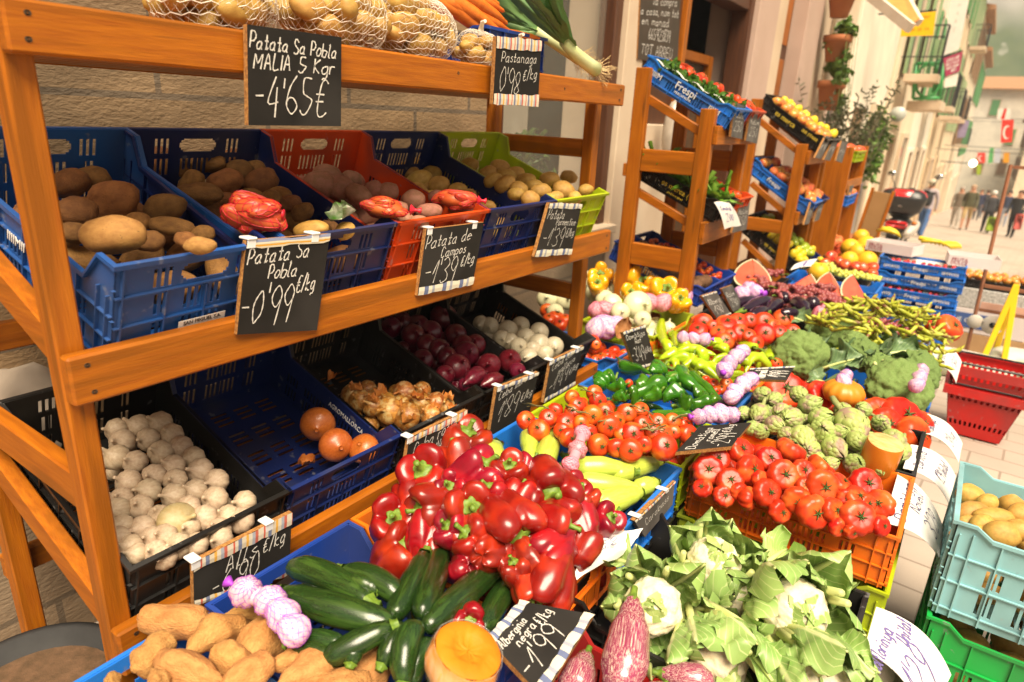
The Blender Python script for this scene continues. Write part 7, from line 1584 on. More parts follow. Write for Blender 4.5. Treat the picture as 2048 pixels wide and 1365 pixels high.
rm = MB(); rm.box(WX - 1.6, WX - 1.58, 2.6, 8.2, G0, 2.6); rm.box(WX - 1.58, WX - D_, 2.6, 2.62, G0, 2.6); rm.box(WX - 1.58, WX - D_, 8.18, 8.2, G0, 2.6); rm.box(WX - 1.58, WX - D_, 2.62, 8.18, 2.58, 2.6); rm.box(WX - 1.58, WX - D_, 2.62, 8.18, G0 - .02, G0); rm.build('interior', m_dark, SH)
wbox(WX - .75, WX - .17, 2.95, 4.2, -.74, -.70).build('window_shelf', wood_dark, SH)
wbox(WX - .70, WX - .66, 3.75, 4.13, -.699, .9).build('white_panel', mat('dull white panel', (.42, .38, .30), (.36, .32, .25), .5), SH)
bsk = MB();
for k in range(9): bsk.lathe([(.15 + .004 * (k % 2) + .003 * k, -.66 + k * .026), (.155 + .004 * (k % 2) + .003 * k, -.647 + k * .026)], 28, T(WX - .42, 3.38, 0))
bsk.lathe([(0, -.69), (.14, -.69), (.165, -.45), (.155, -.45), (.13, -.68), (0, -.68)], 28, T(WX - .42, 3.38, 0)); tag(bsk.build('wicker_basket', mat('wicker', (.42, .22, .07), (.25, .12, .03), .8, ns=40., stretch=(1, 1, 6))), 'wicker basket in the shop window behind the big rack', 'basket')
def foliage(name, label, cat, c, e, n, m, seed, size=(.05, .02), stems=None, parent=None, droop=0.):
 rnd = random.Random(seed); mb = MB()
 cl = [Vector((rnd.gauss(0, .45), rnd.gauss(0, .45), rnd.gauss(0, .45))) for _ in range(max(5, n // 40))]
 for k in range(n):
  q = cl[k % len(cl)] + Vector((rnd.gauss(0, .22), rnd.gauss(0, .22), rnd.gauss(0, .22)))
  p = Vector((q.x * e[0], q.y * e[1], q.z * e[2])); s = rnd.uniform(.7, 1.3)
  mb.rings(leaf_rings(k, size[0] * s, size[1] * s, .3, rnd.uniform(-.3, .2), .1, 3, 3), T(Vector(c) + p) @ RZ(rnd.uniform(0, 6.28)) @ RY(rnd.uniform(-1.2, .9) + droop), closed=False, uv=True)
 return mb
m_fern = mat('indoor plant green', (.05, .11, .02), (.10, .17, .035), .5, ns=9.)
pl = thing('potted_plant', 'bushy green plant inside the shop window', 'plant', (WX - .45, 3.75, -.70)); pt = MB(); pt.lathe([(0, 0), (.08, 0), (.11, .16), (.10, .16), (.075, .02), (0, .02)], 20, T(WX - .45, 3.75, -.70)); pt.build('pot', mat('dark pot', (.06, .045, .03)), pl, True)
foliage('', '', '', (WX - .45, 3.72, -.28), (.16, .24, .24), 260, m_fern, 4, (.11, .035)).build('foliage', m_fern, pl, True)
wbox(WX - D_, WX, 4.2405, 4.52, G0, 2.1995).build('pier', m_cream, SH)
wbox(WX - D_, WX + .01, 4.5205, 5.34, G0, -.02).build('wall', m_cream, SH); wbox(WX - .2, WX - .02, 4.5205, 4.60, -.0195, 2.1995).build('door_frame', wood_dark, SH); wbox(WX - .2, WX - .02, 5.26, 5.34, -.0195, 2.1995).build('door_frame', wood_z, SH); wbox(WX - .2, WX - .06, 4.6005, 5.2595, -.0195, 2.1995).build('door_panel', wood_dark, SH)
wbox(WX - .24, WX - .04, 5.3405, 6.84, 1.02, 1.14).build('door_transom', wood_dark, SH); wbox(WX - .2, WX - .02, 6.8, 6.9, G0, 2.1995).build('door_frame', wood_dark, SH)
m_ = MB(); m_.box(WX - .15, WX - .14, 5.3405, 6.7995, 1.1405, 2.1995); m_.build('transom_pane', mat('dim transom glass', (.30, .24, .17), (.25, .19, .13), .3), SH)
bq = onxq(WX + .01, (1284, -60), (1364, -60), (1355, 133), (1275, 118))
board("tall slate with a telephone number on the shop door panel", bq, [("Et portam", .1, .20, .075, 0, .8), ("la compra", .30, .365, .085, 0, .62), ("a casa, nom tot", .02, .48, .085, 0, .95), ("en manad.", .05, .59, .085, 0, .7), ("665923839", .22, .75, .12, 0, .55), ("TOT ARREU!", .06, .93, .11, 0, .85)], (), 0, (), lw=.010, seed=71, face=mat('brown slate', (.045, .032, .020), (.06, .042, .028), .7))
cab = thing('wooden_cabinet', 'orange wooden display cabinet inside the doorway', 'cabinet', (WX - .2, 6.2, GROUND))
for b in ((WX - .30, WX - .24, 5.56, 5.64, GROUND, .60), (WX - .30, WX - .24, 6.50, 6.60, GROUND, .60), (WX - .30, WX - .24, 5.6405, 6.4995, .52, .60), (WX - .30, WX - .24, 5.6405, 6.4995, -.66, -.58)): wbox(*b).build('frame', wood_z, cab)
wbox(WX - .34, WX - .30, 5.6, 6.55, GROUND, .58).build('back_panel', mat('dark cabinet back', (.06, .035, .018), (.10, .06, .03), .5, ns=12.), cab)
bagm = mat('cloudy plastic bag', (.50, .44, .36), (.42, .36, .29), .3, ns=14.)
m_ = MB(); m_.rings(ball(lambda d: Vector((d.x * .07, d.y * .08, d.z * .22)) * (1 + .12 * nzv(d, 3, 2)), 18, 14), T(onx(1345, 265, -1.95))); m_.tube([onx(1345, 240, -1.95), onx(1347, 222, -1.95)], lambda t: .012 + .03 * t, 8); tag(m_.build('plastic_bag', bagm, None, True), 'cloudy plastic bag hanging behind the first small rack', 'bag')
wbox(WX - D_, WX + .03, 6.9005, 7.55, G0, TOPZ).build('pilaster', m_mauve, SH); wbox(WX - D_, WX - .02, 7.5505, 8.05, G0, TOPZ).build('wall', m_cream, SH)
wbox(WX - D_, WX - .15, 8.0505, 8.75, 1.9, TOPZ).build('wall', m_cream, SH)
d2 = wbox(WX - .22, WX - .14, 8.0505, 8.75, G0, 1.8995).build('door', wood_dark, SH)
for z0, z1 in ((-1.3, -.35), (-.2, .75), (.9, 1.7)): wbox(WX - .1395, WX - .125, 8.15, 8.66, z0, z1).build('panel', wood_z, d2)
wbox(WX - D_, WX + .03, 8.7505, 9.5, G0, TOPZ).build('pilaster', m_mauve, SH); wbox(WX - D_, WX - .01, 9.5005, 12.0, G0 - .3, TOPZ).build('wall', m_cream, SH)
for ya, yb in ((10.75, 11.35),):
 w_ = MB()
 for b in ((WX - .008, WX + .05, ya - .1, ya, -.3, 1.5), (WX - .008, WX + .05, yb, yb + .1, -.3, 1.5), (WX - .008, WX + .05, ya + .001, yb - .001, 1.4, 1.5)): w_.cbox(*b, c=.004)
 w_ = w_.build('window', m_mauve, SH); wbox(WX - .008, WX + .008, ya + .002, yb - .002, -.3, 1.398, c=.002).build('pane', m_dkglass, w_)
m_terra = mat('terracotta', (.42, .15, .055), (.36, .12, .04), .8, ns=6.); m_rough = mat('rough dark plaster', (.34, .25, .15), (.26, .18, .10), .95, ns=6., bump=.8, bs=30.)
m_ = MB(); m_.tube([(WX + .06, 10.25, GROUND - .2), (WX + .06, 10.25, TOPZ)], .05, 12); tag(m_.build('drain_pipe', mat('pale pipe', (.52, .44, .34), (.46, .38, .28), .6), None, True), 'pale drain pipe on the facade holding terracotta pots', 'drain pipe')
m_ivy = leafmat('ivy leaf', (.09, .19, .025), (.14, .26, .04), (.2, .3, .08))
for k, (px, py, hh, l) in enumerate(((1659, 192, .36, 'large terracotta pot of trailing ivy low on the drain pipe'), (1672, 98, .30, 'terracotta pot high on the drain pipe'), (1682, 10, .28, 'topmost terracotta pot on the drain pipe, mostly out of the picture'))):
 p = onx(px, py, WX + .20); tp = thing('hanging_pot', l, 'plant pot', p, 'terracotta pots on the drain pipe')
 m_ = MB(); m_.lathe([(0, -hh / 2), (.10, -hh / 2), (.15, hh * .25), (.17, hh * .25), (.175, hh / 2), (.155, hh / 2), (.14, hh * .2), (0, hh * .2)], 24, T(p)); m_.build('pot', m_terra, tp, True)
 foliage('', '', '', p + Vector((.02, -.03, hh * .7)), (.14, .16, .12), 90, m_ivy, 30 + k, (.09, .075)).build('foliage', m_ivy, tp, True)
 if k < 2:
  m2 = foliage('', '', '', p + Vector((.12, -.02, -.12 if k == 0 else -.2)), (.08, .20, .26), 60, m_ivy, 40 + k, (.08, .07), droop=.6)
  for j in range(5): m2.tube([p + Vector((.05, 0, hh * .5)), p + Vector((.12 + .02 * j, -.1 + .07 * j, .15)), p + Vector((.16 + .02 * j, -.12 + .09 * j, -.35 - .05 * j))], .004, 4)
  m2.build('trailing_ivy', m_ivy, tp, True)
ob = thing('olive_bush', 'loose grey green olive bush in a pot against the facade', 'bush', (-1.62, 9.1, slope(9.1)))
m_ol = mat('olive leaf', (.095, .125, .055), (.15, .18, .09), .55, ns=12., rnd=.1); m_twig = mat('twig', (.16, .11, .07), (.10, .07, .04), .9)
m_ = MB(); m_.lathe([(0, 0), (.18, 0), (.24, .45), (.26, .45), (.26, .5), (.22, .5), (.2, .42), (0, .42)], 24, T(-1.62, 9.1, slope(9.1))); m_.build('pot', m_terra, ob, True)
m_ = MB(); lf = MB(); rnd = random.Random(12); base = Vector((-1.62, 9.1, slope(9.1) + .45))
for k in range(60):
 c0 = Vector((-1.50, 9.1, .12)); e = c0 + Vector((rnd.gauss(0, .24), rnd.gauss(0, .36), rnd.gauss(.0, .22))); mid = (base + e) / 2 + Vector((rnd.uniform(-.1, .1), rnd.uniform(-.1, .1), .1)); m_.tube([base, mid, e], lambda t: .010 - .008 * t, 5)
 for j in range(30):
  t = rnd.uniform(.45, 1.05); q = mid.lerp(e, (t - .45) / .55); d = rnd.uniform(0, 6.28)
  lf.rings(leaf_rings(k * 30 + j, rnd.uniform(.05, .085), .016, .2, rnd.uniform(-.2, .2), .0, 3, 3), T(q) @ RZ(d) @ RY(rnd.uniform(-1.2, .5)), closed=False)
m_.build('branches', m_twig, ob, True); lf.build('foliage', m_ol, ob, True)
es = thing('easel_board', 'brown wooden easel board standing beyond the racks', 'easel board', (-.98, 8.0, slope(8)))
M = T(-.98, 8.02, slope(8)) @ RX(-.06) @ RY(.10)
m_ = MB(); m_.cbox(-.085, .085, -.02, .0, .1, 1.33, .004, M); m_.build('panel', mat('hardboard', (.30, .16, .055), (.25, .13, .04), .6, ns=3.), es)
for x in (-.10, .10): m_ = MB(); m_.cbox(x - .0145, x + .0145, -.03, .005, .0, 1.36, .003, M); m_.build('leg', wood_z, es)
def scooter():
 y0, z0, xc = 12.5, slope(12.5), -1.005
 s = thing('scooter', 'black and white motor scooter with a big top box, seen from behind', 'scooter', (xc, y0 + .5, z0))
 B = lambda x, y, z: T(xc, y0, z0) @ S3(1.22) @ T(x, y, z)
 blk = mat('black scooter plastic', (.012, .012, .013), (.02, .02, .02), .35, ns=5.); gry = mat('silver white fairing', (.55, .52, .47), (.48, .45, .40), .3, ns=4., coat=.4); rub = mat('tyre rubber', (.015, .015, .015), (.025, .025, .025), .8); red = mat('red lamp plastic', (.55, .012, .015), (.45, .008, .01), .2, coat=.5); crm = plain('chrome', (.6, .6, .6), .15, metal=1.)
 for yy, nm in ((.30, 'wheel'), (1.55, 'wheel')):
  m_ = MB(); m_.rings([[(.055 * math.cos(a) * 1.0, (.20 + .055 * math.sin(a)) * math.cos(t), (.20 + .055 * math.sin(a)) * math.sin(t)) for a in [2 * math.pi * k / 10 for k in range(10)]] for t in [2 * math.pi * j / 28 for j in range(29)]], B(0, yy, .255)); w_ = m_.build(nm, rub, s, True)
  m_ = MB(); m_.lathe([(0, -.04), (.15, -.035), (.155, 0), (.15, .035), (0, .04)], 20, B(0, yy, .255) @ RY(math.pi / 2)); m_.build('rim', crm, w_, True)
 m_ = MB(); m_.rings([[(w_ * math.cos(a), y, z + h * math.sin(a)) for a in [2 * math.pi * k / 16 for k in range(16)]] for y, z, w_, h in ((.0, .68, .03, .03), (.02, .66, .11, .08), (.25, .62, .16, .13), (.6, .58, .17, .14), (.85, .45, .15, .12), (.95, .40, .05, .05))], B(0, 0, 0)); m_.build('body', blk, s, True)
 for e in (-1, 1):
  m_ = MB(); m_.rings(ball(lambda d: Vector((d.x * .075, d.y * .30, d.z * .115)), 18, 12), B(e * .17, .20, .60) @ RY(e * .5) @ RX(.15)); m_.build('side_fairing', gry, s, True)
  m_ = MB(); m_.rings(ball(lambda d: Vector((d.x * .035, d.y * .03, d.z * .025)), 12, 8), B(e * .20, .05, .70)); m_.build('indicator', plain('amber lamp', (.5, .16, .02), .3), s, True)
  m_ = MB(); m_.tube([Vector((e * .16, 1.15, 1.05)), Vector((e * .30, 1.15, 1.02))], .018, 8, B(0, 0, 0)); m_.build('handlebar', blk, s, True)
  m_ = MB(); m_.tube([Vector((e * .20, 1.12, 1.05)), Vector((e * .29, 1.1, 1.22))], .006, 6, B(0, 0, 0)); mr = m_.build('mirror', blk, s, True); m_ = MB(); m_.rings(ball(lambda d: Vector((d.x * .055, d.y * .012, d.z * .04)), 14, 10), B(e * .30, 1.1, 1.26)); m_.build('mirror_glass', crm, mr, True)
  m_ = MB(); m_.tube([Vector((e * .09, .25, .25)), Vector((e * .10, .18, .5)), Vector((e * .09, .15, .62))], .02, 8, B(0, 0, 0)); m_.build('shock_absorber', crm, s, True)
 m_ = MB(); m_.cbox(-.13, .13, -.05, .02, .62, .71, .02, B(0, 0, 0)); m_.build('tail_lamp', red, s, True)
 m_ = MB(); m_.cbox(-.085, .085, .0, .06, .20, .55, .02, B(0, -.01, 0) @ RX(.18)); m_.build('mudguard', blk, s, True)
 m_ = MB(); m_.cbox(-.075, .075, -.046, -.040, .30, .44, .002, B(0, -.02, 0) @ RX(.12)); m_.build('licence_plate', plain('yellow plate', (.78, .42, .01), .4), s)
 m_ = MB(); m_.cbox(-.05, .05, -.06, -.045, .22, .27, .01, B(0, -.02, 0)); m_.build('reflector', red, s, True)
 m_ = MB(); m_.rings([[(w_ * math.copysign(abs(math.cos(a)) ** .6, math.cos(a)), .05 + y * .9 + d2 * math.copysign(abs(math.sin(a)) ** .6, math.sin(a)), z) for a in [2 * math.pi * k / 24 for k in range(24)]] for z, w_, d2, y in ((.80, 0, 0, .1), (.80, .19, .13, .1), (.84, .235, .17, .1), (.98, .275, .20, .1), (1.02, .28, .205, .1), (1.03, .275, .20, .1), (1.03, 0, 0, .1))], B(0, 0, 0)); tb = m_.build('top_box', blk, s, True)
 m_ = MB(); m_.rings([[(w_ * math.copysign(abs(math.cos(a)) ** .6, math.cos(a)), .14 + d2 * math.copysign(abs(math.sin(a)) ** .6, math.sin(a)), z) for a in [2 * math.pi * k / 24 for k in range(24)]] for z, w_, d2 in ((1.035, .27, .195), (1.09, .24, .17), (1.12, .17, .12), (1.13, 0, 0))], B(0, 0, 0)); m_.build('lid', blk, tb, True)
 m_ = MB(); m_.rings([[(w_ * math.cos(a), .14 + d2 * math.sin(a), z) for a in [-math.pi + math.pi * k / 16 for k in range(17)]] for z, w_, d2 in ((1.036, .276, .202), (1.095, .245, .178), (1.122, .18, .13))], B(0, 0, 0), closed=False); m_.build('red_reflector', red, tb, True)
 m_ = MB(); m_.cbox(-.02, .02, -.07, -.05, .90, .93, .004, B(0, -.02, 0)); m_.build('latch', crm, tb)
 m_ = MB(); m_.tube([Vector((0, 1.5, .3)), Vector((0, 1.25, .9)), Vector((0, 1.15, 1.05))], .05, 10, B(0, 0, 0)); m_.build('fork', blk, s, True)
 m_ = MB(); m_.rings(ball(lambda d: Vector((d.x * .15, d.y * .32, d.z * .06)), 18, 10), B(0, .45, .76)); m_.build('seat', blk, s, True)
scooter()
# ============================================================ STREET, BUILDINGS, PEOPLE, MOUNTAIN
def gz(x, y): return GROUND - .02 if y < 4 else (GROUND - .02 - .066 * (min(y, 80) - 4) - max(0, y - 80) * .01)
m_pave = mat('warm pale paving slabs', (.46, .39, .32), (.41, .34, .28), .8, ns=1.2, bump=.25, bs=50., c3=(.36, .30, .24), c3s=.7, coords='Object')
def _brick(m, bw, rh, ms, mort, rot=0.):
 N, L, b = nodes(m); tc = N.new('ShaderNodeTexCoord'); mp = N.new('ShaderNodeMapping'); mp.inputs['Rotation'].default_value = (0, 0, rot); L.new(tc.outputs['Object'], mp.inputs[0])
 br = N.new('ShaderNodeTexBrick'); L.new(mp.outputs[0], br.inputs[0]); br.inputs['Scale'].default_value = 1; br.inputs['Brick Width'].default_value = bw; br.inputs['Row Height'].default_value = rh; br.inputs['Mortar Size'].default_value = ms
 br.inputs['Color1'].default_value = (.86, .85, .86, 1); br.inputs['Color2'].default_value = (1.08, 1.06, 1.03, 1); br.inputs['Mortar'].default_value = (*mort, 1)
 base = b.inputs['Base Color'].links[0].from_socket; x = N.new('ShaderNodeMix'); x.data_type = 'RGBA'; x.blend_type = 'MULTIPLY'; x.inputs[0].default_value = 1; L.new(base, x.inputs[6]); L.new(br.outputs[0], x.inputs[7]); L.new(x.outputs[2], b.inputs['Base Color'])
 N_, L_2, b_ = nodes(m); bn = N.new('ShaderNodeBump'); bn.inputs['Strength'].default_value = .6; bn.inputs['Distance'].default_value = .004; L.new(br.outputs['Fac'], bn.inputs['Height']); bn.invert = True
 old = b.inputs['Normal'].links[0].from_socket if b.inputs['Normal'].links else None
 if old: L.new(old, bn.inputs['Normal'])
 L.new(bn.outputs[0], b.inputs['Normal'])
_brick(m_pave, .30, .20, .006, (.62, .58, .55), R_(4))
ys_ = [-12, -4, 0, 4, 8, 12, 20, 30, 40, 60, 80, 120, 225]
mb = MB(); mb.rings([[(x, y, gz(x, y)) for x in (-90, -60, -12, 0, 4, 12, 60, 135)] for y in ys_], closed=False); mb.f = [f[::-1] for f in mb.f]
g_ = mb.build('ground', mat('dry valley ground', (.16, .17, .08), (.22, .18, .11), .9, ns=.05)); tag(g_, kind='structure');
mb = MB(); mb.rings([[(x, y, gz(x, y) + .02) for x in (-3.0, -1, 0, 1.5, 3, 6.5)] for y in [-8, -4, 0, 4, 8, 12, 20, 30, 40, 60, 80]], closed=False); mb.f = [f[::-1] for f in mb.f]
tag(mb.build('paving', m_pave), kind='structure')
shut_g = mat('green shutters', (.10, .30, .11), (.07, .24, .08), .6, ns=3., stretch=(1, 1, 30)); shut_p = mat('pale green shutters', (.30, .42, .22), (.24, .36, .17), .6, ns=3., stretch=(1, 1, 30)); shut_b = mat('brown shutters', (.28, .16, .07), (.2, .11, .05), .6, ns=3., stretch=(1, 1, 30))
m_tile = mat('roof tile', (.42, .22, .10), (.34, .17, .08), .85, ns=12.); m_iron = plain('dark iron', (.03, .03, .03), .5, metal=.4)
F_ = [mat('facade render %d' % k, c, tuple(x * .88 for x in c), .85, ns=1.5, c3=tuple(x * .78 for x in c), c3s=.6, bump=.15, bs=20.) for k, c in enumerate(((.72, .56, .36), (.76, .63, .45), (.64, .46, .27), (.80, .72, .58), (.68, .50, .30), (.76, .62, .42), (.84, .77, .64)))]
def house(label, x, side, y0, y1, top, fm, sh, nfl=3, depth=7., balc=(), seed=0, group='houses along the left side of the street', door=True):
 """house whose facade stands at x and faces the street (side = +1: facade faces +x)"""
 rnd = random.Random(seed); zb = gz(0, y1) - .3; h = thing('house', label, 'house', (x - side * depth / 2, (y0 + y1) / 2, zb), group)
 xa, xb = sorted((x, x - side * depth)); wbox(xa, xb, y0, y1, zb, top, c=.01).build('wall', fm, h)
 X0, X1 = sorted((x - side * depth, x + side * .45)); rf = MB(); rf.hexa([(X0, y0 - .02, top + .003), (X1, y0 - .02, top + .003), (X1, y1 + .02, top + .003), (X0, y1 + .02, top + .003), (X0, y0 - .02, top + (1.6 if side > 0 else .25)), (X1, y0 - .02, top + (.22 if side > 0 else 1.6)), (X1, y1 + .02, top + (.22 if side > 0 else 1.6)), (X0, y1 + .02, top + (1.6 if side > 0 else .25))]); rf.build('roof', m_tile, h)
 fh = (top - gz(0, (y0 + y1) / 2)) / nfl; n = max(1, round((y1 - y0) / 2.4)); g0 = gz(0, y1)
 for f in range(nfl):
  for k in range(n):
   yc = y0 + (y1 - y0) * (k + .5) / n; zc = top - fh * (nfl - f) + fh * .12
   if f == 0: ww, z0_, z1_ = .62, g0 - .1, zc + min(2.2, fh * .8)
   else: ww, z0_, z1_ = .45, zc + .15, zc + fh * .72
   s0, s1 = sorted((x + side * .004, x + side * .07)); fr = MB();
   for b in ((yc - ww - .1, yc - ww, z0_, z1_ + .12), (yc + ww, yc + ww + .1, z0_, z1_ + .12), (yc - ww + .001, yc + ww - .001, z1_ + .001, z1_ + .12)): fr.cbox(s0, s1, *b, c=.004)
   nm = 'window' if f else 'doorway'; w_ = fr.build(nm, m_cream if (k + f) % 2 else fm, h)
   p0, p1 = sorted((x + side * .003, x + side * .025)); wbox(p0, p1, yc - ww + .002, yc + ww - .002, z0_, z1_ - .002, c=.002).build('pane' if f else 'door', m_dkglass if f or k % 2 else shut_b, w_)
   if f:
    a0, a1 = sorted((x + side * .075, x + side * .11))
    for e in (-1, 1): q = sorted((yc + e * (ww + .12), yc + e * (ww * 2 + .05))); wbox(a0, a1, q[0], q[1], z0_, z1_, c=.003).build('shutter', sh, w_)
   if (f, k) in balc:
    bl = wbox(*sorted((x + side * .112, x + side * .75)), yc - 1.0, yc + 1.0, z0_ - .16, z0_ - .01).build('balcony', m_cream, h)
    r = MB(); xo = x + side * .72
    for q in range(14): r.tube([(xo, yc - .96 + q * 1.92 / 13, z0_), (xo, yc - .96 + q * 1.92 / 13, z0_ + .92)], .011, 5)
    for e in (-.96, .96):
     for q in range(5): r.tube([(x + side * (.16 + q * .12), yc + e, z0_), (x + side * (.16 + q * .12), yc + e, z0_ + .92)], .011, 5)
     r.tube([(x + side * .12, yc + e, z0_ + .92), (xo, yc + e, z0_ + .92)], .016, 5)
    r.tube([(xo, yc - .96, z0_ + .92), (xo, yc + .96, z0_ + .92)], .018, 5); r.build('railing', m_iron, bl)
 return h
house('cream house next to the shop with a white beamed awning', -2.06, 1, 12.01, 16.6, 6.6, F_[3], shut_b, 2, seed=1)
house('house with the green balcony railing and pale green shutters', -2.0, 1, 16.62, 22.5, 7.4, F_[1], shut_p, 3, balc=((1, 0), ), seed=2)
house('white house with brown doors after the green balcony', -2.02, 1, 22.52, 29.5, 7.2, F_[3], shut_g, 3, balc=((1, 1),), seed=3)
house('ochre house with two stone balconies', -1.98, 1, 29.52, 37.5, 7.6, F_[0], shut_g, 3, balc=((1, 0), (1, 2)), seed=4)
house('tall pale house with overhanging tile eaves', -2.05, 1, 37.52, 47, 7.3, F_[5], shut_p, 3, balc=((2, 1),), seed=5)
house('sand coloured house far down the left side', -2.0, 1, 47.02, 58, 6.6, F_[1], shut_b, 3, balc=((1, 1),), seed=6)
house('last pale house on the left side', -1.95, 1, 58.02, 72, 5.6, F_[3], shut_g, 3, seed=7)
gr2 = 'houses closing the far end of the street'
house('low sandy house at the far right end of the street', 2.3, -1, 74, 86, 1.6, F_[1], shut_b, 3, seed=9, group=gr2)
hb = thing('house', 'white fronted house closing the view at the end of the street', 'house', (2, 92, gz(0, 90)), gr2)
wbox(-4, 9, 88, 96, gz(0, 90) - .5, 4.8, c=.01).build('wall', F_[6], hb); m_ = MB(); m_.hexa([(-4.4, 87.4, 4.803), (9.4, 87.4, 4.803), (9.4, 96, 4.803), (-4.4, 96, 4.803), (-4.4, 87.4, 4.9), (9.4, 87.4, 4.9), (9.4, 96, 6.6), (-4.4, 96, 6.6)]); m_.build('roof', m_tile, hb)
for k in range(6):
 for z in ((-3.6, 2.2) if k % 2 else (-3.6, -.6)):
  w_ = wbox(-3.2 + k * 2, -2.3 + k * 2, 87.93, 87.998, z, z + 1.7).build('window', m_cream, hb); wbox(-3.1 + k * 2, -2.4 + k * 2, 87.90, 87.928, z + .1, z + 1.6, c=.003).build('shutter', shut_b if z < -3 else shut_g, w_)
aw = thing('awning', 'white beamed awning with orange underside high over the facade', 'awning', (-1.6, 8.4, 1.2))
p1, p2, p3, p4 = ony(1724, -22, 8.2), ony(1822, 57, 7.9), ony(1800, -22, 8.9), ony(1838, 46, 8.6)
m_wb = mat('white painted beam', (.66, .58, .48), (.58, .50, .40), .5)
beam('arm', m_wb, aw, p1, p2, .06, .09); beam('front_bar', m_wb, aw, p3, p4, .06, .08)
m_ = MB(); up_ = Vector((0, 0, .03)); m_.hexa([p1 + up_, p2 + up_, p4 + up_, p3 + up_, p1 + up_ * 1.6, p2 + up_ * 1.6, p4 + up_ * 1.6, p3 + up_ * 1.6]); m_.build('canvas', mat('orange canvas', (.62, .24, .05), (.55, .2, .04), .8), aw)
m_ = MB(); m_.tube([p1, p1 + Vector((-.7, .1, .1))], .025, 8); m_.build('bracket', m_iron, aw)
def hung(name, label, cat, px, y, m, th=.02, lines=(), ink=None, lw=.02, seed=0, bracket=True, group=None):
 q = [ony(a, b, y) for a, b in px]; surf, n = quad_surf(*q); mb = MB(); bk = -n * th
 v = q + [p + bk for p in q]; mb.add(v, [(3, 2, 1, 0), (0, 1, 5, 4), (1, 2, 6, 5), (2, 3, 7, 6), (3, 0, 4, 7), (4, 5, 6, 7)])
 o = mb.build(name, m); tag(o, label, cat, group)
 if lines: w = MB(); ribbons(w, handwriting(lines, (q[1] - q[0]).length / (q[3] - q[0]).length, seed), surf, lw, .003); w.build('lettering', ink, o)
 if bracket:
  b_ = MB(); a = q[0].lerp(q[1], .1); b_.tube([a + Vector((0, .01, .02)), Vector((-2.0, y + .01, a.z + .02))], .012, 6); b_.tube([q[0] + Vector((0, .01, .02)), q[1] + Vector((0, .01, .02))], .012, 6); b_.build('bracket', m_iron, o)
 return o
m_ysign = mat('yellow sign enamel', (.82, .48, .004), (.78, .44, .003), .4); m_mar = mat('maroon banner cloth', (.36, .03, .09), (.32, .025, .08), .8); m_wh = mat('white banner cloth', (.74, .70, .64), (.70, .66, .60), .7)
hung('hanging_sign', 'bright yellow projecting sign high on the left facades', 'sign', ((1806, 30), (1872, 23), (1866, 71), (1801, 73)), 13., m_ysign, .05, [("EST. DE 1947", .15, .25, .10, 0, .7), ("CAFE", .36, .46, .12, 0, .3), ("FORN DE PA", .12, .78, .12, 0, .76)], plain('ochre lettering', (.45, .2, .01)), .012, 2)
hung('hanging_sign', 'maroon banner with white lettering next to the green balcony', 'banner', ((1887, 117), (1926, 103), (1919, 143), (1891, 154)), 17., m_mar, .01, [("OPEN AIR", .15, .28, .14, 0, .7), ("BOTIGA", .1, .48, .14, 0, .8), ("ARTESANA", .1, .68, .14, 0, .8), ("& MES", .25, .88, .14, 0, .5)], P_WHITE, .014, 3, group='banners over the street')
hung('hanging_sign', 'white banner directly below the maroon one', 'banner', ((1890, 156), (1917, 146), (1913, 172), (1888, 176)), 17.02, m_wh, .01, bracket=False, group='banners over the street')
hung('hanging_sign', 'tall white banner with faint red lettering above the maroon one', 'banner', ((1903, -10), (1940, -10), (1918, 100), (1886, 112)), 17.5, m_wh, .01, [("M", .45, .2, .06), ("A", .45, .34, .06), ("R", .42, .48, .06), ("E", .42, .62, .06)], plain('faint red lettering', (.62, .40, .36)), .012, 4, group='banners over the street')
gb = thing('balcony_screen', 'bright green iron balcony screen with a ring, projecting from the left facades', 'balcony screen', ony(1856, 195, 17.8)); m_gr = mat('bright green paint', (.06, .34, .10), (.05, .28, .08), .45)
q = [ony(a, b, 17.8) for a, b in ((1832, 128), (1886, 126), (1880, 196), (1826, 198))]
for nm, a, b in (('post', q[0], q[3]), ('post', q[1], q[2]), ('top_rail', q[0], q[1]), ('bottom_rail', q[3], q[2])): m_ = MB(); m_.tube([a, b], .035, 8); m_.build(nm, m_gr, gb, True)
c_ = (q[0] + q[1] + q[2] + q[3]) / 4; ex, ez = (q[1] - q[0]) * .46, (q[0] - q[3]) * .46
m_ = MB(); m_.tube([c_ + ex * math.cos(t) + ez * math.sin(t) for t in [2 * math.pi * k / 28 for k in range(29)]], .03, 7); m_.build('ring', m_gr, gb, True)
m_ = MB(); rg = [[c_ + ex * math.cos(t) + ez * math.sin(t) + Vector((0, .03, 0)) for t in [-.9 + 1.9 * k / 14 for k in range(15)]], [c_ + ex * (math.cos(t) * .35 + .1) + ez * math.sin(t) * .9 + Vector((0, .03, 0)) for t in [-.9 + 1.9 * k / 14 for k in range(15)]]]; m_.rings(rg, closed=False); m_.rings([[p + Vector((0, .02, 0)) for p in r] for r in rg], closed=False); m_.build('leaf_panel', m_gr, gb, True)
m_ = MB(); m_.hexa([q[3] + Vector((-.1, 0, -.24)), q[2] + Vector((.04, 0, -.24)), q[2] + Vector((.04, 1.6, -.24)), q[3] + Vector((-.1, 1.6, -.24)), q[3] + Vector((-.1, 0, -.05)), q[2] + Vector((.04, 0, -.05)), q[2] + Vector((.04, 1.6, -.05)), q[3] + Vector((-.1, 1.6, -.05))]); m_.build('slab', m_cream, gb)
hung('shutter_panel', 'pale green louvred shutter above the green balcony screen', 'shutter', ((1871, 79), (1891, 79), (1888, 116), (1865, 118)), 18.2, shut_p, .04, bracket=False)
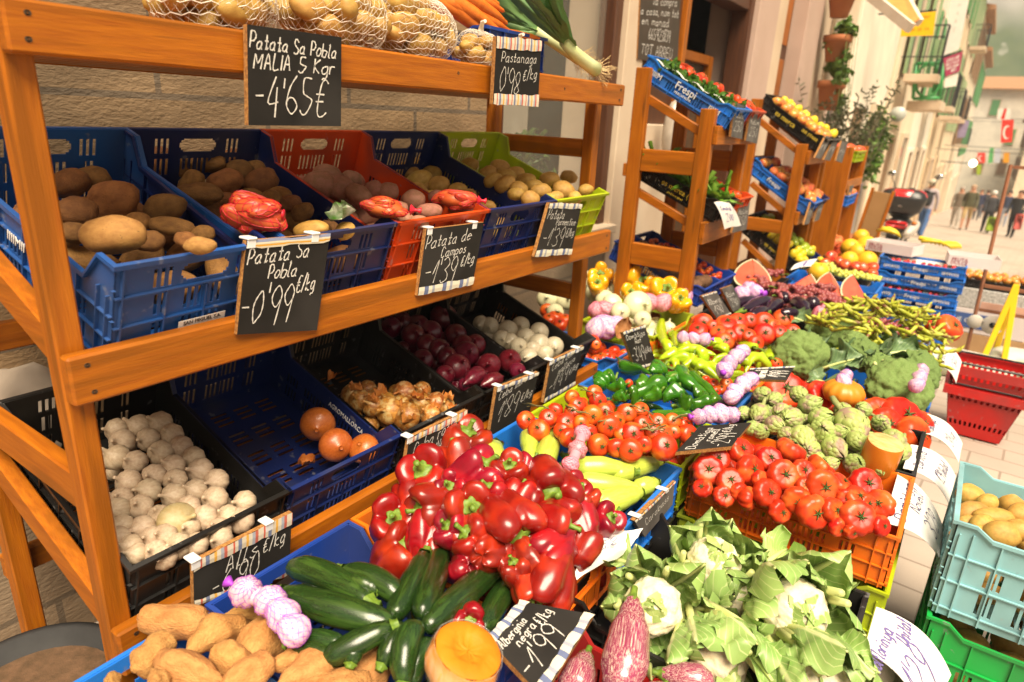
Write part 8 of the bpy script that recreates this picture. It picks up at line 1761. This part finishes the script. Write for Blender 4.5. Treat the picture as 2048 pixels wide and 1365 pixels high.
def crescent(px, y, label, seed):
 o = hung('flag', label, 'flag', px, y, mat('red flag cloth', (.70, .035, .02), (.62, .025, .015), .8), .012, bracket=False, group='red and white flags over the street')
 q = [ony(a, b, y) for a, b in px]; surf, n = quad_surf(*q); m_ = MB(); vs = []
 for k in range(17):
  t = -2.2 + 4.4 * k / 16; a1 = (.48 - .34 * math.cos(t), .55 - .30 * math.sin(t)); a2 = (.58 - .30 * math.cos(t) * .9, .55 - .25 * math.sin(t))
  vs += [surf(*a1)[0] + n * .004, surf(*a2)[0] + n * .004]
 m_.add(vs, [(2 * k, 2 * k + 1, 2 * k + 3, 2 * k + 2) for k in range(16)]); m_.build('crescent', m_wh, o)
 c_ = MB(); a = (q[0] + q[1]) / 2; c_.tube([(-2.0, y + .3, a.z + .03), (2.2, y + .3, a.z + .03)], .01, 5); c_.tube([a + Vector((0, 0, 0)), Vector((a.x, y + .3, a.z + .03))], .01, 5); c_.build('line', m_iron, o)
 return o
crescent(((2004, 240), (2028, 240), (2024, 285), (2001, 286)), 30., 'larger red flag with a white crescent, hanging nearest', 1)
crescent(((1955, 306), (1971, 306), (1970, 326), (1954, 327)), 38., 'smaller red flag with a white crescent, farther away', 2)
hung('flag', 'red cross shaped flag on white above the larger crescent flag', 'flag', ((1996, 218), (2022, 218), (2020, 240), (1994, 240)), 30.2, m_wh, .012, [("|", .42, .95, .9, 0, .2)], plain('red paint', (.6, .03, .02)), .16, 5, bracket=False, group='red and white flags over the street')
for k, (px, y, c, l) in enumerate(((((1980, 296), (1988, 296), (1985, 326), (1976, 327)), 40., (.10, .40, .13), 'green streamer hanging over the far street'), (((2008, 306), (2019, 306), (2018, 326), (2006, 326)), 34., (.70, .30, .01), 'orange cloth hanging over the far street'), (((1990, 298), (2002, 298), (2000, 326), (1988, 326)), 41., (.45, .48, .55), 'pale grey cloth hanging over the far street'), (((1918, 242), (1940, 241), (1930, 275), (1914, 276)), 36., (.30, .25, .40), 'violet and orange cloth hanging from a balcony'), (((1954, 330), (1963, 330), (1961, 350), (1953, 350)), 42., (.30, .42, .02), 'lime green cloth hanging below the small flag'))):
 m2 = mat('coloured cloth %d' % k, c, tuple(x * .8 for x in c), .8); o = hung('hanging_cloth', l, 'cloth', px, y, m2, .012, bracket=False, group='coloured cloths hung across the street')
 q = ony(*px[0], y); c_ = MB(); c_.tube([(-2.0, y + .02, q.z + .02), (2.2, y + .02, q.z + .02)], .008, 5); c_.build('line', m_iron, o)
lp = ony(1946, 327, 40); m_ = MB(); m_.rings(ball(lambda d: d * .16, 14, 10), T(lp)); lmp = m_.build('street_lamp', mat('lamp globe', (.8, .75, .5)), None, True); tag(lmp, 'small lit globe lamp on the far left facades', 'street lamp')
_N, _L, _b = nodes(bpy.data.materials['lamp globe']); _b.inputs['Emission Color'].default_value = (1, .95, .6, 1); _b.inputs['Emission Strength'].default_value = 6.
m_ = MB(); m_.tube([lp, (-1.98, 40, lp.z)], .015, 6); m_.build('arm', m_iron, lmp)
m_ = MB(); c_ = ony(1796, 229, 13.5); m_.lathe([(0, -.03), (.12, -.02), (.125, 0), (.12, .02), (0, .03)], 20, T(c_) @ RX(math.pi / 2)); o = m_.build('round_sign', mat('pale round sign', (.45, .47, .42), (.4, .42, .38), .3), None, True); tag(o, 'small pale round sign above a green potted plant on the left facade', 'sign'); m_ = MB(); m_.tube([c_, (-2.08, 13.5, c_.z)], .012, 6); m_.build('arm', m_iron, o)
pl = thing('potted_plant', 'green and reddish climbing plant in front of the cream house', 'plant', (-1.75, 13.2, slope(13.2))); m_ = MB(); m_.lathe([(0, 0), (.2, 0), (.25, .5), (.22, .5), (0, .45)], 20, T(-1.75, 13.2, slope(13.2))); m_.build('pot', m_terra, pl, True)
foliage('', '', '', (-1.72, 13.2, -.42), (.16, .2, .75), 420, m_ivy, 77, (.13, .08)).build('foliage', m_ivy, pl, True)
skin = mat('skin', (.52, .27, .17), (.46, .23, .14), .6, ns=6.)
def person(label, x, y, h, face, top, legs, shoe, hair, walk=.0, short=False, hat=None, seed=0, arm=.12, lean=0.):
 """one continuous body grown from a skeleton; face = heading angle (0 = walking away down the street)"""
 me = bpy.data.meshes.new('skel'); s = math.sin(walk) * .16
 J = [(0, 0, .53, .078), (0, .0 + lean * .3, .66, .078), (0, lean * .7, .77, .086), (0, lean, .83, .045), (0, lean + .005, .875, .036), (0, lean + .012, .925, .056), (0, lean + .008, .965, .046),
 (-.052, 0, .50, .062), (-.055, s * .55, .28, .042), (-.055, s * (1.0 if s > 0 else 1.35), .045, .026), (-.058, s + .075, .018, .020), (.052, 0, .50, .062), (.055, -s * .55, .28, .042), (.055, -s * (1.0 if s < 0 else 1.35), .045, .026), (.058, -s + .075, .018, .020),
 (-.105, lean, .80, .038), (-.135, lean - s * .4 - .01, .645, .028), (-.125, lean - s * .6 + arm, .50, .020), (-.122, lean - s * .6 + arm + .03, .455, .016), (.105, lean, .80, .038), (.135, lean + s * .4 - .01, .645, .028), (.125, lean + s * .6 + arm, .50, .020), (.122, lean + s * .6 + arm + .03, .455, .016),
 (0, lean + .066, .918, .012)]
 E = [(0, 1), (1, 2), (2, 3), (3, 4), (4, 5), (5, 6), (0, 7), (7, 8), (8, 9), (9, 10), (0, 11), (11, 12), (12, 13), (13, 14), (3, 15), (15, 16), (16, 17), (17, 18), (3, 19), (19, 20), (20, 21), (21, 22), (5, 23)]
 me.from_pydata([(a * h, b * h, c * h) for a, b, c, r in J], E, []); ob = bpy.data.objects.new('skel', me); COL.objects.link(ob)
 sk = ob.modifiers.new('s', 'SKIN'); sv = me.skin_vertices[0].data
 for v, j in zip(sv, J): v.radius = (j[3] * h * (1.25 if j[2] in (.53, .66, .77) and j[0] == 0 else 1), j[3] * h * (.85 if j[2] in (.53, .66, .77) and j[0] == 0 else 1))
 sv[0].use_root = True; ss = ob.modifiers.new('b', 'SUBSURF'); ss.levels = 2; ss.render_levels = 2
 dg = bpy.context.evaluated_depsgraph_get(); bm = bpy.data.meshes.new_from_object(ob.evaluated_get(dg)); bpy.data.objects.remove(ob)
 bm.materials.clear()
 for m in (skin, top, legs, shoe): bm.materials.append(m)
 for p in bm.polygons:
  p.use_smooth = True; c = p.center / h; z = c.z; hand = abs(c.x) > .095 and z < .505
  p.material_index = 0 if z > .845 or hand else (1 if z > .515 or (abs(c.x) > .1 and z > .5) else (3 if z < .05 else (0 if short and z < .27 else 2)))
 o = bpy.data.objects.new('person', bm); COL.objects.link(o); o.matrix_world = T(x, y, gz(x, y) + .022) @ RZ(face); tag(o, label, 'person', 'people walking in the street')
 k = MB(); k.rings(ball(lambda d: Vector((d.x * .060, d.y * .066, d.z * .060)) * h * (1 if d.y < .3 or d.z > .25 else .9), 16, 12), T(0, (lean - .002) * h, .948 * h)); c = bpy.data.objects.new('hat' if hat else 'hair', k.mesh('hair', hat or hair, True)); COL.objects.link(c); c.parent = o
 if hat: k = MB(); k.lathe([(0, .0), (.10 * h, -.004), (.105 * h, .002), (0, .006)], 20, T(0, lean * h, .955 * h)); b = bpy.data.objects.new('brim', k.mesh('brim', hat, True)); COL.objects.link(b); b.parent = c
 for e in (-1, 1): k = MB(); k.rings(ball(lambda d: Vector((d.x * .006, d.y * .004, d.z * .005)) * h, 8, 6), T(e * .022 * h, (lean + .062) * h, .936 * h)); b = bpy.data.objects.new('eye', k.mesh('eye', m_dark, True)); COL.objects.link(b); b.parent = o
 return o
cl = lambda n, *c: mat(n, c, tuple(x * .8 for x in c), .85, ns=6.)
pp_ = lambda px, Y: ony(px, 400, Y).x
person('person in a grey top, jeans and pale hat carrying a backpack, behind the scooter', pp_(1857, 23.5), 23.5, 1.72, -.2, cl('lilac grey shirt', .42, .36, .38), cl('blue jeans', .06, .13, .30), cl('dark boots', .04, .03, .03), cl('dark hair', .05, .03, .02), .8, hat=cl('pale straw hat', .5, .45, .34), arm=.0)
m_ = MB(); m_.rings(ball(lambda d: Vector((math.copysign(abs(d.x) ** .6, d.x) * .14, d.y * .09, math.copysign(abs(d.z) ** .6, d.z) * .19)), 18, 12), T(pp_(1857, 23.5) - .02, 23.33, gz(0, 23.5) + 1.17)); bp = m_.build('backpack', cl('black nylon', .02, .02, .022), None, True); tag(bp, 'small black backpack on the back of the person behind the scooter', 'backpack')
person('person in a brown jacket and pale trousers, leftmost of the walkers facing the camera', pp_(1920, 33), 33, 1.66, math.pi, cl('brown grey jacket', .17, .13, .09), cl('pale grey trousers', .42, .38, .32), cl('white shoes', .6, .57, .52), cl('grey hair', .35, .3, .25), .9)
person('person in an olive jacket and short tan trousers beside the brown jacket', pp_(1942, 32), 32, 1.76, math.pi, cl('olive jacket', .09, .085, .04), cl('tan shorts', .45, .32, .15), cl('dark shoes', .06, .04, .03), cl('light hair', .4, .28, .18), -.9, True)
person('person in dark coat with white hair pulling a lime green trolley', pp_(1986, 31), 31, 1.60, .1, cl('charcoal coat', .045, .045, .05), cl('black trousers', .02, .018, .018), cl('black shoes', .02, .02, .02), cl('white hair', .6, .58, .54), .35)
tr = thing('shopping_trolley', 'lime green wheeled trolley beside the person with white hair', 'trolley', (pp_(1992, 31) + .06, 30.85, gz(0, 31) + .02)); t0 = Vector((pp_(1992, 31) + .06, 30.85, gz(0, 31) + .02))
m_ = MB(); m_.cbox(-.15, .15, -.1, .1, .12, .66, .04, T(t0)); m_.build('bag', cl('lime fabric', .26, .38, .01), tr, True)
for e in (-1, 1): m_ = MB(); m_.lathe([(0, -.015), (.07, -.015), (.075, 0), (.07, .015), (0, .015)], 16, T(t0 + Vector((e * .14, -.02, .075))) @ RY(math.pi / 2)); m_.build('wheel', m_dark, tr, True)
m_ = MB(); m_.tube([t0 + Vector((0, -.1, .62)), t0 + Vector((-.05, -.05, .98))], .012, 6); m_.build('handle', m_iron, tr)
person('person in a black jacket and blue jeans in the distance', pp_(1973, 50), 50, 1.75, .0, cl('black jacket', .03, .03, .035), cl('mid jeans', .16, .21, .30), cl('brown shoes', .1, .06, .04), cl('brown hair', .08, .05, .03), .7)
person('person in navy standing half behind the sign frame', pp_(2017, 40), 40, 1.72, math.pi, cl('navy jacket', .03, .04, .08), cl('grey blue trousers', .3, .33, .4), cl('grey shoes', .3, .3, .3), cl('black hair', .02, .015, .015), .3)
person('person in dark navy behind the olive jacket', pp_(1960, 46), 46, 1.70, math.pi, cl('dark navy coat', .025, .03, .07), cl('dark trousers', .06, .06, .07), cl('dark sneakers', .05, .05, .05), cl('auburn hair', .12, .06, .03), .6)
person('person in black with a red bag at the right edge of the street', pp_(2040, 30), 30, 1.68, math.pi * .9, cl('black top', .02, .02, .02), cl('black leggings', .025, .025, .025), cl('black trainers', .02, .02, .02), cl('chestnut hair', .1, .05, .03), .4)
m_ = MB(); m_.cbox(-.12, .12, -.05, .05, .0, .55, .03, T(pp_(2047, 29.8) + .05, 29.8, gz(0, 30) + .35)); tag(m_.build('shoulder_bag', cl('coral red cloth', .55, .09, .07), None, True), 'coral red bag beside the person in black at the right edge', 'bag')
tb = thing('planter', 'dark round planter of soil at the lower left corner', 'planter', (-1.55, .33, GROUND))
pc = onz(58, 1375, -1.38); m_ = MB(); m_.lathe([(0, 0), (.14, 0), (.20, pc.z - GROUND - .03), (.215, pc.z - GROUND - .03), (.22, pc.z - GROUND), (.195, pc.z - GROUND), (.185, pc.z - GROUND - .05), (0, pc.z - GROUND - .05)], 36, T(pc.x, pc.y, GROUND)); m_.build('tub', mat('grey tub plastic', (.03, .03, .031), (.045, .045, .045), .85, ns=8., spec=.2), tb, True)
m_ = MB(); m_.lathe([(0, .012), (.10, .006), (.184, 0)], 30, T(pc.x, pc.y, pc.z - .048)); m_.build('soil', mat('dry soil', (.13, .07, .035), (.08, .045, .02), .95, ns=30., bump=1., bs=60.), tb, True)
m_ = MB(); m_.rings(ball(lambda d: Vector((d.x * .16, d.y * .12, d.z * .16)) * (1 + .2 * nzv(d, 2, 3)), 18, 12), T(ony(60, 840, .62))); tag(m_.build('sack', mat('grey paper sack', (.36, .30, .24), (.28, .23, .18), .8, ns=6.), None, True), 'crumpled grey paper sack behind the near rack leg', 'sack')
def mz(x, y):
 r = 12 + 62 * max(0, min(1, (y - 118) / 90)) ** .9
 return -20 + r * (1 + .3 * noise.noise(Vector((x * .016, y * .016, 1))) + .16 * noise.noise(Vector((x * .05, y * .05, 5))) + .07 * noise.noise(Vector((x * .2, y * .2, 9)))) * (1 if y > 112 else 0)
mb = MB(); mb.rings([[(x, y, mz(x, y) if y > 112 else -20) for x in [-90 + 2.5 * k for k in range(90)]] for y in [108 + 2.5 * j for j in range(46)]], closed=False); mb.f = [f[::-1] for f in mb.f]
mnt = mb.build('mountain', mat('wooded limestone mountain', (.055, .09, .035), (.09, .12, .05), .9, ns=.3, c3=(.30, .29, .26), c3s=.06, spot=(.46, .44, .40), spot_s=.2, spot_t=.60), None, True); tag(mnt, kind='structure')
hz_ = MB(); hz_.box(-100, 145, -20, 232, -40, 78); hzo = hz_.build('haze', bpy.data.materials.new('haze air')); tag(hzo, kind='stuff'); hm = bpy.data.materials['haze air']; hm.use_nodes = True; _N, _L, _b = nodes(hm); _N.remove(_b)
pv = _N.new('ShaderNodeVolumePrincipled'); pv.inputs['Color'].default_value = (.93, .96, 1.0, 1); pv.inputs['Density'].default_value = .0018; pv.inputs['Anisotropy'].default_value = .2; _L.new(pv.outputs[0], _N['Material Output'].inputs['Volume'])
for o in list(SC.objects):
 if o.parent is None:
  m = o.matrix_world.copy() if o.type != 'EMPTY' else None
  o.location.z += EYE
